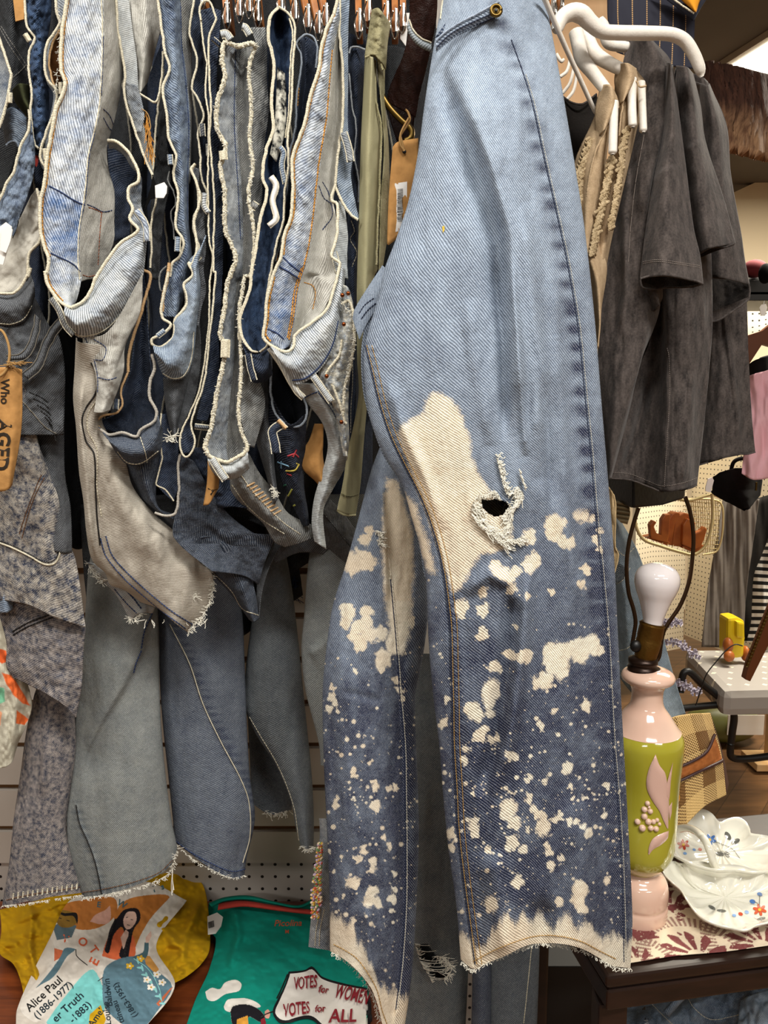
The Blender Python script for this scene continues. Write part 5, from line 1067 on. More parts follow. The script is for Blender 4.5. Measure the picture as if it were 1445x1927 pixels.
# ------------------------------------------------------------------ the rack of jeans on the left
REG.update(X=(250, 500, 3.44), Y=(0, 250, 4.1), W=(200, 200, 4.589))
D_light = denim('denim_light', '#44689c', '#dde1e0', period=.0024, ang=-.35, con=.6, mot=34, motamt=.75, fade=.6, fleck=.5)
D_light2 = denim('denim_light_blue', '#3d5d8c', '#cfd5d8', period=.0024, ang=.75, con=.6, mot=38, motamt=.75, fleck=.4)
D_pale = denim('denim_pale_grey', '#94938d', '#dddacf', period=.002, ang=.2, con=.5, mot=24, motamt=.3, fleck=.3, pk=1.6)
D_palebl = denim('denim_pale_bluegrey', '#8b96a0', '#cfd0cb', period=.002, ang=1.4, con=.4, mot=20, motamt=.4, fleck=.3)
D_horiz = denim('denim_ribbed_light', '#6a809f', '#dcdcd2', period=.0026, ang=1.45, con=.7, mot=24, motamt=.5, fleck=.55)
D_blue = denim('denim_mid_blue', '#1d3559', '#8c9db1', period=.0022, ang=-.8, con=.6, mot=40, motamt=.95, fleck=.25)
D_blue2 = denim('denim_blue_ribbed', '#3f587a', '#a9b7c4', period=.0024, ang=1.35, con=.55, mot=30, motamt=.5, fleck=.35)
D_deep = denim('denim_deep_blue', '#0a1830', '#3c587e', period=.002, ang=.8, con=.45, mot=45, motamt=.7, fleck=.12)
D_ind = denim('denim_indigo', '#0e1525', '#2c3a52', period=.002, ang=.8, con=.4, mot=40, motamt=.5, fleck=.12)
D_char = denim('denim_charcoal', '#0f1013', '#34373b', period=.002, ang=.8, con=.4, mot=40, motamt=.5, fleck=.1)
D_grey = denim('denim_grey', '#4d5054', '#94948f', period=.0021, ang=.9, con=.55, mot=40, motamt=.7, fleck=.3)
D_greybl = denim('denim_grey_blue', '#3c4b60', '#a9adae', period=.0022, ang=-.8, con=.45, mot=34, motamt=.85, fleck=.3)
D_slub = denim('denim_slub', '#1a2233', '#4a5668', period=.0021, ang=0, con=.45, mot=60, motamt=.4, fleck=.25)
D_dgrey = denim('denim_dark_grey', '#2b2e33', '#62656a', period=.0021, ang=.9, con=.45, mot=30, motamt=.45, fleck=.2)
D_acid = denim('denim_acid', '#2f3850', '#c3bcb0', period=.0021, ang=.9, con=.35, mot=130, motamt=1.7, fleck=.2)
D_acid2 = denim('denim_acid_grey', '#33384a', '#a39a94', period=.0021, ang=.9, con=.35, mot=160, motamt=1.5, fleck=.15)
D_washbl = denim('denim_washed_grey_blue', '#4b545b', '#8e918c', period=.0021, ang=.9, con=.4, mot=42, motamt=.42, fleck=.3, pk=1.6)
D_washdk = denim('denim_washed_blue', '#28344c', '#6f7883', period=.0021, ang=.9, con=.4, mot=42, motamt=.42, fleck=.3, pk=1.6)
D_washsl = denim('denim_washed_slate', '#303b48', '#727a7e', period=.0021, ang=.9, con=.4, mot=42, motamt=.42, fleck=.3, pk=1.6)
M_org = plain('orange_thread', '#c68a38', .9); M_blu = plain('blue_thread', '#2c3c62', .9)
M_beige2 = cloth('tan_selvedge', '#cfae84', '#b8946a', scale=200)
def J(label, group=None): return thing('jeans', label, 'jeans', group)
def bloop(parent, reg, pts, w, d, mat, nm='belt_loop'):
    c = cat(cv(reg, pts, d), 14); t = np.gradient(c[:, :2], axis=0); t /= np.linalg.norm(t, axis=1)[:, None]; nn_ = np.c_[-t[:, 1], t[:, 0]]*w/2
    a, b = c.copy(), c.copy(); a[:, :2] += nn_; b[:, :2] -= nn_; c2 = c.copy(); c2[:, 2] -= .002
    s = loft(parent, nm, mat, [a, c2, b], n=(9, 14), bulge=.002, solid=.002)
    for q in (a, b): q[:, 2] -= .0012; cord(s.o, 'loop_edge', q, r=.0008, wob=.1)
    return s
# ---- depths of the rack, dark backing jeans added to stand in for shade in the gaps
for i, (x0, x1, d, m, lab, yb) in enumerate(((-60, 60, 1.05, D_char, 'charcoal backing jeans added deep in the rack at the far left', 760), (20, 110, 1.04, D_ind, 'indigo backing jeans added deep in the rack left of the big light pair', 700), (210, 300, 1.05, D_char, 'charcoal backing jeans added deep in the rack right of the big light pair', 800),
         (270, 350, 1.03, D_ind, 'dark indigo backing jeans added deep in the rack behind the blue scalloped waist', 860), (340, 430, 1.04, D_char, 'near black backing jeans added deep in the rack behind the narrow navy waist', 900), (420, 520, 1.05, D_ind, 'dark backing jeans added deep in the rack behind the frayed grey waist', 940), (500, 620, 1.04, D_char, 'dark backing jeans added deep in the rack behind the blue waist', 1010), (610, 700, 1.05, D_ind, 'indigo backing jeans added deep in the rack behind the olive trousers', 1000), (690, 800, 1.08, D_char, 'dark backing jeans added deep in the rack behind the leather belt', 760))):
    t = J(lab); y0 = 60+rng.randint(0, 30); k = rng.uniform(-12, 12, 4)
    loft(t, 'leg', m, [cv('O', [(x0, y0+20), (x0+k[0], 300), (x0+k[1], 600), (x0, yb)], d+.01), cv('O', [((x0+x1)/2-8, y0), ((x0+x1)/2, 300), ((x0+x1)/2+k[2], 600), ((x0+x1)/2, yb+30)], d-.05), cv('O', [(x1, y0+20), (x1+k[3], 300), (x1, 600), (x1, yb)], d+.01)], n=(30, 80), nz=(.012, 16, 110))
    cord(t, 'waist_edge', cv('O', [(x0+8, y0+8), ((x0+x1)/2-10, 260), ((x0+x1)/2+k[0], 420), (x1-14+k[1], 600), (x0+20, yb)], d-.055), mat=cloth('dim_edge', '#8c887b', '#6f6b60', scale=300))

for x0, x1, lab, yb in ((-80, 200, 'black blue jeans pressed against the wall at the left of the rack', 1010), (190, 460, 'black blue backing jeans added to darken the wall gaps mid rack', 1060), (450, 820, 'black blue backing jeans added to darken the wall gaps behind the olive trousers', 1060)):
    t = J(lab); loft(t, 'leg', D_char, [cv('O', [(x0, -40), (x0, 500), (x0+20, yb)], 1.17)]+[cv('O', [(x0+(x1-x0)*q, -40), (x0+(x1-x0)*q, 500), (x0+(x1-x0)*q, yb+30*math.sin(q*9))], 1.14+.05*math.sin(q*17)) for q in (.2, .35, .5, .65, .8)]+[cv('O', [(x1, -40), (x1, 500), (x1-10, yb)], 1.17)], n=(60, 60), nz=(.015, 22, 140), fade=.2)  # wide dark sheets added so gaps in the rack read as shade
# ---- P1 far left
j = J('grey blue jeans with a pale edge cut off by the top left photo edge')
loft(j, 'waistband', D_greybl, [cv('A', [(-160, 150), (-160, 500), (-160, 900)], .90), cv('A', [(-60, 100), (0, 500), (-60, 1000)], .875), cv('A', [(-20, 230), (30, 380), (70, 500), (60, 620), (40, 720), (10, 820), (-40, 930)], .87)], n=(30, 60), nz=(.003, 14, 50))
cord(j, 'waist_edge', cv('A', [(-20, 220), (30, 370), (72, 500), (60, 620), (40, 720), (10, 820), (-40, 930)], .865), r=.0018)
bloop(j, 'A', [(68, 630), (66, 700)], 6, .86, M_edge)
# ---- P2 charcoal with seams, olive sleeve and rolled cuff
j = J('charcoal jeans with cross seams behind the pale edge at top left')
s = loft(j, 'leg', D_char, [cv('A', [(-60, -40), (-20, 300), (0, 700)], .96), cv('A', [(80, -40), (90, 300), (80, 700)], .94), cv('A', [(190, -40), (195, 300), (200, 700)], .96)], n=(30, 60), nz=(.006, 20, 50))
stitch(j, bvh(s), 'A', [[(0, 190), (90, 350), (180, 480)], [(10, 180), (110, 340), (190, 460)], [(60, 560), (180, 440)]], plain('grey_seam', '#777570', .9), r=.0005)
ol = thing('olive_sleeve', 'olive green cuff poking out between jeans at the left', 'sleeve')
loft(ol, 'cuff', cloth('olive_cotton', '#4a4e33', '#383b26', scale=60), [cv('A', [(85, 610), (110, 700), (190, 800)], .93), cv('A', [(130, 570), (160, 680), (195, 740)], .90), cv('A', [(195, 575), (197, 640), (198, 700)], .91)], n=(20, 20), bulge=.01)
cf = J('blue jeans with rolled cuff and a dark opening at the left edge')
loft(cf, 'rolled_cuff', D_blue2, [cv('A', [(30, 760), (20, 860), (40, 980)], .92), cv('A', [(90, 730), (90, 840), (90, 960)], .895), cv('A', [(180, 800), (175, 900), (120, 1000)], .90)], n=(20, 20), nz=(.003, 12, 8))
loft(cf, 'leg', D_char, [cv('A', [(-40, 860), (-40, 1300)], .96), cv('A', [(130, 960), (100, 1100), (20, 1300)], .95)], n=(12, 12))
cord(cf, 'cuff_edge', cv('A', [(40, 985), (70, 962), (110, 965), (130, 1010), (120, 1080)], .893), r=.0012, mat=D_blue2)
# ---- P3 crinkled indigo strip
j = J('crinkled indigo jeans with a narrow pale edge left of the brown lined waist')
loft(j, 'waistband', D_deep, [cv('A', [(165, -40), (185, 180), (235, 260), (200, 350), (195, 480), (215, 650), (215, 850), (240, 1000)], .885), cv('A', [(255, -40), (260, 180), (275, 300), (260, 480), (275, 650), (280, 850), (280, 1000)], .875), cv('A', [(350, -40), (340, 150), (315, 300), (325, 500), (330, 700), (330, 900), (310, 1000)], .90)], n=(40, 120), nz=(.008, 9, 12))
cord(j, 'waist_edge', cv('A', [(165, -40), (172, 90), (185, 180), (235, 260), (200, 350), (195, 480), (215, 650), (205, 760), (215, 850), (235, 980), (265, 1010)], .88), r=.0016)
bloop(j, 'A', [(170, 230), (200, 280)], 7, .88, M_edge)
decal(j, 'red_tab', bvh(loft(j, 'tab_backing', D_ind, [cv('A', [(225, 1010), (235, 1250)], .889), cv('A', [(300, 1000), (290, 1260)], .889)], n=(6, 6))), [('A', [(235, 1055), (258, 1060), (262, 1090), (250, 1135), (236, 1120), (230, 1090)], '#b5403a', 0)], step=3)
# ---- P5 lower left acid pair with pale pocket lining
j = J('dark acid washed jeans with cream edge and pale pocket lining at the left edge')
loft(j, 'waistband', D_blue, [cv('A', [(200, 750), (190, 900), (130, 1020), (100, 1180), (40, 1260), (0, 1340), (-40, 1420)], .88), cv('A', [(235, 1000), (235, 1120), (225, 1200), (190, 1320), (130, 1480), (90, 1600), (20, 1620)], .875)], n=(40, 60), nz=(.006, 12, 12), bulge=.006)
lin = loft(j, 'pocket_lining', cloth('pocket_cotton', '#c9c5ba', '#b3afa4', scale=14), [cv('A', [(215, 1330), (140, 1480), (60, 1620), (-40, 1640)], .90), cv('A', [(250, 1290), (235, 1560), (160, 1700), (-20, 1800)], .885), cv([('A', [(270, 1300), (272, 1500), (270, 1640), (200, 1720), (190, 1880)]), ('C', [(205, 20), (150, 130), (70, 190), (-40, 190)])], .88)], n=(50, 60), nz=(.006, 16, 20))
cord(j, 'waist_edge', cv('A', [(195, 745), (200, 800), (190, 890), (135, 1010), (105, 1130), (95, 1170), (45, 1245), (20, 1310), (-30, 1400)], .872), r=.0018)
cord(j, 'waist_edge', cv([('A', [(250, 1280), (272, 1400), (275, 1500), (270, 1640), (200, 1720), (190, 1800), (190, 1880)]), ('C', [(205, 20), (150, 130), (100, 180), (70, 190), (-40, 185)])], .872), r=.0018)
stitch(j, bvh(lin), 'A', [[(245, 1250), (160, 1410), (120, 1530), (90, 1620)]], M_ink, r=.0007, solid=True)
for k, pts in enumerate((((0, 1540), (40, 1510), (80, 1540), (60, 1660), (20, 1800), (-30, 1790)), ((10, 1560), (50, 1530), (85, 1560), (70, 1640), (40, 1720), (0, 1700)))): prism('care_label', [P(x/3.6125, y/3.6125, .866-.004*k) for x, y in pts], (0, .0012, 0), M_label, j)
bnd = loft(j, 'waistband_front', D_dgrey, [cv('C', [(-40, 195), (80, 195), (150, 140), (210, 60)], .878, .88), cv('C', [(-40, 300), (80, 290), (180, 240), (232, 130)], .865, .87), cv('C', [(-40, 405), (80, 410), (170, 370), (235, 210)], .88)], n=(24, 60), nz=(.003, 20, 20))
stitch(j, bvh(bnd), 'C', [[(0, 392), (80, 395), (160, 360), (215, 270)]], M_edge, r=.0006)
hp = loft(j, 'hip', D_dgrey, [cv('C', [(-60, 400), (-60, 800), (-60, 1150)], .90), cv('C', [(100, 410), (100, 800), (120, 1150)], .88), cv('C', [(240, 220), (330, 400), (400, 480), (440, 700), (440, 900), (430, 1150)], .90)], n=(50, 90), nz=(.006, 20, 30), rd=[('s', [(20, 690), (55, 660), (80, 620), (110, 560)], 2, .008, 20)])
vb = bvh(hp)
M_dimt = plain('dim_thread', '#6f6a60', .9)
for q_, d_ in (([(40, 610), (130, 600), (190, 530), (225, 420), (238, 330)], 12), ([(150, 730), (230, 660), (300, 500), (345, 420), (395, 360)], 14)):
    cs_ = [np.array(Z('C', [(x+k_*d_, y+k_*d_) for x, y in q_])) for k_ in (0, 1.6, 3.2)]; cs_ = [np.c_[c_[:, :2], np.full(len(c_), .868-.004*(i_ == 1))] for i_, c_ in enumerate(cs_)]; loft(j, 'seam_band', D_dgrey, cs_, n=(10, 60)); cord(j, 'band_edge', cs_[0]-[0, 0, .002], r=.0007, mat=M_dimt); cord(j, 'band_edge', cs_[2]-[0, 0, .002], r=.0007, mat=M_dimt)
stitch(j, vb, 'C', [[(150, 920), (230, 1010), (310, 1100), (380, 1140)]], M_dimt, r=.0008, solid=True)
for k in range(7): stitch(j, vb, 'C', [[(200+k*26, 860+k*42), (290+k*14, 900+k*44), (330+k*8, 930+k*44)]], M_ink, r=.0007)
loft(j, 'leg', D_dgrey, [cv('C', [(-60, 1000), (100, 1500), (150, 1900)], .93), cv('C', [(200, 1000), (330, 1400), (400, 1950)], .92), cv('C', [(440, 900), (440, 1400), (480, 1650), (490, 1950)], .93)], n=(30, 50), nz=(.006, 20, 40))
# price tag, AGED
tg_ = thing('price_tag', 'brown kraft tag with printed letters on a twine loop at the left edge', 'tag')
s = loft(tg_, 'card', M_card, [cv('C', [(-80, 690), (-80, 1100), (-80, 1500)], .855), cv('C', [(0, 690), (0, 1100), (0, 1535)], .850), cv('C', [(85, 690), (80, 1100), (55, 1520)], .848), cv('C', [(150, 705), (145, 1100), (80, 1490)], .856)], n=(30, 40), nz=(.0015, 20, 30)); vtg = bvh(s)
text(tg_, 'letter_print', vtg, 'Who', 'C', (8, 770), (0, 1), 82, '#2a2118', bold=.02); text(tg_, 'letter_print', vtg, 'AGED', 'C', (-10, 1040), (-.08, 1), 132, '#2a2118', bold=.035)
c = cat(cv('C', [(-40, 440), (10, 440), (50, 510), (65, 600), (45, 700), (10, 745), (-40, 760)], .845), 40); tube('twine', P(c[:, 0], c[:, 1], c[:, 2]), .0015, M_twine, tg_)
fray(tg_, 'twine_end', np.array(cv('C', [(70, 690), (100, 670), (130, 660)], .845)), 40, ln=22, r=.0005, mat=M_twine, down=.15, spread=1.2, curl=1)
# ---- P4 brown lined waist
j = J('jeans with a brown lined waist opening between the indigo strip and the big light pair')
loft(j, 'lining', cloth('brown_lining', '#6e4522', '#4c2e16', scale=30), [cv('A', [(405, 190), (350, 310), (335, 450), (365, 590)], .895), cv('A', [(430, 200), (430, 350), (425, 470), (400, 600)], .91)], n=(20, 40))
loft(j, 'waistband', D_greybl, [cv('A', [(385, -40), (385, 100), (400, 170), (330, 280), (300, 420), (320, 560), (365, 640), (340, 800), (290, 950), (270, 1080), (290, 1150)], .885), cv('A', [(470, -40), (460, 100), (412, 190), (345, 300), (330, 430), (355, 570), (395, 640), (380, 800), (320, 980), (300, 1080), (320, 1170)], .88)], n=(16, 120))
cord(j, 'waist_edge', cv('A', [(375, -40), (385, 90), (405, 165), (325, 290), (303, 420), (322, 540), (385, 625), (365, 760), (315, 900), (280, 1020), (280, 1090), (320, 1150)], .874), r=.0018)
cord(j, 'lining_edge', cv('A', [(408, 200), (350, 310), (335, 440), (360, 560), (395, 640)], .878), r=.0014, mat=M_beige2)
fray(j, 'frayed_edge', np.array(cv('A', [(385, 60), (400, 120), (410, 200), (380, 640)], .87)), 70, ln=7, mat=M_fray, spread=1.5)
bloop(j, 'A', [(415, 560), (418, 640)], 7, .868, M_edge); bloop(j, 'A', [(305, 1010), (312, 1090)], 6, .868, M_edge)

# ---- P6 the big light pair
j = J('big light washed jeans with orange stitched waist edge, long front leg with frayed hem')
rimL = [('A', [(460, -40), (430, 150), (415, 300), (415, 480), (440, 560), (420, 650), (380, 740), (350, 900), (320, 1080), (300, 1250), (278, 1350), (275, 1550), (300, 1680), (330, 1750), (318, 1860)]), ('C', [(305, 40), (325, 130), (370, 200), (430, 262), (480, 285)])]
seamL = [('A', [(700, -40), (705, 250), (690, 650), (660, 850), (610, 1050), (580, 1350), (545, 1550), (538, 1750), (550, 1915)]), ('C', [(555, 80), (540, 160), (520, 230), (500, 270)])]
wb = loft(j, 'waistband', D_light, [cv(rimL, .845, .83), cv([('A', [(580, -40), (565, 300), (560, 600), (510, 800), (460, 1080), (430, 1350), (415, 1550), (430, 1750), (440, 1860)]), ('C', [(440, 80), (450, 160), (470, 230), (490, 278)])], .842, .835), cv(seamL, .85, .845)], n=(90, 330), nz=(.003, 16, 30), fade=lambda x, y: .62+.2*fbm(x/20, y/14, 4)-.35*((y > 350+(x-92)*.55) & (y < 470+(x-92)*.5)))
vw = bvh(wb)
stitch(j, vw, 'A', [[(690, 0), (697, 250), (682, 650), (652, 850), (602, 1050), (572, 1350), (537, 1550), (530, 1750), (542, 1900)]], M_edge, r=.0008, solid=True, name='waist_seam'); stitch(j, vw, 'A', [[(703, 250), (690, 650)], [(662, 850), (610, 1050), (580, 1350), (546, 1550), (540, 1750)]], M_blu, r=.0005, name='waist_stitching', off=.001)
stitch(j, vw, 'A', [[(335, 1265), (420, 1310), (500, 1360), (575, 1395)], [(345, 1720), (430, 1760), (500, 1800), (545, 1845)]], M_blu, r=.0008, solid=True, name='cross_seam')
orl = [(x+16, y) for x, y in rimL[0][1]]; stitch(j, vw, 'A', [orl[:-1]], M_org, r=.0009, dash=6, gap=1.5, name='orange_stitching')
stitch(j, vw, 'C', [[(322, 20), (340, 120), (385, 190), (430, 240)]], M_org, r=.0008, name='orange_stitching')
lng = loft(j, 'inside_back', D_pale, [cv(seamL[0:1], .852, .85), cv('A', [(760, -40), (790, 350), (770, 600), (720, 820), (665, 1020), (660, 1200), (670, 1350), (660, 1550), (640, 1700), (600, 1900)], .87), cv('A', [(785, -40), (830, 350), (825, 560), (775, 820), (725, 1000), (735, 1150), (775, 1300), (775, 1500), (770, 1650), (660, 1900)], .90, .89)], n=(60, 200), nz=(.004, 20, 40))
vl = bvh(lng); stitch(j, vl, 'A', [[(690, 1440), (680, 1550), (670, 1700), (665, 1800)], [(600, 1410), (650, 1425), (690, 1445)], [(560, 1870), (600, 1880), (650, 1870)]], plain('rust_thread', '#9c5a3c', .9), r=.0005)
stitch(j, vl, 'A', [[(700, 740), (740, 780), (770, 850)], [(700, 800), (740, 870), (765, 890)], [(590, 1390), (640, 1410), (700, 1440), (760, 1430)]], M_blu, r=.0006)
# right rim and outer waistband, hanging lowest in front
rimR = [('C', [(480, 285), (560, 245), (620, 160), (650, 80)]), ('A', [(640, 1905), (720, 1780), (820, 1650), (915, 1590), (938, 1555), (880, 1490), (900, 1420), (870, 1340), (880, 1275), (940, 1235), (942, 1180), (900, 1080), (850, 1010), (790, 962), (735, 955)])]
ow = loft(j, 'waistband_front', D_horiz, [cv([('C', [(440, 270), (480, 287), (560, 245), (620, 160), (660, 60)]), ('A', [(740, 1765), (830, 1650), (925, 1580)])], .828, .86), cv([('C', [(440, 330), (520, 380), (640, 340), (760, 240), (840, 100)]), ('A', [(930, 1760), (985, 1560)])], .812, .855), cv([('C', [(470, 420), (530, 482), (620, 482), (720, 445), (830, 335), (930, 150)]), ('A', [(965, 1900), (990, 1700), (1000, 1540)])], .835, .87)], n=(70, 180), nz=(.004, 22, 22), bulge=.004)
cord(j, 'waist_edge', cv(rimL, .842, .827), r=.0022); cord(j, 'waist_edge', cv(rimR, .826, .862), r=.0021)
loft(j, 'upper_fold', D_greybl, [cv('A', [(735, 960), (790, 965), (850, 1015), (900, 1085), (940, 1180), (938, 1235), (880, 1275), (870, 1340), (900, 1420), (882, 1490), (935, 1556)], .865), cv('A', [(740, 1010), (790, 1010), (850, 1060), (890, 1130), (955, 1200), (962, 1260), (960, 1330), (960, 1400), (985, 1480), (1000, 1560), (1000, 1620)], .875)], n=(16, 80), nz=(.003, 10, 10))
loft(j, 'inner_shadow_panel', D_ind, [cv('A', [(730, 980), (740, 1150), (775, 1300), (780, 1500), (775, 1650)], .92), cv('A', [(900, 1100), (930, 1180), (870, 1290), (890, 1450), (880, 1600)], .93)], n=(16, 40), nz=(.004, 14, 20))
bloop(j, 'A', [(925, 1430), (985, 1520), (1000, 1640)], 11, .85, D_light)
stitch(j, bvh(ow), 'C', [[(475, 405), (530, 470), (620, 470), (715, 432), (822, 325), (920, 145)]], M_edge, r=.0007, solid=True, name='waist_seam')
bd = loft(j, 'hip', D_pale, [cv('C', [(560, 480), (580, 600), (640, 700), (660, 850), (640, 1000)], .845), cv('C', [(740, 440), (760, 560), (760, 700), (740, 850), (690, 1000)], .835), cv('C', [(970, 50), (955, 300), (850, 540), (838, 720), (745, 985)], .85)], n=(50, 90), nz=(.005, 20, 26))
vbd = bvh(bd); stitch(j, vbd, 'C', [[(580, 490), (640, 640), (665, 760), (665, 860)], [(640, 500), (720, 560), (700, 640), (650, 640)], [(670, 760), (740, 775), (790, 760)]], M_blu, r=.0005)
bloop(j, 'C', [(345, 220), (400, 300), (440, 400), (500, 470)], 10, .826, D_grey)
frontL = [('C', [(520, 490), (510, 700), (500, 900), (520, 1100), (540, 1400), (570, 1600), (592, 1830)]), ('E', [(420, 130), (480, 190), (500, 240), (560, 262), (640, 320)])]
frontM = [('C', [(580, 560), (660, 720), (570, 1030), (600, 1250), (660, 1500), (700, 1900)]), ('E', [(500, 60), (570, 170), (640, 240), (700, 310), (760, 370)])]
frontR = [('C', [(840, 560), (830, 750), (740, 985), (690, 1050), (780, 1220), (850, 1330), (900, 1500), (1040, 1680), (1180, 1800)]), ('E', [(870, 70), (905, 140), (960, 190), (962, 260), (940, 340), (905, 400), (852, 458)])]
D_legp = denim('denim_pale_tan', '#a09a8c', '#d3cabb', period=.0019, ang=1.3, con=.4, mot=12, motamt=.25, fleck=.25, pk=1.8)
fl_ = loft(j, 'leg', D_legp, [cv(frontL, .86, .95), cv([('C', [(540, 520), (590, 720), (540, 900), (560, 1200), (600, 1500), (632, 1830)]), ('E', [(480, 140), (560, 230), (640, 290), (720, 350)])], .84, .93), cv([('C', [(700, 540), (740, 740), (640, 1000), (700, 1300), (830, 1620), (960, 1850)]), ('E', [(720, 170), (760, 260), (790, 340), (800, 420)])], .84, .92), cv(frontR, .86, .95)], n=(110, 300), nz=(.005, 26, 70), rd=[('r', [(155, 700), (150, 800), (165, 950), (180, 1080)], 7, .010), ('r', [(215, 820), (235, 950), (300, 1060)], 26, .008)])
vf = bvh(fl_)
stitch(j, vf, 'C', [[(620, 660), (650, 720), (655, 850), (560, 1020), (580, 1180), (640, 1280), (650, 1500), (660, 1700), (680, 1900)]], M_ink, r=.001, solid=True, name='leg_seam')
stitch(j, vf, 'C', [[(680, 880), (600, 1010), (600, 1120), (660, 1250), (660, 1500), (690, 1700)]], M_edge, r=.0007, name='leg_stitching')
stitch(j, vf, 'E', [[(455, 30), (480, 110), (560, 210), (660, 300), (760, 380), (840, 440)], [(480, 20), (510, 110), (590, 200), (690, 290), (790, 370), (870, 420)]], M_blu, r=.0009, name='leg_seam'); 
for k in range(22): 
    t_ = k/21; c_x = np.interp(t_, [0, .3, .6, 1], [468, 560, 690, 850]); c_y = np.interp(t_, [0, .3, .6, 1], [40, 195, 300, 425]); 
    if k % 2: decal(j, 'seam_mark', vf, [('E', [(c_x, c_y), (c_x+16, c_y-6), (c_x+24, c_y+14), (c_x+6, c_y+18)], '#5b6f8a', 0)], step=4, off=.0003)
fray(j, 'frayed_hem', np.array(cv('E', [(905, 140), (955, 180), (962, 260), (945, 340), (905, 400), (852, 458)], .935)), 190, ln=9, mat=M_fray, spread=1.3)
fray(j, 'frayed_hem', np.array(cv('E', [(870, 270), (890, 290), (850, 300)], .93)), 40, ln=12, mat=M_fray, spread=1.4)
fray(j, 'frayed_hem', np.array(cv('E', [(700, 370), (735, 420), (940, 400), (600, 405)], .935)), 16, ln=16, mat=M_fray, spread=.5, r=.0005)
# second leg of the same pair
sl_ = loft(j, 'back_leg', D_palebl, [cv('E', [(395, 140), (430, 190), (520, 280), (590, 400)], .97), cv('E', [(440, 150), (520, 220), (600, 300), (640, 370)], .955), cv('E', [(520, 180), (620, 260), (700, 340), (690, 370)], .97)], n=(30, 40), nz=(.004, 12, 12))
fray(j, 'frayed_hem', np.array(cv('E', [(395, 145), (425, 190), (470, 240)], .96)), 60, ln=10, mat=M_fray, spread=1.2); fray(j, 'frayed_hem', np.array(cv('E', [(580, 390), (600, 400), (640, 372)], .955)), 40, ln=10, mat=M_fray, spread=.8)
stitch(j, bvh(sl_), 'E', [[(520, 260), (570, 320), (620, 370)], [(560, 255), (610, 310), (640, 350)]], M_blu, r=.001)

# ---- P7 grey washed pair between big light and blue
j = J('soft grey washed jeans with a long pale edge right of the big light pair')
loft(j, 'waistband', D_palebl, [cv('A', [(785, -40), (800, 200), (840, 450), (850, 650), (880, 800), (930, 930), (975, 1040), (1035, 1180)], .885), cv('A', [(870, -40), (900, 200), (930, 420), (940, 600), (960, 760), (985, 900), (1010, 1040), (1040, 1160)], .895)], n=(24, 100), nz=(.003, 14, 30))
loft(j, 'inside_back', D_pale, [cv('A', [(870, -40), (900, 200), (930, 420), (945, 640)], .9), cv('A', [(980, -40), (1000, 200), (980, 420), (960, 620)], .89), cv('A', [(1080, -40), (1090, 180), (1050, 350), (1000, 560)], .92)], n=(40, 60), nz=(.005, 16, 40))
loft(j, 'hip', D_greybl, [cv('A', [(850, 560), (870, 700), (900, 800), (920, 900)], .88), cv('A', [(930, 580), (965, 690), (980, 800), (960, 900)], .872)], n=(16, 30), nz=(.003, 10, 10))
cord(j, 'waist_edge', cv('A', [(785, -40), (795, 120), (800, 200), (835, 400), (850, 520), (840, 600), (855, 700), (900, 840), (935, 940), (970, 1030), (1000, 1110), (1035, 1190)], .878), r=.0017)
cord(j, 'pocket_edge', cv('A', [(945, 635), (1000, 670), (1055, 695), (1085, 620), (1105, 450), (1108, 350)], .886), r=.0015)
fray(j, 'hanging_threads', np.array(cv('A', [(990, 760), (1010, 860), (1020, 950)], .875)), 40, ln=40, r=.0003, mat=M_org, spread=.15, curl=3)
cord(j, 'twine_loop', cv('A', [(960, 740), (1000, 770), (1020, 850), (1010, 950), (1030, 1050)], .872), r=.0006, mat=M_twine)
stitch(j, bvh(loft(j, 'side_panel', D_ind, [cv('A', [(1020, 500), (1010, 700), (1040, 900)], .91), cv('A', [(1095, 300), (1090, 700), (1060, 900)], .91)], n=(10, 20))), 'A', [[(1060, 600), (1050, 800)]], M_blu)
# ---- P8 black ribbed between
j = J('black slubby jeans in the shaded gap left of the blue scalloped waist')
loft(j, 'waistband', D_char, [cv('A', [(1075, 640), (1050, 900), (1040, 1200), (1020, 1500), (1010, 1900)], .905), cv('A', [(1130, 500), (1130, 900), (1160, 1200), (1110, 1500), (1080, 1900)], .90)], n=(24, 80), nz=(.005, 8, 12))
cord(j, 'waist_edge', cv('A', [(1110, 470), (1085, 650), (1060, 850), (1042, 1100), (1035, 1200), (1060, 1350), (1030, 1500), (1030, 1700), (1020, 1820)], .895), r=.0014)
cord(j, 'waist_edge', cv('W', [(545, 560), (530, 640), (580, 740), (600, 850), (555, 920), (580, 1050), (585, 1150)], .893), r=.001, mat=D_grey)
cord(j, 'belt_loop', cv('W', [(520, 1380), (470, 1430), (455, 1520), (470, 1590), (500, 1600)], .89), r=.0012, mat=D_grey)
lb_ = thing('price_tag', 'small blank white tag with brown card between grey and blue jeans', 'tag')
prism('white_tag', [P(200+x/4.589, 200+y/4.589, .872) for x, y in ((420, 685), (500, 655), (525, 690), (520, 750), (495, 792), (425, 790))], (0, .0015, 0), M_label, lb_)
prism('brown_card', [P(200+x/4.589, 200+y/4.589, .876) for x, y in ((400, 590), (430, 680), (430, 790), (380, 800), (330, 900), (350, 800), (385, 690))], (0, .0012, 0), cloth('brown_card', '#5c3320', '#472617', scale=40), lb_)
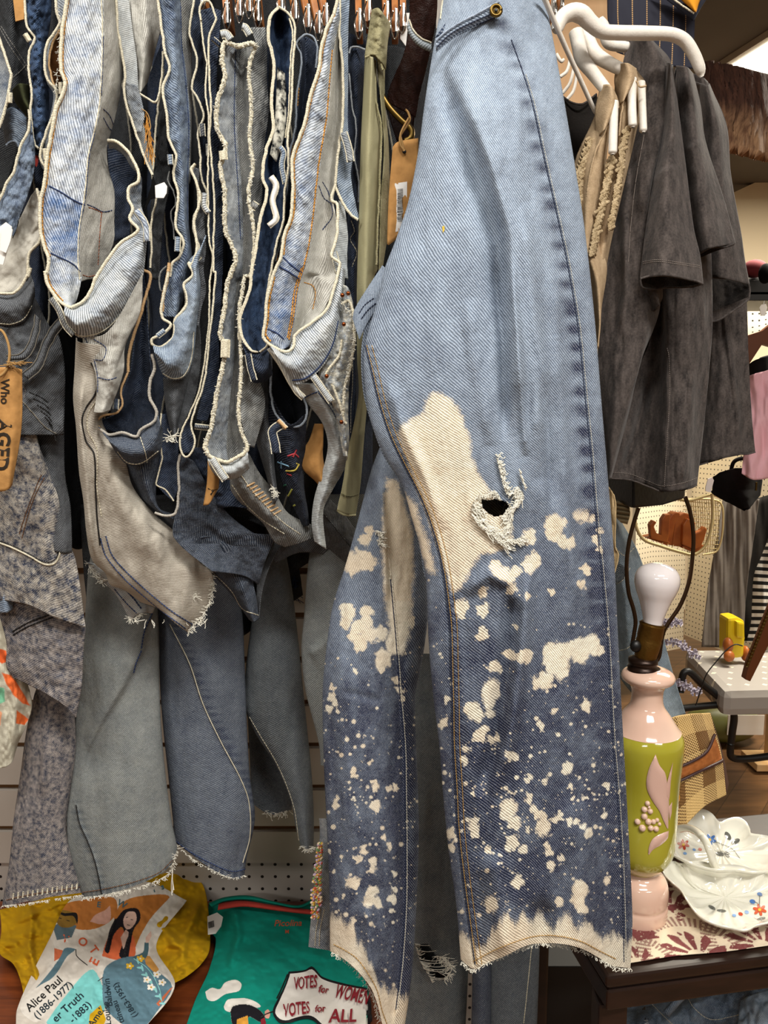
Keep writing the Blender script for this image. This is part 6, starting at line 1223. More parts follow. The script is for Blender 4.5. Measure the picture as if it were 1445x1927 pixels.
# ---- P9 blue scalloped
j = J('mid blue jeans with a long scalloped cream waist edge, ribbed band at its lower end')
EL = [('A', [(1065, -40), (1100, 200), (1120, 350), (1152, 470), (1105, 600), (1130, 760), (1150, 950), (1200, 1060), (1178, 1180), (1212, 1330), (1195, 1540), (1245, 1640), (1225, 1740), (1172, 1790), (1155, 1880)]), ('C', [(1145, 40), (1110, 200), (1100, 350)])]
s = loft(j, 'waistband', D_blue, [cv(EL, .872), cv([('A', [(1160, -40), (1180, 300), (1200, 600), (1210, 900), (1240, 1200), (1250, 1500), (1270, 1700), (1215, 1880)]), ('C', [(1200, 100), (1190, 350)])], .865), cv([('A', [(1225, -40), (1240, 300), (1270, 550), (1290, 850), (1282, 1200), (1280, 1500), (1300, 1750), (1280, 1900)]), ('C', [(1290, 60), (1240, 250), (1190, 380)])], .885)], n=(60, 260), nz=(.004, 14, 22))
stitch(j, bvh(s), 'A', [[(1225, 0), (1232, 300), (1258, 550), (1280, 850), (1272, 1200), (1272, 1500)]], M_blu, r=.0006)
loft(j, 'inside_back', D_grey, [cv('A', [(1225, -40), (1240, 300), (1270, 550), (1290, 850), (1282, 1250)], .885), cv('A', [(1310, -40), (1300, 300), (1300, 550), (1300, 850), (1290, 1250)], .90)], n=(14, 50), nz=(.003, 12, 30))
ob = loft(j, 'waistband_front', D_blue2, [cv([('C', [(1040, 545), (1100, 552), (1180, 480), (1187, 370), (1260, 280), (1270, 200), (1250, 130), (1310, 60), (1280, -20)]), ('A', [(1360, 1700)])], .856, .87), cv([('C', [(1050, 590), (1150, 660), (1240, 560), (1280, 400), (1320, 250), (1330, 100), (1330, 0)]), ('A', [(1380, 1650)])], .845, .865), cv([('C', [(1062, 620), (1110, 740), (1175, 775), (1252, 758), (1305, 650), (1335, 400), (1360, 150), (1350, 0)]), ('A', [(1400, 1600)])], .865, .875)], n=(50, 140), nz=(.003, 16, 16), bulge=.004)
stitch(j, bvh(ob), 'C', [[(1110, 732), (1175, 765), (1245, 748), (1295, 645), (1315, 450)]], M_edge, r=.0007, solid=True)
cord(j, 'waist_edge', cv(EL[:1], .867), r=.0018); cord(j, 'waist_edge', cv([EL[1], ('C', [(1160, 400), (1110, 462), (1035, 498), (1032, 530), (1062, 552), (1100, 550), (1180, 480), (1187, 370), (1262, 280), (1272, 200), (1250, 130), (1310, 60), (1280, -20)]), ('A', [(1300, 1800), (1340, 1690), (1320, 1500), (1360, 1350), (1330, 1230), (1300, 1150), (1325, 1112)])], .856, .868), r=.0019)
cord(j, 'tan_selvedge', cv('C', [(1150, -20), (1140, 60), (1112, 200), (1100, 310)], .862), r=.0024, mat=M_beige2)
bloop(j, 'A', [(1155, 1050), (1160, 1120)], 8, .862, D_blue2); bloop(j, 'A', [(1210, 1610), (1205, 1710)], 9, .86, D_blue2); bloop(j, 'C', [(1070, 480), (1120, 440)], 8, .85, D_blue2)
loft(j, 'leg', D_dgrey, [cv('C', [(1110, 760), (1120, 900), (1140, 1030), (1170, 1150)], .89), cv('C', [(1190, 770), (1180, 950), (1190, 1160)], .875), cv('C', [(1310, 640), (1260, 860), (1210, 1050), (1200, 1160)], .89)], n=(30, 50), nz=(.003, 14, 20))
# ---- P10 dark blue waved pair
j = J('dark blue jeans with wavy cream edge and belt loops, between blue and navy waists')
L10 = [('B', [(45, -20), (20, 180), (60, 330), (30, 480), (60, 530), (95, 630), (65, 720), (80, 850), (80, 950), (118, 1060)])]
loft(j, 'waistband', D_ind, [cv(L10, .89), cv('B', [(75, -20), (80, 200), (100, 400), (110, 630), (110, 850), (130, 1060)], .90)], n=(20, 80), nz=(.003, 9, 16))
cord(j, 'waist_edge', cv(L10, .885), r=.0015)
loft(j, 'outer_band', D_dgrey, [cv('W', [(740, 520), (790, 700), (800, 850), (750, 1010), (795, 1250), (720, 1370), (740, 1450), (670, 1580), (690, 1700), (580, 1880)], .882), cv('W', [(800, 540), (800, 720), (840, 860), (850, 1050), (860, 1250), (840, 1400), (860, 1600), (820, 1750), (800, 1900)], .88)], n=(24, 90), nz=(.004, 10, 14))
cord(j, 'waist_edge', cv('W', [(770, 500), (735, 560), (770, 640), (795, 780), (790, 880), (755, 960), (755, 1080), (800, 1240), (715, 1370), (745, 1440), (675, 1570), (690, 1690), (640, 1790)], .876), r=.0015)
bloop(j, 'W', [(825, 150), (832, 260)], 9, .88, D_dgrey); bloop(j, 'W', [(880, 325), (884, 430)], 7, .88, D_grey); bloop(j, 'W', [(755, 1350), (810, 1290)], 8, .868, D_grey); bloop(j, 'W', [(850, 750), (845, 860), (880, 920)], 9, .87, D_horiz)
loft(j, 'leg', D_dgrey, [cv('X', [(300, 720), (310, 900), (250, 1000), (200, 1090)], .90), cv('X', [(430, 300), (440, 600), (400, 850), (300, 1080)], .895)], n=(20, 50), nz=(.004, 12, 20))
fray(j, 'frayed_threads', np.array(cv('X', [(220, 1130), (240, 1110), (280, 1100)], .868)), 30, ln=14, r=.0005, mat=M_fray, spread=1.2)
# ---- P11 narrow navy
j = J('narrow navy jeans folded to a long thin loop, left of the frayed grey waist')
L11 = [('B', [(75, 60), (90, 200), (112, 350), (105, 500), (120, 640), (118, 800), (122, 1000)]), ('W', [(880, 900), (890, 1180), (915, 1300), (905, 1420)]), ('X', [(530, 20), (510, 250), (490, 400), (480, 560), (430, 850), (320, 1060), (305, 1140), (320, 1220)])]
R11 = [('B', [(140, 40), (160, 110), (125, 200), (125, 400), (135, 600), (130, 750), (145, 950), (155, 1100), (150, 1300), (150, 1500)]), ('X', [(545, 40), (520, 280), (500, 460), (485, 620), (450, 820), (400, 950), (375, 1050), (400, 1140), (380, 1210)])]
loft(j, 'inner_band', D_ind, [cv(L11, .875), cv(R11, .88)], n=(14, 200), nz=(.002, 8, 20))
loft(j, 'outer_band', D_ind, [cv(R11[:1]+[('X', [(545, 40), (520, 280), (500, 460), (485, 620), (450, 820), (410, 1000)])], .88), cv([('B', [(190, 60), (185, 150), (170, 350), (165, 560), (180, 740), (180, 900), (200, 1100), (200, 1500)]), ('X', [(580, 40), (570, 280), (555, 460), (560, 620), (540, 820), (480, 1010)])], .885)], n=(30, 200), nz=(.004, 12, 24))
cord(j, 'waist_edge', cv([('B', [(80, 110), (72, 55), (90, 10), (125, 8), (150, 55), (160, 110), (125, 200), (125, 400), (135, 600), (130, 750), (145, 950), (155, 1100), (150, 1300), (150, 1480)]), ('X', [(535, 40), (515, 280), (495, 460), (480, 620), (450, 800), (400, 930), (378, 1040), (402, 1130), (385, 1200), (345, 1238), (315, 1210), (305, 1130), (325, 1050)])], .868), r=.0014)
cord(j, 'waist_edge', cv([('B', [(78, 100), (92, 230), (112, 350), (105, 500), (122, 640), (120, 800)]), ('W', [(880, 900), (892, 1180), (920, 1300)]), ('X', [(500, 80), (490, 380), (470, 560), (430, 800), (370, 950), (325, 1050)])], .87), r=.0012)
bloop(j, 'X', [(400, 1040), (490, 1050)], 9, .865, D_dgrey); bloop(j, 'B', [(145, 210), (185, 245)], 7, .868, D_ind)
loft(j, 'leg', D_ind, [cv('X', [(310, 1230), (350, 1330), (440, 1480), (520, 1600)], .92), cv('X', [(400, 1180), (460, 1300), (540, 1440), (640, 1560)], .90), cv('X', [(480, 1180), (640, 1400), (780, 1520), (880, 1600)], .92)], n=(30, 50), nz=(.006, 16, 16))
# ---- P12 frayed grey waist
j = J('stonewashed grey jeans with a thick frayed waist edge, hanging mid rack')
L12 = [('B', [(380, 250), (350, 237), (280, 252), (212, 232), (195, 320), (210, 420), (170, 560), (168, 700), (215, 800), (190, 900), (210, 1050), (215, 1250), (268, 1400), (240, 1500)]), ('D', [(225, 90), (205, 250), (185, 380), (215, 440), (200, 540), (165, 700), (140, 870), (103, 980), (120, 1030)])]
R12 = [('B', [(380, 250), (345, 350), (345, 450), (355, 600), (345, 750), (362, 900), (340, 1050), (362, 1200), (372, 1330), (350, 1500)]), ('D', [(320, 60), (290, 280), (295, 430), (300, 560), (290, 700), (285, 800), (300, 900), (333, 985), (325, 1010)])]
Mm = [('B', [(300, 250), (275, 450), (275, 700), (300, 1000), (310, 1300), (300, 1500)]), ('D', [(275, 90), (260, 300), (260, 500), (240, 700), (225, 880), (220, 1000), (230, 1060)])]
s = loft(j, 'waistband', D_greybl, [cv(L12[0:1]+L12[1:], .868, .85), cv([('B', [(300, 255), (245, 300), (235, 450), (220, 700), (245, 900), (260, 1250), (290, 1400), (270, 1500)]), ('D', [(250, 90), (230, 300), (235, 480), (205, 700), (180, 900), (160, 1000), (165, 1045)])], .872, .86), cv(Mm, .885, .87)], n=(60, 300), nz=(.004, 12, 20)); v12 = bvh(s)
stitch(j, v12, 'B', [[(270, 270), (262, 450), (262, 700), (280, 1000), (295, 1300)]], M_blu, r=.0006)
loft(j, 'inside_back', D_grey, [cv(Mm, .885, .87), cv(R12, .872, .855)], n=(36, 240), nz=(.003, 9, 40), bulge=-.01)
loft(j, 'outer_band', D_grey, [cv([('B', [(350, 150), (380, 250), (345, 350), (345, 450), (355, 600), (345, 750), (362, 900), (340, 1050), (362, 1200), (372, 1330), (350, 1500)]), ('D', [(320, 60), (290, 280), (295, 430), (290, 520)])], .872), cv([('B', [(430, 150), (440, 250), (440, 450), (450, 600), (410, 900), (415, 1050), (400, 1250), (370, 1500)]), ('D', [(340, 80), (300, 290), (310, 400), (320, 520)])], .885)], n=(30, 160), nz=(.004, 10, 24))
loft(j, 'side_band', D_grey, [cv('D', [(290, 500), (290, 640), (290, 780), (335, 980)], .86), cv('D', [(340, 480), (400, 620), (430, 760), (370, 990)], .875)], n=(24, 50), nz=(.004, 12, 26))
loft(j, 'waistband_front', D_palebl, [cv('D', [(110, 1020), (160, 1050), (250, 1062), (332, 985)], .852), cv('D', [(125, 1080), (190, 1120), (270, 1110), (338, 1040)], .842), cv('D', [(145, 1120), (200, 1160), (280, 1150), (345, 1100)], .855)], n=(24, 40), nz=(.003, 10, 10))
cord(j, 'waist_edge', cv(L12, .862, .845), r=.0029, wob=1.2); cord(j, 'waist_edge', cv(R12, .866, .848), r=.0025, wob=1.1); cord(j, 'waist_edge', cv('D', [(105, 990), (125, 1035), (220, 1068), (265, 1050), (325, 1010), (335, 985)], .845), r=.0026, wob=1.2)
for a_, d_ in ((L12, (.86, .843)), (R12, (.864, .847))): fray(j, 'frayed_edge', cv(a_, *d_), 420, ln=5, mat=M_fray, spread=1.9, r=.0004)
bloop(j, 'B', [(190, 190), (215, 185), (240, 215)], 14, .86, D_palebl); bloop(j, 'B', [(305, 145), (320, 150), (345, 190)], 12, .865, D_palebl); bloop(j, 'B', [(200, 820), (205, 870)], 13, .853, M_edge); bloop(j, 'B', [(355, 1110), (385, 1130)], 14, .86, D_grey); bloop(j, 'D', [(215, 400), (212, 500)], 15, .845, M_edge); bloop(j, 'D', [(140, 1050), (190, 1130), (215, 1165)], 14, .84, D_palebl)
s = loft(j, 'leg', D_grey, [cv([('D', [(240, 1150), (250, 1230), (330, 1320), (420, 1400), (480, 1500)]), ('E', [(1290, 70)])], .89, .93), cv('D', [(290, 1130), (340, 1220), (440, 1330), (540, 1420), (640, 1500)], .87, .92), cv('D', [(340, 1020), (400, 1130), (480, 1230), (560, 1350), (760, 1440)], .89, .94)], n=(40, 110), nz=(.004, 14, 24)); vv_ = bvh(s)
stitch(j, vv_, 'D', [[(300, 1140), (350, 1210), (440, 1310), (520, 1390), (620, 1460)], [(250, 1190), (330, 1300), (430, 1390), (540, 1460)]], M_edge, r=.0007)
stitch(j, vv_, 'D', [[(330+k*16, 1200+k*17), (370+k*16, 1180+k*17)] for k in range(10)], M_beige2, r=.0012, solid=True, name='worn_stripes')
fray(j, 'frayed_threads', np.array(cv('D', [(465, 1210), (485, 1240), (470, 1260)], .86)), 40, ln=8, mat=M_fray, spread=2)
tg2 = thing('price_tag', 'small brown kraft tag hanging under the frayed grey waist', 'tag'); s = loft(tg2, 'card', M_card, [cv('D', [(120, 1060), (115, 1180), (95, 1305)], .868), cv('D', [(150, 1130), (150, 1200), (130, 1290)], .862), cv('D', [(180, 1150), (175, 1210), (170, 1200)], .87)], n=(12, 20)); text(tg2, 'letter_print', bvh(s), 'A', 'D', (122, 1210), (.4, 1), 60, '#2a2118', bold=.03)
# ---- P13 deep blue
j = J('deep blue jeans with twin cream edges and a patterned pocket lining')
L13 = [('B', [(500, 40), (455, 90), (445, 200), (475, 350), (460, 550), (470, 700), (432, 820), (415, 970), (437, 1040), (400, 1200), (380, 1330), (350, 1500)]), ('D', [(350, 80), (340, 140), (290, 290), (302, 390), (350, 460), (385, 470)])]
R13 = [('B', [(500, 35), (560, 80), (592, 150), (580, 350), (570, 600), (552, 750), (558, 900), (535, 1050), (530, 1200), (490, 1330), (462, 1480)]), ('D', [(455, 60), (435, 200), (432, 330), (440, 430), (400, 470)])]
loft(j, 'waistband', D_deep, [cv(L13, .862, .85), cv([('B', [(505, 60), (505, 300), (500, 600), (490, 800), (470, 1000), (460, 1200), (420, 1500)]), ('D', [(400, 100), (380, 250), (370, 360), (385, 460)])], .90, .87), cv(R13, .868, .855)], n=(50, 220), nz=(.005, 10, 18))
for o_, r_ in ((0, .0015), (12, .0011)):
    cord(j, 'waist_edge', cv([(q[0], [(x+o_*(.6), y) for x, y in q[1]]) for q in L13], .858-.001*(o_ > 0), .845), r=r_)
cord(j, 'waist_edge', cv(R13, .862, .848), r=.0015); cord(j, 'waist_edge', cv([('B', [(560, 100), (578, 180), (567, 350), (557, 600), (540, 750)])], .862), r=.0011)
pp = loft(j, 'pocket_lining', cloth('patterned_lining', '#15181c', '#d8d6c8', scale=75, amt=1.2, fine=160), [cv('B', [(498, 365), (488, 600), (475, 740), (458, 840)], .86), cv('B', [(535, 400), (545, 600), (528, 760), (490, 880)], .865)], n=(20, 40), bulge=.004)
bloop(j, 'B', [(462, 960), (490, 1010), (470, 1090), (490, 1190), (450, 1230)], 9, .855, M_label, 'label_tab')
loft(j, 'waistband_front', D_ind, [cv('D', [(298, 400), (350, 475), (400, 480), (445, 440)], .852), cv('D', [(330, 500), (380, 560), (440, 560), (455, 500)], .845), cv('D', [(350, 580), (370, 635), (430, 625), (470, 590)], .86)], n=(24, 40), nz=(.003, 12, 12))
bloop(j, 'D', [(335, 480), (350, 560), (370, 625)], 11, .842, D_ind)
loft(j, 'leg', D_dgrey, [cv('D', [(340, 600), (370, 900), (440, 1150), (480, 1300)], .90), cv('D', [(400, 620), (440, 900), (460, 1100), (490, 1280)], .885), cv('D', [(460, 600), (470, 900), (480, 1100), (500, 1260)], .90)], n=(24, 60), nz=(.005, 12, 40))
# ---- P14
j = J('dark indigo jeans with orange stitched loop beside the light blue orange stitched pair')
L14 = [(600, 240), (625, 300), (620, 400), (602, 500), (592, 700), (562, 850), (556, 950), (530, 1150), (512, 1300), (485, 1420)]
loft(j, 'waistband', D_ind, [cv('B', [(600, 240), (620, 210), (625, 400), (605, 600), (595, 750), (565, 900), (540, 1150), (500, 1400)], .885), cv('B', [(650, 200), (650, 400), (630, 600), (610, 750), (590, 900), (560, 1150), (530, 1400)], .91), cv('B', [(712, 240), (705, 380), (690, 480), (650, 650), (610, 800), (580, 1000), (560, 1200), (530, 1350)], .89)], n=(40, 120), nz=(.003, 12, 30))
cord(j, 'waist_edge', cv('B', [(705, 370), (712, 260), (695, 205), (652, 188), (612, 215), (600, 245)]+L14[1:], .88), r=.0014, mat=cloth('blue_grey_edge', '#9aa3ad', '#7a8490', scale=300))
stitch(j, bvh(j.children[0]), 'B', [[(x+9, y) for x, y in L14]], M_org, r=.0008, off=.006, name='orange_stitching')
bloop(j, 'B', [(510, 800), (530, 830), (520, 900), (540, 1000)], 8, .86, D_blue2)
# ---- P15 light blue with orange
j = J('light blue jeans with bold orange stitching and worn fly, front of middle rack')
L15 = [('B', [(830, -30), (800, 80), (760, 170), (735, 260), (720, 380), (680, 500), (640, 680), (600, 790), (576, 880), (580, 1020), (570, 1180), (530, 1290), (518, 1390), (475, 1490)]), ('D', [(468, 70), (440, 180), (430, 300), (418, 385), (450, 425), (510, 460)])]
S15 = [('B', [(835, 100), (800, 270), (785, 450), (770, 640), (735, 850), (715, 1000), (700, 1150), (670, 1350), (635, 1490)]), ('D', [(610, 130), (590, 280), (565, 412), (558, 440)])]
s = loft(j, 'waistband', D_light2, [cv(L15, .848, .83), cv([('B', [(832, 40), (780, 220), (750, 420), (705, 600), (665, 830), (645, 1000), (635, 1150), (600, 1340), (555, 1490)]), ('D', [(520, 130), (505, 280), (490, 400), (530, 455)])], .842, .83), cv(S15, .856, .842)], n=(80, 320), nz=(.0035, 15, 20), fade=lambda x, y: .62+.25*fbm(x/16, y/12, 14)-.3*(y > 490+(x-520)*.2)); v15 = bvh(s)
stitch(j, v15, 'B', [[(x+12, y) for x, y in L15[0][1][1:-1]]], M_org, r=.0011, dash=7, gap=1.5, name='orange_stitching'); stitch(j, v15, 'D', [[(482, 60), (455, 180), (445, 300), (434, 375), (460, 410)]], M_org, r=.0011, dash=7, gap=1.5, name='orange_stitching')
stitch(j, v15, 'B', [[(x-8, y) for x, y in S15[0][1][1:]]], M_org, r=.0010, dash=7, gap=1.5, name='orange_stitching'); stitch(j, v15, 'D', [[(640, 0), (603, 130), (582, 280), (558, 405)], [(628, 10), (590, 130), (572, 270), (550, 395)]], M_org, r=.0009, dash=7, gap=1.5, name='orange_stitching')
stitch(j, v15, 'B', [[(528, 1400), (580, 1450), (630, 1485)]], M_blu, r=.0009, solid=True, name='cross_seam'); stitch(j, v15, 'D', [[(510, 5), (560, 35), (615, 70)], [(445, 345), (490, 365), (530, 400)]], M_blu, r=.0009, solid=True, name='cross_seam')
s = loft(j, 'inside_back', D_pale, [cv(S15, .858, .845), cv([('B', [(840, 100), (830, 400), (810, 700), (780, 900), (760, 1200), (740, 1490)]), ('D', [(690, 60), (680, 200), (620, 330), (575, 430)])], .885, .86), cv([('B', [(850, 100), (850, 650), (825, 800), (812, 1000), (800, 1100), (825, 1250), (800, 1380), (838, 1480)]), ('D', [(825, 60), (750, 240), (680, 310), (590, 400), (575, 440)])], .875, .845)], n=(60, 260), nz=(.004, 16, 40)); vin = bvh(s)
stitch(j, vin, 'B', [[(720, 1010), (750, 1080), (790, 1110), (795, 1180), (740, 1250)], [(740, 990), (780, 1060), (800, 1150)]], M_blu, r=.0006); stitch(j, vin, 'D', [[(640, 90), (690, 110), (705, 150), (690, 240)]], M_org, r=.0005)
rR = [('D', [(510, 462), (550, 467), (582, 440), (592, 380), (680, 312), (762, 240), (802, 130), (830, 20)]), ('B', [(835, 1430), (790, 1395), (800, 1350), (820, 1280), (822, 1110), (790, 1090), (812, 1000)])]
s = loft(j, 'waistband_front', D_horiz, [cv('D', [(450, 430), (550, 468), (592, 385), (680, 312), (762, 240), (802, 130), (832, 0)], .828, .85), cv('D', [(500, 500), (600, 540), (660, 460), (740, 380), (800, 280), (835, 160), (850, 10)], .812, .845), cv('D', [(570, 610), (600, 645), (665, 620), (745, 545), (805, 440), (840, 300), (865, 20)], .832, .86)], n=(60, 160), nz=(.004, 20, 20)); v = bvh(s)
stitch(j, v, 'D', [[(580, 622), (650, 610), (735, 535), (795, 430), (825, 300)]], M_blu, r=.0009, solid=True, name='waist_seam')
cord(j, 'waist_edge', cv(L15, .843, .826), r=.0021); cord(j, 'waist_edge', cv(rR, .824, .862), r=.0020)
cord(j, 'waist_edge', cv('B', [(835, -20), (835, 200), (850, 350), (850, 650), (832, 790), (815, 950), (812, 1010), (850, 1100), (900, 1170), (935, 1195)], .862), r=.0018)
loft(j, 'outer_band', D_blue2, [cv('B', [(838, -20), (838, 200), (852, 350), (852, 650), (834, 790), (817, 950), (850, 1100), (935, 1200)], .868), cv('B', [(890, -20), (880, 200), (880, 400), (880, 700), (905, 850), (895, 950), (920, 1100), (940, 1190)], .875)], n=(24, 120), nz=(.003, 10, 20))
loft(j, 'lower_band', D_palebl, [cv('B', [(830, 1090), (822, 1280), (800, 1400), (835, 1500)], .866), cv('B', [(860, 1120), (880, 1280), (875, 1400), (880, 1520)], .87)], n=(16, 40), nz=(.003, 10, 16))
bloop(j, 'B', [(855, 720), (880, 800), (895, 880)], 13, .858, D_greybl); bloop(j, 'B', [(800, 1370), (830, 1480)], 12, .855, D_palebl); bloop(j, 'D', [(690, 600), (740, 670), (790, 740)], 12, .83, D_palebl); bloop(j, 'D', [(455, 445), (520, 540), (600, 680), (640, 720)], 10, .838, D_pale)
fly = loft(j, 'button_fly', cloth('worn_fly', '#c4c1b4', '#87909a', scale=120, amt=.9, bump=1.), [cv('D', [(845, 100), (830, 330), (740, 560), (730, 640), (800, 760), (860, 1040)], .85), cv('D', [(880, 120), (885, 330), (830, 560), (810, 640), (850, 800), (875, 1040)], .835), cv('D', [(905, 200), (920, 400), (890, 600), (880, 800), (885, 950), (872, 1060)], .85)], n=(40, 140), nz=(.004, 8, 10))
for a_ in ([(845, 210), (880, 190), (905, 250), (915, 400), (890, 560), (860, 660), (855, 800)], [(760, 590), (775, 560), (830, 490), (850, 400)], [(790, 640), (830, 740), (850, 800), (870, 860)]): cord(j, 'worn_edge', cv('D', a_, .835), r=.0017, wob=1.)
fray(j, 'frayed_edge', np.array(cv('D', [(850, 200), (905, 300), (910, 430), (870, 620), (850, 800)], .834)), 160, ln=5, mat=M_fray, spread=2)
for x, y in ((858, 318), (850, 160), (765, 600), (845, 850), (882, 150)): ball('rivet', P(350+x/2.89, 500+y/2.89, .828), .0024, M_copper, j, seg=10)
s = loft(j, 'leg', D_palebl, [cv('D', [(590, 640), (660, 745), (740, 850), (772, 960), (760, 1060), (700, 1260), (685, 1400), (700, 1500)], .87, .90), cv('D', [(670, 640), (740, 740), (800, 880), (820, 1000), (790, 1120), (735, 1280), (715, 1400), (730, 1520)], .855, .885), cv('D', [(740, 640), (820, 820), (860, 960), (885, 1030), (858, 1110), (800, 1210), (745, 1330), (760, 1540)], .865, .90)], n=(50, 130), nz=(.004, 12, 26)); vleg = bvh(s)
stitch(j, vleg, 'D', [[(640, 720), (680, 700), (730, 680)], [(720, 690), (800, 800), (850, 930), (880, 1010)], [(730, 680), (815, 790), (860, 910), (880, 960)]], M_blu, r=.0007)
lg2 = loft(j, 'lower_leg', D_dgrey, [cv('D', [(690, 1360), (700, 1450), (780, 1540), (900, 1640)], .93, .97), cv('D', [(740, 1330), (780, 1400), (850, 1470), (930, 1560)], .92, .96), cv('D', [(780, 1270), (850, 1340), (910, 1420), (960, 1480)], .94, .97)], n=(30, 40), nz=(.003, 14, 14)); stitch(j, bvh(lg2), 'D', [[(745, 1345), (830, 1450), (920, 1560)]], M_ink, r=.0006)
# ---- P16 embroidered
j = J('black blue jeans embroidered with coloured crosses and curls below the middle rack')
loft(j, 'inside', denim('denim_black', '#06080c', '#141821', mot=30, motamt=.3, fleck=.03), [cv('D', [(462, 480), (462, 700), (485, 790), (560, 870)], .89), cv('D', [(550, 470), (560, 700), (600, 870)], .93), cv('D', [(640, 700), (655, 800), (620, 870)], .89)], n=(20, 30))
s = loft(j, 'leg', D_ind, [cv('D', [(458, 700), (450, 900), (500, 1080), (530, 1200), (600, 1340), (640, 1420)], .885, .92), cv('D', [(560, 860), (560, 960), (580, 1080), (600, 1200), (640, 1330), (655, 1415)], .868, .91), cv('D', [(655, 800), (650, 960), (640, 1080), (640, 1200), (660, 1330), (670, 1410)], .885, .92)], n=(40, 90), nz=(.003, 12, 20), fade=.1); ve = bvh(s)
cord(j, 'waist_edge', cv('D', [(462, 480), (460, 600), (462, 700), (480, 790), (520, 845), (575, 875), (620, 870), (650, 830), (655, 770), (640, 720)], .872), r=.0016, mat=cloth('blue_grey_edge', '#9aa3ad', '#7a8490', scale=300))
bloop(j, 'D', [(520, 860), (470, 900), (480, 960), (490, 1020)], 16, .855, D_ind); bloop(j, 'D', [(500, 840), (545, 885)], 6, .853, M_beige2)
for nm, runs, colr in (('red_embroidery', [[(555, 1035), (590, 1025), (610, 1040)], [(580, 1040), (600, 1000)], [(550, 1130), (575, 1140)]], '#a8333a'), ('blue_embroidery', [[(492, 1065), (560, 1090)], [(520, 1065), (520, 1100)]], '#7fa9c4'), ('yellow_embroidery', [[(545, 1115), (590, 1112), (612, 1080)], [(600, 1075), (612, 1085)]], '#cdbb55'), ('green_embroidery', [[(520, 1240), (550, 1255), (578, 1215)], [(550, 1290), (570, 1310), (595, 1300)]], '#b5b853'), ('dark_green_embroidery', [[(500, 1170), (520, 1200), (545, 1190)], [(480, 1100), (500, 1130)]], '#1f5a44')): stitch(j, ve, 'D', runs, plain(nm, colr, .8), r=.0011, solid=True, name=nm)
vp = bvh(j.children[0])
for nm, pts, colr in (('green_flower', [(450, 680), (455, 665), (470, 700), (460, 715), (448, 695)], '#3e9a3f'), ('orange_flower', [(490, 690), (495, 710), (488, 730), (497, 745)], '#c2542c'), ('purple_thread', [(455, 495), (460, 515)], '#51307a')): stitch(j, vp, 'D', [pts], plain(nm, colr, .8), r=.0022, solid=True, off=.012, name=nm)
tg3 = thing('price_tag', 'large curled brown kraft tag below the light blue orange stitched jeans', 'tag')
loft(tg3, 'card', M_card, [cv('D', [(700, 860), (670, 950), (640, 1000), (626, 1090), (720, 1190), (735, 1250)], .90), cv('D', [(740, 860), (735, 980), (715, 1040), (720, 1120), (745, 1190), (745, 1250)], .885), cv('D', [(745, 870), (740, 980), (745, 1060), (755, 1120), (755, 1190), (740, 1252)], .892)], n=(20, 40))
# ---- P18 charcoal between, P19 olive
j = J('charcoal jeans with a wavy seam between the light blue pair and the olive trousers')
s = loft(j, 'waistband', D_ind, [cv([('B', [(885, 270), (885, 500), (900, 900), (880, 1200), (870, 1500)]), ('D', [(870, 300), (900, 700), (880, 1000)])], .90), cv([('B', [(925, 250), (925, 500), (930, 900), (920, 1200), (915, 1500)]), ('D', [(905, 300), (920, 700), (900, 1000)])], .89), cv([('B', [(972, 270), (965, 500), (950, 900), (940, 1200), (930, 1500)]), ('D', [(930, 300), (935, 700), (910, 960)])], .905)], n=(30, 120), nz=(.005, 10, 20))
cord(j, 'waist_edge', cv('B', [(885, 290), (895, 260), (930, 255), (972, 270)], .885), r=.0013, mat=D_greybl)
cord(j, 'waist_edge', cv([('B', [(885, 400), (900, 560), (925, 700), (915, 850), (940, 1000), (935, 1100)])], .884), r=.0011, mat=D_greybl)
stitch(j, bvh(s), 'B', [[(900, 1200), (915, 1260), (895, 1300), (925, 1370), (905, 1450)]], M_edge, r=.0005); stitch(j, bvh(s), 'D', [[(905, 450), (908, 640), (900, 760), (898, 910)]], M_edge, r=.0005)
j = thing('chinos', 'pale olive trousers with folded waistband and plain hem beside the leather belt', 'trousers')
M_ol = cloth('olive_twill', '#a5a07e', '#948f6e', scale=18, rough=.8, fine=900, bump=.3, amt=.4); M_ol2 = cloth('olive_twill_worn', '#87815f', '#a19b7a', scale=50, rough=.75, bump=.7, amt=.9)
s = loft(j, 'leg', M_ol, [cv([('B', [(975, 300), (966, 500), (952, 800), (942, 1200), (932, 1500)]), ('D', [(930, 200), (932, 500), (940, 700), (905, 900), (880, 1000), (850, 1200), (820, 1330)])], .872, .90), cv([('B', [(1010, 310), (1000, 600), (990, 900), (985, 1200), (978, 1500)]), ('D', [(975, 200), (975, 500), (965, 700), (940, 900), (905, 1100), (870, 1352)])], .85, .885), cv([('B', [(1030, 330), (1040, 600), (1060, 760), (1045, 1200), (1040, 1460)]), ('D', [(1020, 60), (990, 400), (985, 700), (965, 950), (945, 1200), (920, 1358)])], .865, .895)], n=(60, 260), nz=(.003, 16, 90), bulge=.006); vo = bvh(s)
stitch(j, vo, 'D', [[(838, 1235), (870, 1250), (905, 1252), (940, 1240)], [(838, 1240), (870, 1256), (905, 1257)]], plain('olive_thread', '#6e694c', .9), r=.0006)
cord(j, 'hem_edge', cv('D', [(820, 1330), (845, 1350), (880, 1358), (922, 1356)], .884), r=.0014, mat=M_ol)
cord(j, 'side_seam', cv('B', [(1028, 330), (1030, 540), (1060, 680), (1055, 900), (1045, 1200), (1035, 1440)], .86), r=.0014, mat=M_ol2)
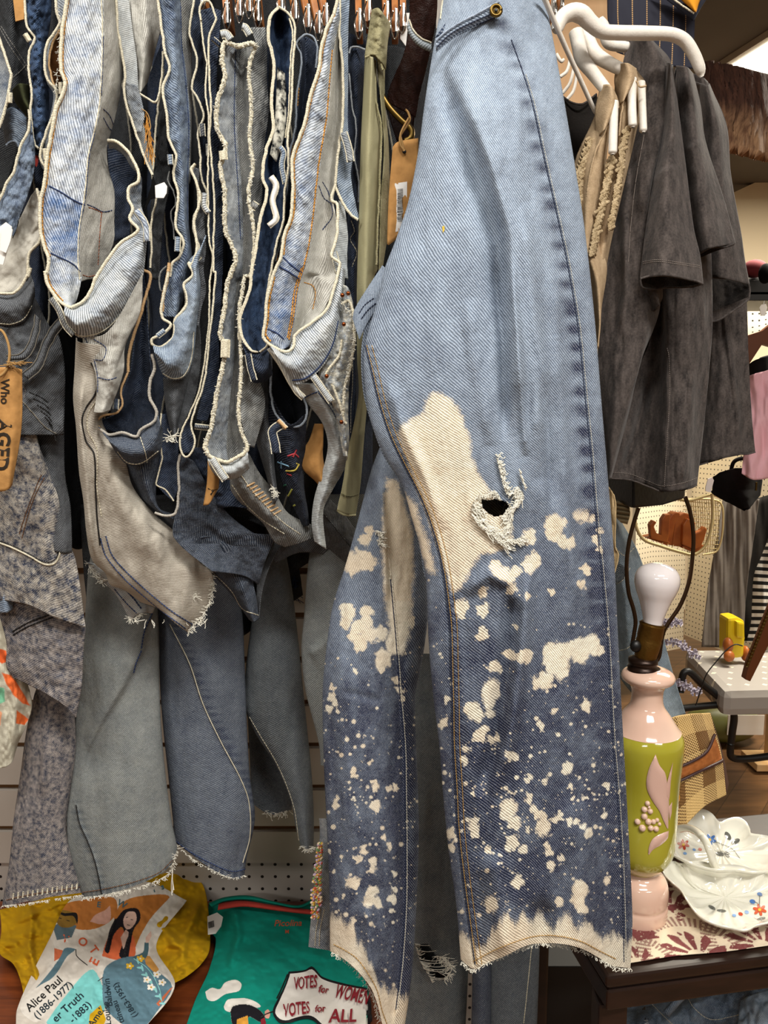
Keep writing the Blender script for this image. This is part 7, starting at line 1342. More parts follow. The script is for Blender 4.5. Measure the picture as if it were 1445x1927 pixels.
loft(j, 'back_panel', M_ol2, [cv('B', [(1040, 330), (1060, 560), (1078, 800), (1060, 1100), (1050, 1480)], .868), cv('B', [(1080, 300), (1080, 560), (1100, 800), (1102, 1200), (1070, 1440)], .885)], n=(24, 100), nz=(.003, 10, 40))
loft(j, 'waistband', M_ol2, [cv('B', [(1012, 55), (992, 180), (972, 310)], .862), cv('B', [(1045, 45), (1040, 180), (1020, 300)], .845), cv('B', [(1075, 80), (1070, 220), (1060, 340)], .85), cv('B', [(1112, 130), (1095, 230), (1085, 380)], .87)], n=(30, 40), nz=(.004, 10, 10)); cord(j, 'waistband_seam', cv('B', [(972, 312), (1010, 300), (1040, 318), (1070, 380)], .85), r=.0013, mat=M_ol2)

# ---- slub dark denim below centre (P-slub)
j = J('dark slub denim jeans with two open cream edged waists low in mid rack')
Ls = [(870, 720), (820, 850), (832, 950), (790, 1000), (700, 1020), (660, 1060), (680, 1112)]
loft(j, 'inside', D_ind, [cv('C', [(950, 60), (890, 700), (830, 860), (790, 1000), (680, 1060), (690, 1110)], .90), cv('C', [(980, 60), (960, 500), (950, 800), (900, 1000), (800, 1140)], .92), cv('C', [(1020, 640), (1040, 800), (1055, 950), (1050, 1050), (940, 1155)], .90)], n=(40, 80), nz=(.005, 18, 30))
cord(j, 'tan_selvedge', cv('C', [(975, 30), (1020, 60), (1000, 170), (950, 350), (900, 500), (870, 640), (870, 720)], .875), r=.002, mat=M_beige2)
cord(j, 'waist_edge', cv('C', Ls, .868), r=.0015, mat=M_beige2)
cord(j, 'waist_edge', cv('C', [(680, 1112), (740, 1150), (830, 1135), (930, 1162), (950, 1120), (1050, 1055), (1062, 990), (1015, 890), (1020, 780), (1050, 700), (1030, 600)], .855), r=.0021, mat=cloth('grey_edge', '#b5b0a6', '#9a958c', scale=300))
s = loft(j, 'waistband_front', D_slub, [cv('C', [(670, 1095), (740, 1150), (830, 1138), (930, 1162), (960, 1110), (1055, 1050), (1065, 980)], .86), cv('C', [(740, 1190), (830, 1250), (960, 1260), (1050, 1180), (1090, 1080)], .845), cv('C', [(790, 1270), (860, 1345), (960, 1352), (1085, 1265), (1105, 1100)], .862)], n=(50, 90), nz=(.003, 18, 18)); vs1 = bvh(s)
stitch(j, vs1, 'C', [[(800, 1262), (865, 1335), (955, 1342), (1075, 1258)]], M_edge, r=.0007); stitch(j, vs1, 'C', [[(955, 1165), (985, 1260), (1000, 1340)]], M_edge, r=.0005)
bloop(j, 'C', [(790, 905), (785, 975)], 9, .86, D_slub)
s = loft(j, 'leg', D_slub, [cv([('C', [(800, 1290), (850, 1380), (900, 1480), (930, 1560), (1080, 1700), (1300, 1900)]), ('E', [(880, 80), (900, 130), (960, 190), (1060, 300), (1130, 400)])], .90, .97), cv([('C', [(960, 1350), (990, 1500), (1060, 1640), (1200, 1740), (1300, 1850)]), ('E', [(960, 30), (1030, 150), (1100, 300), (1150, 410)])], .875, .95), cv([('C', [(1090, 1240), (1062, 1480), (1070, 1640), (1180, 1690), (1320, 1720), (1480, 1850)]), ('E', [(1100, 20), (1130, 150), (1160, 300), (1172, 400)])], .89, .96)], n=(70, 160), nz=(.006, 18, 30), fade=.35); vs2 = bvh(s)
stitch(j, vs2, 'E', [[(960, 180), (1050, 270), (1100, 350), (1170, 380)]], M_edge, r=.0007)
loft(j, 'second_waist_inside', D_ind, [cv('C', [(1100, 1010), (1085, 1300), (1065, 1480), (1170, 1600)], .895), cv('C', [(1200, 1000), (1215, 1300), (1210, 1500), (1180, 1610)], .90)], n=(20, 40), nz=(.004, 12, 20))
cord(j, 'waist_edge', cv('C', [(1095, 1000), (1085, 1130), (1100, 1300), (1070, 1440), (1062, 1490), (1120, 1520), (1180, 1600)], .884), r=.0011)
cord(j, 'waist_edge', cv('C', [(1050, 1680), (1120, 1700), (1180, 1690), (1205, 1640), (1215, 1500), (1210, 1350), (1225, 1280)], .878), r=.0019, mat=cloth('grey_edge', '#b5b0a6', '#9a958c', scale=300))
loft(j, 'back_leg', D_slub, [cv([('C', [(1225, 1290), (1215, 1500), (1190, 1690)]), ('E', [(790, 30), (960, 180)])], .895), cv([('C', [(1330, 1350), (1400, 1600), (1440, 1900)]), ('E', [(1000, 60), (1100, 200)])], .89, .93), cv([('X', [(520, 1550), (800, 1740)]), ('E', [(1240, 20), (1200, 140), (1170, 240)])], .91, .95)], n=(60, 80), nz=(.006, 20, 20), fade=.3)
# dark shaded drape right of slub
j = J('charcoal jeans leg crossing diagonally under the frayed grey waist')
s = loft(j, 'leg', D_char, [cv('X', [(470, 1440), (560, 1560), (850, 1690), (980, 1770)], .93, .97), cv('X', [(560, 1380), (700, 1460), (900, 1580), (1000, 1680)], .925, .96), cv([('X', [(640, 1380), (800, 1490), (1000, 1600)]), ('D', [(620, 1440)])], .94, .96)], n=(40, 60), nz=(.005, 16, 16), fade=.6); stitch(j, bvh(s), 'X', [[(500, 1560), (600, 1610), (850, 1700), (940, 1740)]], M_edge, r=.0006)
s2 = loft(j, 'lower_leg', D_dgrey, [cv('E', [(1235, 0), (1245, 60), (1200, 150), (1165, 240), (1170, 390)], .965), cv('E', [(1430, -30), (1320, 10), (1240, 120), (1190, 260), (1172, 400)], .96)], n=(20, 40))
s3 = loft(j, 'side_leg', D_dgrey, [cv('D', [(480, 1500), (620, 1420), (760, 1440), (900, 1540)], .975), cv('D', [(480, 1620), (620, 1560), (780, 1580), (900, 1640)], .98)], n=(20, 40), nz=(.004, 18, 18))

# ------------------------------------------------------------------ lower legs
def fade_seam(poly, w, amt, base, hemp=None, top=0.): 
    def f(x, y):
        d, s_, t_ = seg_dist(x, y, poly); e_ = 0
        if hemp: dh, _, _ = seg_dist(x, y, hemp); e_ = -.5*np.exp(-(dh/7)**2)*(np.sin(x/1.9+4*fbm(x/15, y*0, 5)) > -.2)+.25*np.exp(-((dh-16)/9)**2)*fbm(x/5, y/9, 8)
        return base+e_+top*np.clip((1350-y)/250, 0, 1)+.10*fbm(x/9, y/12, 31)+.08*fbm(x/30, y/40, 3)-amt*np.exp(-(d/w)**2)*(.55+.45*np.sin(y/2.4+5*fbm(y/20, y*0, 2)))
    return f
j = J('grey acid washed jeans with a back pocket corner, hanging at the left edge')
s = loft(j, 'seat', D_acid, [cv([('C', [(-80, 1100), (-80, 1900)]), ('E', [(-60, 300)])], .91, .94), cv([('C', [(60, 1100), (80, 1500), (120, 1900)]), ('E', [(60, 200), (120, 330)])], .885, .93), cv([('C', [(150, 760), (200, 1000), (260, 1400), (300, 1900)]), ('E', [(210, 130), (250, 390)])], .88, .93), cv([('C', [(155, 750), (250, 1180), (330, 1400), (400, 1600), (410, 1900)]), ('E', [(310, 60), (345, 140), (388, 435)])], .90, .94)], n=(80, 160), nz=(.006, 26, 50)); va = bvh(s)
stitch(j, va, 'C', [[(300, 1440), (240, 1560), (190, 1700), (150, 1850)], [(280, 1420), (225, 1560), (170, 1700), (130, 1830)]], plain('brown_thread', '#6a4a33', .9), r=.0007, name='brown_stitching')
pkE = [(-20, 45), (60, 75), (140, 115), (200, 148), (240, 148), (265, 120), (275, 60), (275, 0)]
stitch(j, va, 'E', [pkE], M_edge, r=.0013, solid=True, name='pocket_edge'); stitch(j, va, 'E', [[(x-4, y-12) for x, y in pkE]], M_ink, r=.0006, name='pocket_stitching')
s = loft(j, 'lower_seat', D_acid2, [cv('E', [(-30, 290), (30, 500), (30, 610), (60, 660)], .965), cv('E', [(60, 300), (130, 430), (120, 560), (180, 720)], .95), cv('E', [(240, 380), (260, 460), (260, 620), (280, 780)], .945), cv('E', [(388, 440), (380, 520), (370, 700), (345, 845)], .955)], n=(60, 80), nz=(.005, 24, 30)); vq = bvh(s)
stitch(j, vq, 'E', [[(60, 470), (130, 430), (240, 388)], [(58, 455), (125, 415), (230, 375)]], M_ink, r=.0011, name='seat_seam')
le = [(170, 700), (155, 740), (120, 900), (92, 1100), (62, 1300), (42, 1500), (25, 1600), (10, 1690)]; re = [(330, 700), (340, 850), (345, 1000), (315, 1200), (300, 1350), (335, 1500), (372, 1640), (380, 1720)]
lg = leg(j, 'leg', D_acid2, cv('E', le, 1), cv('E', re, 1), [(0, 1290)], [(0, 1706), (.2, 1700), (.5, 1690), (1, 1680)], [(1290, 1.02), (1710, 1.0)], n=(60, 160), bulge=.02, thick=.03, nz=(.004, 24, 120), rd=[('r', [(90, 1330), (80, 1500)], 9, .006)]); vg = bvh(lg)
stitch(j, vg, 'E', [[(30, 1670), (90, 1655), (200, 1635), (370, 1610)]], plain('brown_thread', '#6a4a33', .9), r=.0007, name='hem_stitching')
stitch(j, vg, 'E', [[(60+k*22, 1665-k*3.4), (62+k*22, 1640-k*3.4)] for k in range(14)], M_edge, r=.0014, solid=True, name='hem_wear')
fray(j, 'frayed_hem', np.array(cv('E', [(12, 1700), (100, 1690), (250, 1668), (370, 1650)], .97)), 120, ln=5, mat=M_fray)
# printed garment far left
j = thing('printed_top', 'cream top with orange and green brush print behind the acid washed jeans', 'top')
def pr(px, py, pc):
    for reg, pts, col in (('E', [(0, 530), (30, 540), (35, 590), (10, 600), (-20, 580)], '#e3632f'), ('E', [(10, 640), (50, 650), (85, 700), (120, 760), (140, 790), (100, 780), (60, 740), (30, 690)], '#e06a35'), ('E', [(75, 810), (130, 850), (110, 880), (70, 870)], '#dd6a33'), ('E', [(-20, 700), (20, 710), (25, 770), (-20, 790)], '#7fc49f'), ('E', [(-20, 800), (10, 820), (5, 880), (-20, 880)], '#e8a27a')):
        d = pmask(px, py, Z(reg, pts), 3); c = np.array(srgb(col)[:3]); m = d > pc[:, 3]; pc[m, :3] = c; pc[:, 3] = np.maximum(pc[:, 3], d)
    return pc
loft(j, 'body', cloth('cream_cotton', '#c9c5b3', '#b5b09c', scale=30), [cv('E', [(-60, 260), (-60, 700), (-60, 1080)], .98), cv('E', [(60, 330), (35, 600), (50, 800), (40, 1060)], .97), cv('E', [(70, 560), (120, 680), (145, 780), (130, 850), (80, 960), (75, 980)], .99)], n=(70, 130), nz=(.008, 16, 30), paint=pr)
j = J('scrap of blue jeans with a cuff at the very left edge above the printed top')
loft(j, 'cuff', D_blue2, [cv('E', [(-30, 270), (-30, 370)], .955), cv('E', [(15, 280), (25, 368)], .94), cv('E', [(62, 300), (55, 355)], .95)], n=(16, 12), bulge=.004)
# L4 grey blue leg
j = J('washed grey jeans leg with folded front flap and frayed hem, widest of the lower row')
l4 = [(420, 60), (400, 180), (380, 450), (350, 700), (330, 1000), (310, 1200), (300, 1300), (312, 1450), (372, 1650), (380, 1690)]; r4 = [(700, 60), (712, 300), (720, 450), (726, 800), (745, 1050), (776, 1300), (802, 1430), (800, 1500), (790, 1600)]
seam4 = Z('E', [(345, 1240), (360, 1320), (395, 1400), (425, 1480), (445, 1560), (462, 1650)])
lg = leg(j, 'leg', D_washbl, cv('E', l4, 1), cv('E', r4, 1), [(0, 1030)], [(0, 1692), (.2, 1686), (.5, 1672), (.75, 1655), (.92, 1634), (1, 1600)], [(1030, 1.06), (1250, 1.03), (1700, 1.0)], n=(100, 260), bulge=.028, thick=.04, nz=(.003, 30, 120), fade=fade_seam(seam4, 12, .5, .55, Z('E', [(375, 1645), (470, 1630), (600, 1602), (720, 1560), (785, 1500)]), .2), rd=[('s', Z('E', [(720, 330), (640, 560), (560, 720), (470, 860), (400, 1000), (350, 1220)])[::-1], 2.5, -.010, 60), ('r', seam4, 3, .002, 1, 1)]); vg = bvh(lg)
stitch(j, vg, 'E', [[(345, 1240), (360, 1320), (395, 1400), (425, 1480), (445, 1560), (462, 1650)]], M_ink, r=.0009, solid=True, name='leg_seam')
stitch(j, vg, 'E', [[(375, 1635), (470, 1620), (600, 1590), (720, 1545), (780, 1490)]], plain('brown_thread', '#6a4a33', .9), r=.0006, name='hem_stitching')
stitch(j, vg, 'E', [[(640, 540), (615, 600), (605, 640)], [(690, 370), (655, 450), (640, 530)]], M_blu, r=.001, name='flap_seam')
fray(j, 'frayed_hem', np.array(cv('E', [(375, 1662), (470, 1650), (600, 1622), (700, 1590), (770, 1545), (800, 1450)], .965)), 190, ln=7, mat=M_fray, spread=.9); fray(j, 'hanging_thread', np.array(cv('E', [(778, 1510), (784, 1515)], .96)), 3, ln=48, mat=M_fray, spread=.05, r=.0005)
# L5 blue leg
j = J('washed blue jeans leg with pale diagonal side seam and curved hem, lower row')
l5 = [(700, 100), (720, 430), (725, 700), (740, 900), (772, 1200), (790, 1400), (795, 1600)]; r5 = [(1060, 100), (1085, 300), (1100, 400), (1112, 700), (1120, 900), (1132, 1100), (1155, 1300), (1118, 1480), (1108, 1560), (1106, 1620)]
seam5 = Z('E', [(770, 420), (860, 600), (920, 780), (1000, 950), (1090, 1120), (1128, 1230), (1132, 1380), (1100, 1500)])
lg = leg(j, 'leg', D_washdk, cv('E', l5, 1), cv('E', r5, 1), [(0, 1045)], [(0, 1585), (.15, 1600), (.4, 1625), (.7, 1648), (.9, 1654), (1, 1648)], [(1045, 1.08), (1250, 1.06), (1700, 1.04)], n=(90, 240), bulge=.026, thick=.04, nz=(.003, 28, 120), fade=lambda x, y: fade_seam([(a+9, b) for a, b in seam5], 12, .55, .42, Z('E', [(795, 1415), (860, 1468), (960, 1522), (1050, 1558), (1112, 1545)]), .1)(x, y)+.25*np.clip((x-400)/40, 0, 1)*np.clip((1200-y)/120, 0, 1), rd=[('s', seam5, 2, -.004, 40, 1)]); vg = bvh(lg)
stitch(j, vg, 'E', [[(770, 420), (860, 600), (920, 780), (1000, 950), (1090, 1120), (1128, 1230), (1132, 1380), (1100, 1500)]], M_edge, r=.0008, solid=True, name='side_seam')
stitch(j, vg, 'E', [[(795, 1400), (860, 1450), (960, 1505), (1050, 1540), (1112, 1530)]], M_blu, r=.0008, name='hem_stitching')
fray(j, 'frayed_hem', np.array(cv('E', [(790, 1412), (850, 1470), (950, 1532), (1050, 1572), (1110, 1562)], 1.01)), 110, ln=5, mat=M_fray, spread=.9)
# L6 slate leg
j = J('narrow slate blue jeans leg with torn hem, rightmost of the lower row')
l6 = [(1240, -60), (1240, 20), (1180, 200), (1120, 560), (1112, 800), (1160, 920), (1250, 1060), (1320, 1230), (1342, 1350), (1362, 1430), (1364, 1500)]; r6 = [(1280, -60), (1290, 60), (1322, 250), (1352, 500), (1382, 800), (1412, 1100), (1422, 1300), (1420, 1430), (1416, 1500)]
lg = leg(j, 'leg', D_washsl, cv('E', l6, 1), cv('E', r6, 1), [(0, 985)], [(0, 1590), (.5, 1604), (1, 1598)], [(985, 1.10), (1250, 1.08), (1700, 1.06)], n=(70, 220), bulge=.022, thick=.03, nz=(.003, 26, 100), fade=fade_seam(Z('E', [(1120, 800), (1200, 980), (1290, 1130), (1345, 1330)]), 9, .4, .55)); vg = bvh(lg)
stitch(j, vg, 'E', [[(1130, 840), (1180, 925), (1262, 1065), (1330, 1240), (1355, 1400)]], M_edge, r=.0006, name='leg_seam')
fray(j, 'frayed_hem', np.array(cv('E', [(1362, 1430), (1390, 1445), (1420, 1432)], 1.03)), 50, ln=7, mat=M_fray, spread=.9)
l6b = leg(j, 'back_leg', D_washsl, cv('E', [(1120, 800), (1130, 1000), (1140, 1230), (1145, 1300)], 1), cv('E', [(1330, 800), (1330, 1100), (1322, 1260), (1320, 1300)], 1), [(0, 1330)], [(0, 1512), (.5, 1533), (1, 1524)], [(1300, 1.16), (1600, 1.15)], n=(40, 60), bulge=.015, thick=.02, fade=.25)
fray(j, 'frayed_hem', np.array(cv('E', [(1200, 1270), (1240, 1282), (1310, 1265)], 1.13)), 30, ln=12, mat=M_fray, spread=.7)
fray(j, 'frayed_threads', np.array(cv('E', [(1330, 200), (1345, 260), (1340, 310)], 1.15)), 40, ln=14, mat=M_blu, spread=.7, r=.0006)
# dark backing added behind the lower row to keep its gaps dark
j = J('dark backing jeans added to fill the gaps behind the lower row')
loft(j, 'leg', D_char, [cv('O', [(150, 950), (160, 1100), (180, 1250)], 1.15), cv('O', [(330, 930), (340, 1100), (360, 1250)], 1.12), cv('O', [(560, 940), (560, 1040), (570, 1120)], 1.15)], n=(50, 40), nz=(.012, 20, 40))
# leg behind the front jeans, left
j = J('grey blue jeans leg hanging directly left of the bleached back leg')
leg(j, 'leg', D_washbl, cv('O', [(600, 930), (580, 1060), (572, 1160), (567, 1225), (575, 1300), (600, 1400), (604, 1450)], 1), cv('O', [(700, 930), (700, 1450)], 1), [(0, 930)], [(0, 1440), (1, 1460)], [(930, 1.0), (1450, .98)], n=(50, 120), bulge=.02, thick=.03, rd=[('s', [(575, 1230), (600, 1215), (625, 1190)], 2, .008, 25)])
# hem with bead embroidery left of the bleached leg
j = J('jeans hem with colourful flower bead trim peeking out left of the bleached back leg')
lg = leg(j, 'leg', D_greybl, cv('N', [(40, 700), (50, 880), (20, 1150), (5, 1300), (0, 1362)], 1), cv('N', [(110, 700), (110, 1380)], 1), [(0, 1540)], [(0, 1782), (1, 1790)], [(1500, .93), (1800, .92)], n=(30, 70), bulge=.01, thick=.02)
stitch(j, bvh(lg), 'N', [[(55, 1190), (35, 1280), (30, 1350)], [(70, 1190), (52, 1280), (48, 1350)]], M_edge, r=.0006)
bd_ = []
for k in range(260):
    t_ = rng.rand(); y = 900+t_*330; x = 52-30*min(1, t_*1.6)+rng.uniform(-6, 8+26*min(t_*1.5, 1)*(1 if t_ < .85 else .6)); bd_.append((x, y))
for ci, colr in enumerate(('#d8a93a', '#c0563f', '#6d8f5a', '#b9a0b8', '#e0c9a6')):
    tube('bead_trim', [P(580+x/2.331, 1200+y/2.331, .905)+np.array([[-.001, 0, -.0007], [0, -.0018, 0], [.001, 0, .0008]]) for x, y in bd_[ci::5]], .0016, plain('bead_%d' % ci, colr, .35), j, seg=5)
# legs between and behind the two bleached legs
j = J('pale grey ripped jeans hanging between the two bleached legs, hole near bottom')
hole2 = Z('N', [(470, 1345), (520, 1340), (560, 1390), (610, 1430), (625, 1480), (590, 1500), (550, 1490), (510, 1460), (490, 1420)])
lg = leg(j, 'leg', D_washbl, cv('O', [(770, 1230), (768, 1500), (765, 1700), (752, 1850), (750, 2000)], 1), cv('O', [(860, 1230), (880, 1500), (885, 1700), (880, 1850), (872, 2000)], 1), [(0, 1230)], [(0, 1990), (1, 1990)], [(1230, 1.02), (1990, .95)], n=(80, 300), bulge=.02, thick=.03, hole=[hole2], nz=(.003, 24, 100), fade=.22)  # low fade puts the shade between the legs into the denim colour
vh = bvh(lg); pth = []
for k in range(46):
    y = rng.uniform(1335, 1510); x0 = np.interp(y, [1335, 1420, 1510], [465, 490, 545]); x1 = np.interp(y, [1335, 1400, 1480, 1510], [520, 600, 630, 560]); n_ = 10; t_ = np.linspace(0, 1, n_)
    if rng.rand() < .8: x1 = x0+(x1-x0)*rng.uniform(.1, .4)
    px = 580+(x0+(x1-x0)*t_)/2.331; py = 1200+(y+10*np.sin(t_*3.1)*rng.uniform(0, 1)+4*t_)/2.331; dd_ = np.full(n_, .935); pth.append(P(px, py, dd_-.004*rng.rand()))
tube('frayed_threads', pth, .0005, M_fray, j, seg=4); fray(j, 'frayed_threads', np.array(cv('N', [(560, 1400), (600, 1410), (625, 1470), (590, 1500)], .93)), 90, ln=16, mat=M_fray, spread=1.3)
j = J('dark blue jeans leg hanging below the bleached front hem')
leg(j, 'leg', D_washdk, cv('O', [(875, 1600), (888, 1800), (885, 2000)], 1), cv('O', [(930, 1600), (928, 1800), (925, 2000)], 1), [(0, 1600)], [(0, 1990), (1, 1990)], [(1600, .94), (1990, .92)], n=(30, 60), bulge=.015, thick=.03, fade=.2)
j = J('slate blue jeans leg right of the dark leg below the bleached front hem')
lg = leg(j, 'leg', D_washsl, cv('O', [(915, 1600), (922, 1800), (920, 2000)], 1), cv('O', [(1020, 1600), (1015, 1800), (1008, 2000)], 1), [(0, 1600)], [(0, 1990), (1, 1990)], [(1600, .93), (1990, .92)], n=(40, 60), bulge=.02, thick=.03, fade=.35); stitch(j, bvh(lg), 'O', [[(1000, 1780), (992, 1860), (985, 1925)]], M_edge, r=.0006)

# ------------------------------------------------------------------ shelf and folded shirts
M_shelf = woodmat('shelf_wood', '#4f2412', '#8a4520', .35, 5, 60, coat=.3)
sf = thing('wall_shelf', 'reddish brown wooden shelf under the hanging jeans with two shirts on it', 'shelf')
box('board', (-.66, 1.085, SHZ-.012), (1.42, .50, .024), M_shelf, sf, .003)
box('bracket', (-.2, 1.25, SHZ-.10), (.03, .15, .15), M_blk, sf, .002); box('bracket', (-1.1, 1.25, SHZ-.10), (.03, .15, .15), M_blk, sf, .002)
def shirt_paint(polys, soft=.7):
    def f(px, py, pc):
        for reg, pts, col in polys:
            q = np.array([p[:2] for p in Z(reg, pts)]); 
            if len(q) > 5: q = cat(np.r_[q, q[:1]], len(q)*5)[:-1]
            q = [tuple(a) for a in q]; d, _, _ = seg_dist(px, py, q+q[:1]); ins = inside(px, py, q); a = np.clip(.5+np.where(ins, d, -d)/(2*soft), 0, 1)[:, None]
            pc[:, :3] = pc[:, :3]*(1-a)*(pc[:, 3:] > 0)+np.array(srgb(col)[:3])*np.where(pc[:, 3:] > 0, a, 1.) if 0 else np.where(a > .5, np.array(srgb(col)[:3]), pc[:, :3]); pc[:, 3] = np.maximum(pc[:, 3], a[:, 0])
        return pc
    return f
Z0 = SHZ
def flat(name, parent, mat, curves, n, h, nz, paint=None, bulge=.0, rd=None):
    cs = [np.c_[c[:, :2], Z0+h+np.zeros(len(c))] if np.allclose(c[:, 2], .9) else np.c_[c[:, :2], Z0+c[:, 2]] for c in curves]
    return loft(parent, name, mat, cs, n=n, zmode=True, nz=nz, paint=paint, bulge=bulge, rd=rd, solid=.0006)
mt = thing('shirt', 'mustard yellow tee with a printed portrait panel crumpled on the shelf', 't-shirt')
M_mu = cloth('mustard_jersey', '#c49a12', '#b48a0c', scale=14, amt=.3, bump=.2, ragged=.02); M_te = cloth('teal_jersey', '#0e8f7c', '#0a8170', scale=14, amt=.3, bump=.2, ragged=.02)
HN, AB = .012, .03
mrd = [('r', [(60, 1720), (55, 1780), (70, 1850)], 7, .012, 1, 1), ('r', [(330, 1700), (300, 1740), (350, 1800)], 9, .012), ('r', [(380, 1690), (350, 1760), (340, 1820)], 8, .010), ('r', [(20, 1740), (110, 1700), (200, 1690)], 6, .008)]
my = flat('body', mt, M_mu, [cv('F', [(0, 225), (5, 300), (0, 390), (50, 430), (80, 500), (95, 590)]), cv('F', [(200, 170), (190, 300), (160, 420), (150, 500), (150, 600)]), cv('F', [(420, 60), (400, 250), (380, 400), (360, 500), (340, 600)]), cv('F', [(640, 40), (620, 200), (600, 350), (560, 450), (520, 530)]), cv('F', [(700, 60), (770, 140), (792, 300), (790, 380), (760, 430), (700, 480), (640, 510)])], (160, 120), .03, (.012, 26, 20), rd=mrd, bulge=.025)
panel = [('F', [(190, 330), (260, 190), (440, 160), (640, 110), (700, 190), (600, 340), (560, 400), (655, 515), (600, 600), (540, 680), (300, 700), (70, 600), (90, 555), (160, 470), (215, 400)], '#ddd6cb'),
         ('F', [(240, 270), (240, 210), (300, 190), (430, 180), (440, 240), (380, 290), (300, 300)], '#c0793a'), ('F', [(200, 290), (230, 270), (290, 285), (270, 330), (215, 340)], '#5b6f78'), ('F', [(205, 240), (220, 225), (285, 240), (292, 270), (270, 290), (230, 290), (210, 265)], '#8a6a2c'), ('F', [(215, 232), (250, 238), (290, 238), (292, 280), (278, 250), (240, 248)], '#1d1a1a'),
         ('F', [(340, 270), (360, 245), (400, 225), (415, 210), (415, 270), (380, 280)], '#d9a896'), ('F', [(205, 420), (205, 370), (240, 380), (240, 400)], '#c96a45'),
         ('F', [(430, 250), (460, 200), (520, 175), (640, 175), (580, 260), (520, 390), (440, 300)], '#c57d3a'), ('F', [(640, 180), (690, 170), (640, 230), (560, 330), (530, 400), (505, 390), (560, 270)], '#e2ddd3'),
         ('F', [(440, 160), (600, 120), (640, 140), (560, 160), (470, 180)], '#dcd5ca'), ('F', [(385, 400), (400, 350), (430, 300), (500, 320), (505, 410), (440, 415)], '#dd6f45'),
         ('F', [(440, 260), (470, 225), (520, 222), (530, 260), (505, 300), (490, 370), (480, 410), (450, 400), (470, 330), (460, 290), (430, 320), (410, 390), (395, 380), (420, 310)], '#1f1c22'), ('F', [(465, 262), (480, 235), (510, 235), (515, 265), (498, 292), (480, 300), (468, 285)], '#e3bfae'), ('F', [(455, 330), (475, 300), (485, 310), (480, 350), (465, 375)], '#e3bfae'),
         ('F', [(105, 555), (180, 470), (230, 400), (245, 370), (285, 375), (255, 400), (210, 470), (150, 520)], '#5c7a86'), ('F', [(85, 560), (170, 500), (240, 480), (180, 600), (140, 650), (80, 610)], '#e6e0d6'),
         ('F', [(175, 650), (240, 560), (345, 450), (385, 510), (395, 600), (340, 680), (200, 690)], '#7fd0cd'), ('F', [(385, 490), (400, 440), (470, 405), (550, 410), (600, 460), (650, 515), (600, 600), (520, 680), (400, 600)], '#5f7f8d'), ('F', [(545, 400), (565, 400), (600, 450), (590, 470), (550, 430)], '#c9924a'),
         ('F', [(340, 620), (380, 585), (400, 640), (380, 690), (330, 690)], '#d7a816'), ('F', [(545, 350), (560, 345), (556, 400), (530, 420), (500, 405), (540, 385)], '#4d6b73'), ('F', [(550, 330), (570, 305), (572, 325), (560, 350), (550, 350)], '#e3bfae'), ('F', [(640, 525), (655, 515), (600, 590), (590, 580)], '#c56b47')]
prt = flat('printed_panel', mt, cloth('print_base', '#d8d0c4', '#d0c8bc', scale=20, ragged=.0), [cv('F', [(185, 340), (120, 470), (65, 600), (60, 660)]), cv('F', [(270, 185), (230, 400), (230, 560), (220, 700)]), cv('F', [(440, 150), (400, 330), (380, 520), (360, 700)]), cv('F', [(560, 120), (540, 330), (520, 500), (480, 700)]), cv('F', [(705, 190), (590, 360), (660, 512), (540, 680)])], (330, 330), .052, (.005, 24, 24), paint=shirt_paint(panel), bulge=.018)
vp = bvh(prt)
for s_, o_, dr, sz in (('Alice Paul', (112, 612), (1, -.93), 44), ('(1886-1977)', (140, 640), (1, -.93), 38), ('er Truth', (212, 652), (1, -.93), 42), ('-1883)', (275, 655), (1, -.93), 38), ('Baldwin', (425, 590), (-.12, -1), 34), ('(1863-1952)', (540, 615), (-1, -.95), 0), ('Louise', (420, 660), (-.12, -1), 34), ('(1863-1952)', (520, 625), (-.62, -1), 30), ('ttineau', (470, 650), (-.35, -1), 32), ('Amel', (350, 670), (.7, -1), 36)):
    if sz: text(mt, 'lettering', vp, s_, 'F', o_, dr, sz, '#20303a' if sz != 44 else '#1b1b1b', bold=.01)
for s_, o_, dr, sz, colr in (('V', (232, 345), (1, .3), 40, '#d9663f'), ('O', (290, 350), (1, .6), 44, '#d9663f'), ('T', (335, 375), (.6, .8), 44, '#d9663f'), ('E', (365, 440), (.5, -1), 50, '#d9663f'), ('W', (440, 205), (.9, .5), 34, '#4d6b73'), ('I', (580, 160), (1, -.3), 34, '#4d6b73'), ('E', (365, 215), (.9, .1), 30, '#4d6b73'), ('s', (610, 150), (1, -.3), 34, '#4d6b73')): text(mt, 'lettering', vp, s_, 'F', o_, dr, sz, colr, bold=.02)
fl2 = []
for x, y in ((555, 490), (570, 518), (592, 470), (612, 500), (490, 438), (530, 410)):
    for k in range(5): a = k*1.257; fl2.append(blob('F', x+9*math.cos(a), y+7*math.sin(a), 7, 5, a, '#efeadf' if x > 540 else '#e0b63a', .0002))
    fl2.append(blob('F', x, y, 3.5, 3, 0, '#d9a92a' if x > 540 else '#efeadf', .0004))
for k in range(12): fl2.append(blob('F', 520+k*8.5, 425+k*13.5+(6 if k % 2 else -6), 13, 4, (.1 if k % 2 else 1.3), '#8fd0cf', .0001))
decal(mt, 'painted_flowers', vp, fl2, step=4); stitch(mt, vp, 'F', [[(505, 410), (560, 450), (600, 520), (612, 575)]], plain('print_green', '#8fd0cf', .8), r=.0007, solid=True, name='flower_stem')
for q in ([(438, 262), (420, 300), (408, 350), (400, 378)], [(500, 300), (480, 350), (470, 400)]): stitch(mt, vp, 'F', [q], plain('braid', '#1f1c22', .8), r=.0022, dash=5, gap=1, name='braid_print')
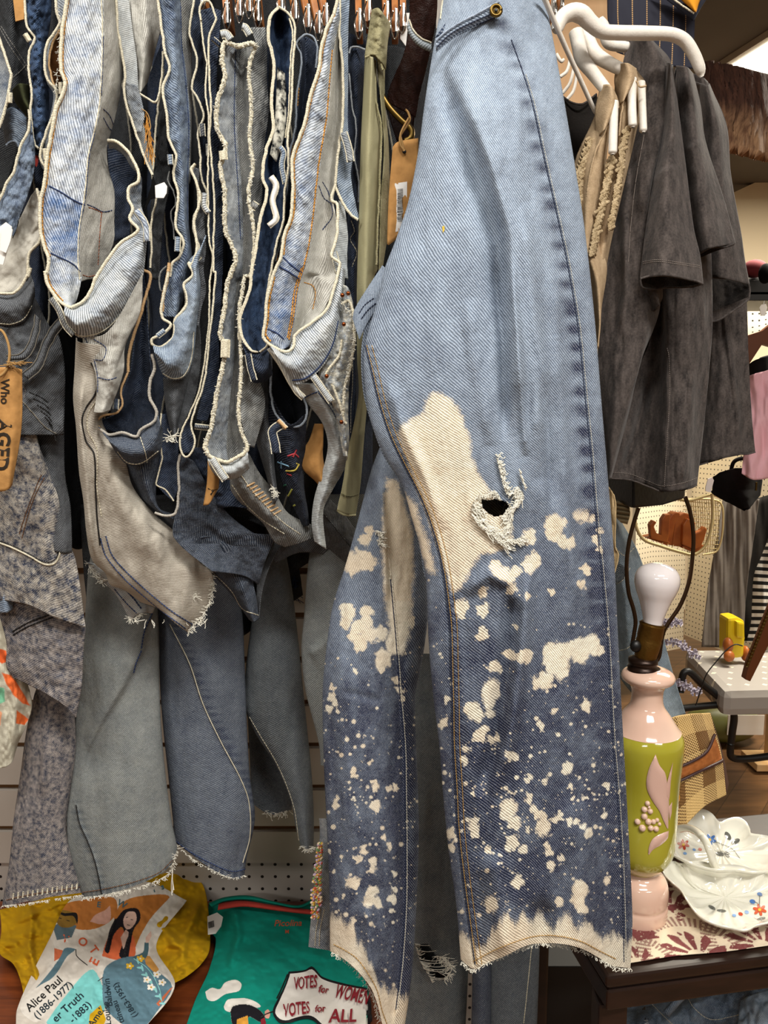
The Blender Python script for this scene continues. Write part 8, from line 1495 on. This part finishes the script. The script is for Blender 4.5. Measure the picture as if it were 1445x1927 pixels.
stitch(mt, vp, 'F', [[(475, 255), (483, 253)], [(494, 262), (502, 264)], [(480, 282), (490, 285)], [(222, 255), (232, 258)], [(252, 265), (262, 268)], [(286, 375), (290, 400), (330, 435)], [(370, 495), (390, 480)]], M_ink, r=.0006, solid=True, name='face_lines')

tt = thing('shirt', 'teal tee with a coral neck tape and a votes banner print lying on the shelf', 't-shirt')
te = flat('body', tt, M_te, [cv('F', [(788, 205), (785, 300), (815, 335), (790, 450), (740, 560), (690, 700)]), cv('F', [(850, 182), (870, 300), (880, 450), (860, 700)]), cv('F', [(940, 175), (970, 300), (990, 450), (1000, 700)]), cv('F', [(1100, 210), (1120, 300), (1150, 450), (1160, 700)]), cv('F', [(1250, 200), (1270, 300), (1350, 450), (1390, 520), (1380, 700)])], (260, 200), .02, (.007, 36, 26), bulge=.02, rd=[('r', [(440, 1700), (450, 1760), (430, 1830)], 8, .008), ('r', [(500, 1760), (560, 1790), (620, 1800)], 12, .006)],
          paint=shirt_paint([('F', [(775, 535), (800, 520), (830, 525), (850, 500), (890, 490), (912, 505), (905, 530), (870, 540), (850, 545), (810, 570), (785, 565)], '#e8e3da'), ('F', [(845, 590), (860, 565), (900, 560), (930, 560), (970, 575), (985, 592), (930, 600), (870, 612), (850, 605)], '#e8e3da'), ('F', [(870, 610), (880, 590), (930, 583), (975, 600), (1000, 630), (985, 650), (940, 630), (930, 670), (880, 660)], '#1c1a20'), ('F', [(895, 640), (935, 625), (942, 690), (890, 700)], '#e2a13f')]))
vt2 = bvh(te)
loft(tt, 'neck_tape', cloth('coral_tape', '#c9493f', '#bb4238', scale=60), [np.c_[c[:, :2], SHZ+.052+np.zeros(len(c))] for c in (cv('F', [(826, 200), (895, 190), (940, 192), (1050, 210), (1175, 225)]), cv('F', [(822, 226), (900, 214), (940, 214), (1060, 230), (1175, 243)]))], n=(8, 60), zmode=True, bulge=.004, solid=.001)
loft(tt, 'collar', M_te, [np.c_[c[:, :2], SHZ+.055+np.zeros(len(c))] for c in (cv('F', [(788, 200), (850, 178), (940, 172), (1040, 195), (1130, 208), (1190, 180), (1250, 160)]), cv('F', [(800, 215), (850, 193), (940, 188), (1040, 205), (1130, 218), (1200, 190), (1250, 170)]))], n=(8, 60), zmode=True, bulge=.005, solid=.001)
decal(tt, 'banner_print', vt2, [('F', [(1090, 460), (1150, 455), (1178, 440), (1215, 478), (1280, 500), (1345, 515), (1392, 530), (1392, 700), (1250, 700), (1170, 640), (1060, 655), (1030, 615), (1050, 560), (1075, 510)], '#141216', 0), ('F', [(1095, 468), (1150, 462), (1178, 452), (1212, 486), (1280, 510), (1345, 524), (1384, 536), (1384, 700), (1265, 700), (1175, 628), (1065, 643), (1040, 615), (1060, 560), (1082, 510)], '#e9e4dc', .0005)], step=4, off=.0018)
for s_, o_, dr, sz, wd_ in (('VOTES', (1108, 530), (1, -.1), 66, 88), ('for', (1200, 540), (1, .15), 38, 38), ('WOMEN', (1260, 560), (1, .2), 74, 128), ('VOTES', (1070, 632), (1, -.14), 64, 100), ('for', (1190, 616), (1, -.05), 36, 38), ('ALL', (1240, 655), (1, -.02), 72, 108)): text(tt, 'banner_lettering', vt2, s_, 'F', o_, dr, sz, '#8c1f2c', width=wd_, off=.0048, bold=.018, skew=.12)
text(tt, 'neck_print', vt2, 'Pizza line', 'F', (1034, 288), (1, .02), 34, '#c9603f', bold=.012, skew=.25) if 0 else text(tt, 'neck_print', vt2, 'Picolina', 'F', (1034, 288), (1, -.02), 34, '#c9603f', bold=.012, skew=.25); text(tt, 'neck_print', vt2, 'M', 'F', (1076, 315), (1, 0), 20, '#c9603f', bold=.02)
stitch(tt, vt2, 'F', [[(1030, 610), (1005, 620), (985, 632)], [(1045, 560), (1062, 525), (1085, 470)]], M_ink, r=.0011, solid=True, name='arm_print')
decal(tt, 'hand_print', vt2, [('F', [(1000, 610), (1012, 602), (1020, 615), (1015, 635), (1002, 632)], '#d9a090', .0002), ('F', [(985, 640), (1000, 632), (1005, 656), (985, 660)], '#8c1f2c', .0002)], step=3)
pt = thing('price_tag', 'white tag with barcode between the mustard and teal shirts', 'tag')
cs = [Pz(0+x/2.007, 1600+y/2.007, SHZ+.06) for x, y in ((783, 250), (820, 235), (842, 252), (835, 285), (815, 312), (785, 316))]; o_ = prism('card', cs, (0, 0, -.0015), M_label, pt); 
decal(pt, 'barcode', bvh(o_), [('F', [(786+k*3.2, 272-k), (788+k*3.2, 272-k), (790+k*3.2, 296-k), (788+k*3.2, 296-k)], '#1a1a1a', 0, 'hard') for k in range(7)], step=6)

# ------------------------------------------------------------------ hangers over the jeans
def clip_hanger(i, x0, y0, x1, y1, d0, d1, w, lab):
    t = thing('clip_hanger', lab, 'hanger', 'wooden clip hangers')
    a0, a1 = P(x0, y0, d0), P(x1, y1, d1); e_ = np.array([w*.00064, 0, 0]); up_ = np.array([0, 0, .012]) if abs(x1-x0) > 12 else np.array([0, .03, .0])
    hexa('wooden_bar', [a0-e_, a0+e_, a0+e_+up_, a0-e_+up_, a1-e_, a1+e_, a1+e_+up_, a1-e_+up_], M_wood_h, t, .0015)
    c = cat(np.array([[x1-4, y1-40, d1-.01], [x1-9, y1-12, d1-.02], [x1-2, y1+14, d1-.015], [x1+6, y1-4, d1-.02], [x1+3, y1-40, d1-.01]]), 26); tube('metal_clip', P(c[:, 0], c[:, 1], c[:, 2]), .0009, M_chrome, t)
    b0 = P(x1+1, y1-18, d1-.008); box('clip_plate', tuple(b0), (.003, .012, .026), M_chrome, t, .001)
wbd = box('wooden_board', (.315, 1.25, 1.95), (.16, .02, .5), woodmat('tan_board', '#b98a5a', '#d3aa7a', .6, 20, 3), None, .003); tag(wbd, 'tan wooden board behind the white hangers', 'board')
HB = [(418, -60, 428, 44), (436, -60, 452, 30), (455, -60, 470, 22), (476, -60, 486, 40), (540, -60, 556, 36), (560, -60, 580, 52), (575, -60, 600, 64), (592, -60, 614, 50), (672, -60, 676, 60), (690, -60, 694, 40), (722, -60, 728, 46), (742, -60, 744, 60), (758, -60, 758, 50), (520, -60, 530, 20), (372, -60, 380, 8), (1035, -60, 1040, 24), (1052, -60, 1054, 12)]
for i, (a, b, c, d) in enumerate(HB): clip_hanger(i, a, b, c, d, .95, .93-.005*(i % 3), 6, 'one of the wooden clip hangers crowded along the top of the rack')
o = prism('hanger_card', [P(350+x/2.89, y/2.89, .94) for x, y in ((1165, 70), (1215, 70), (1195, 250), (1165, 210))], (0, .002, 0), M_label); tag(o, 'white plastic piece between the olive trousers and the leather belt', 'hanger piece')
o = prism('backing_card', [P(x/3.6125, y/3.6125, .93) for x, y in ((85, -40), (165, -40), (162, 130), (105, 145))], (0, .002, 0), M_card); tag(o, 'brown kraft card at the top left between dark jeans', 'card')
# rail out of view above, carrying the rack
rl = thing('rack_rail', 'chrome rail that carries the hangers', 'rail'); tube('rail', np.array([[-.9, 1.0, 2.2], [.5, 1.0, 2.2]]), .012, M_chrome, rl, seg=16)
for x in (-.8, .3): tube('bracket', np.array([[x, 1.0, 2.2], [x, WY, 2.2]]), .008, M_chrome, rl, seg=8)
finish()
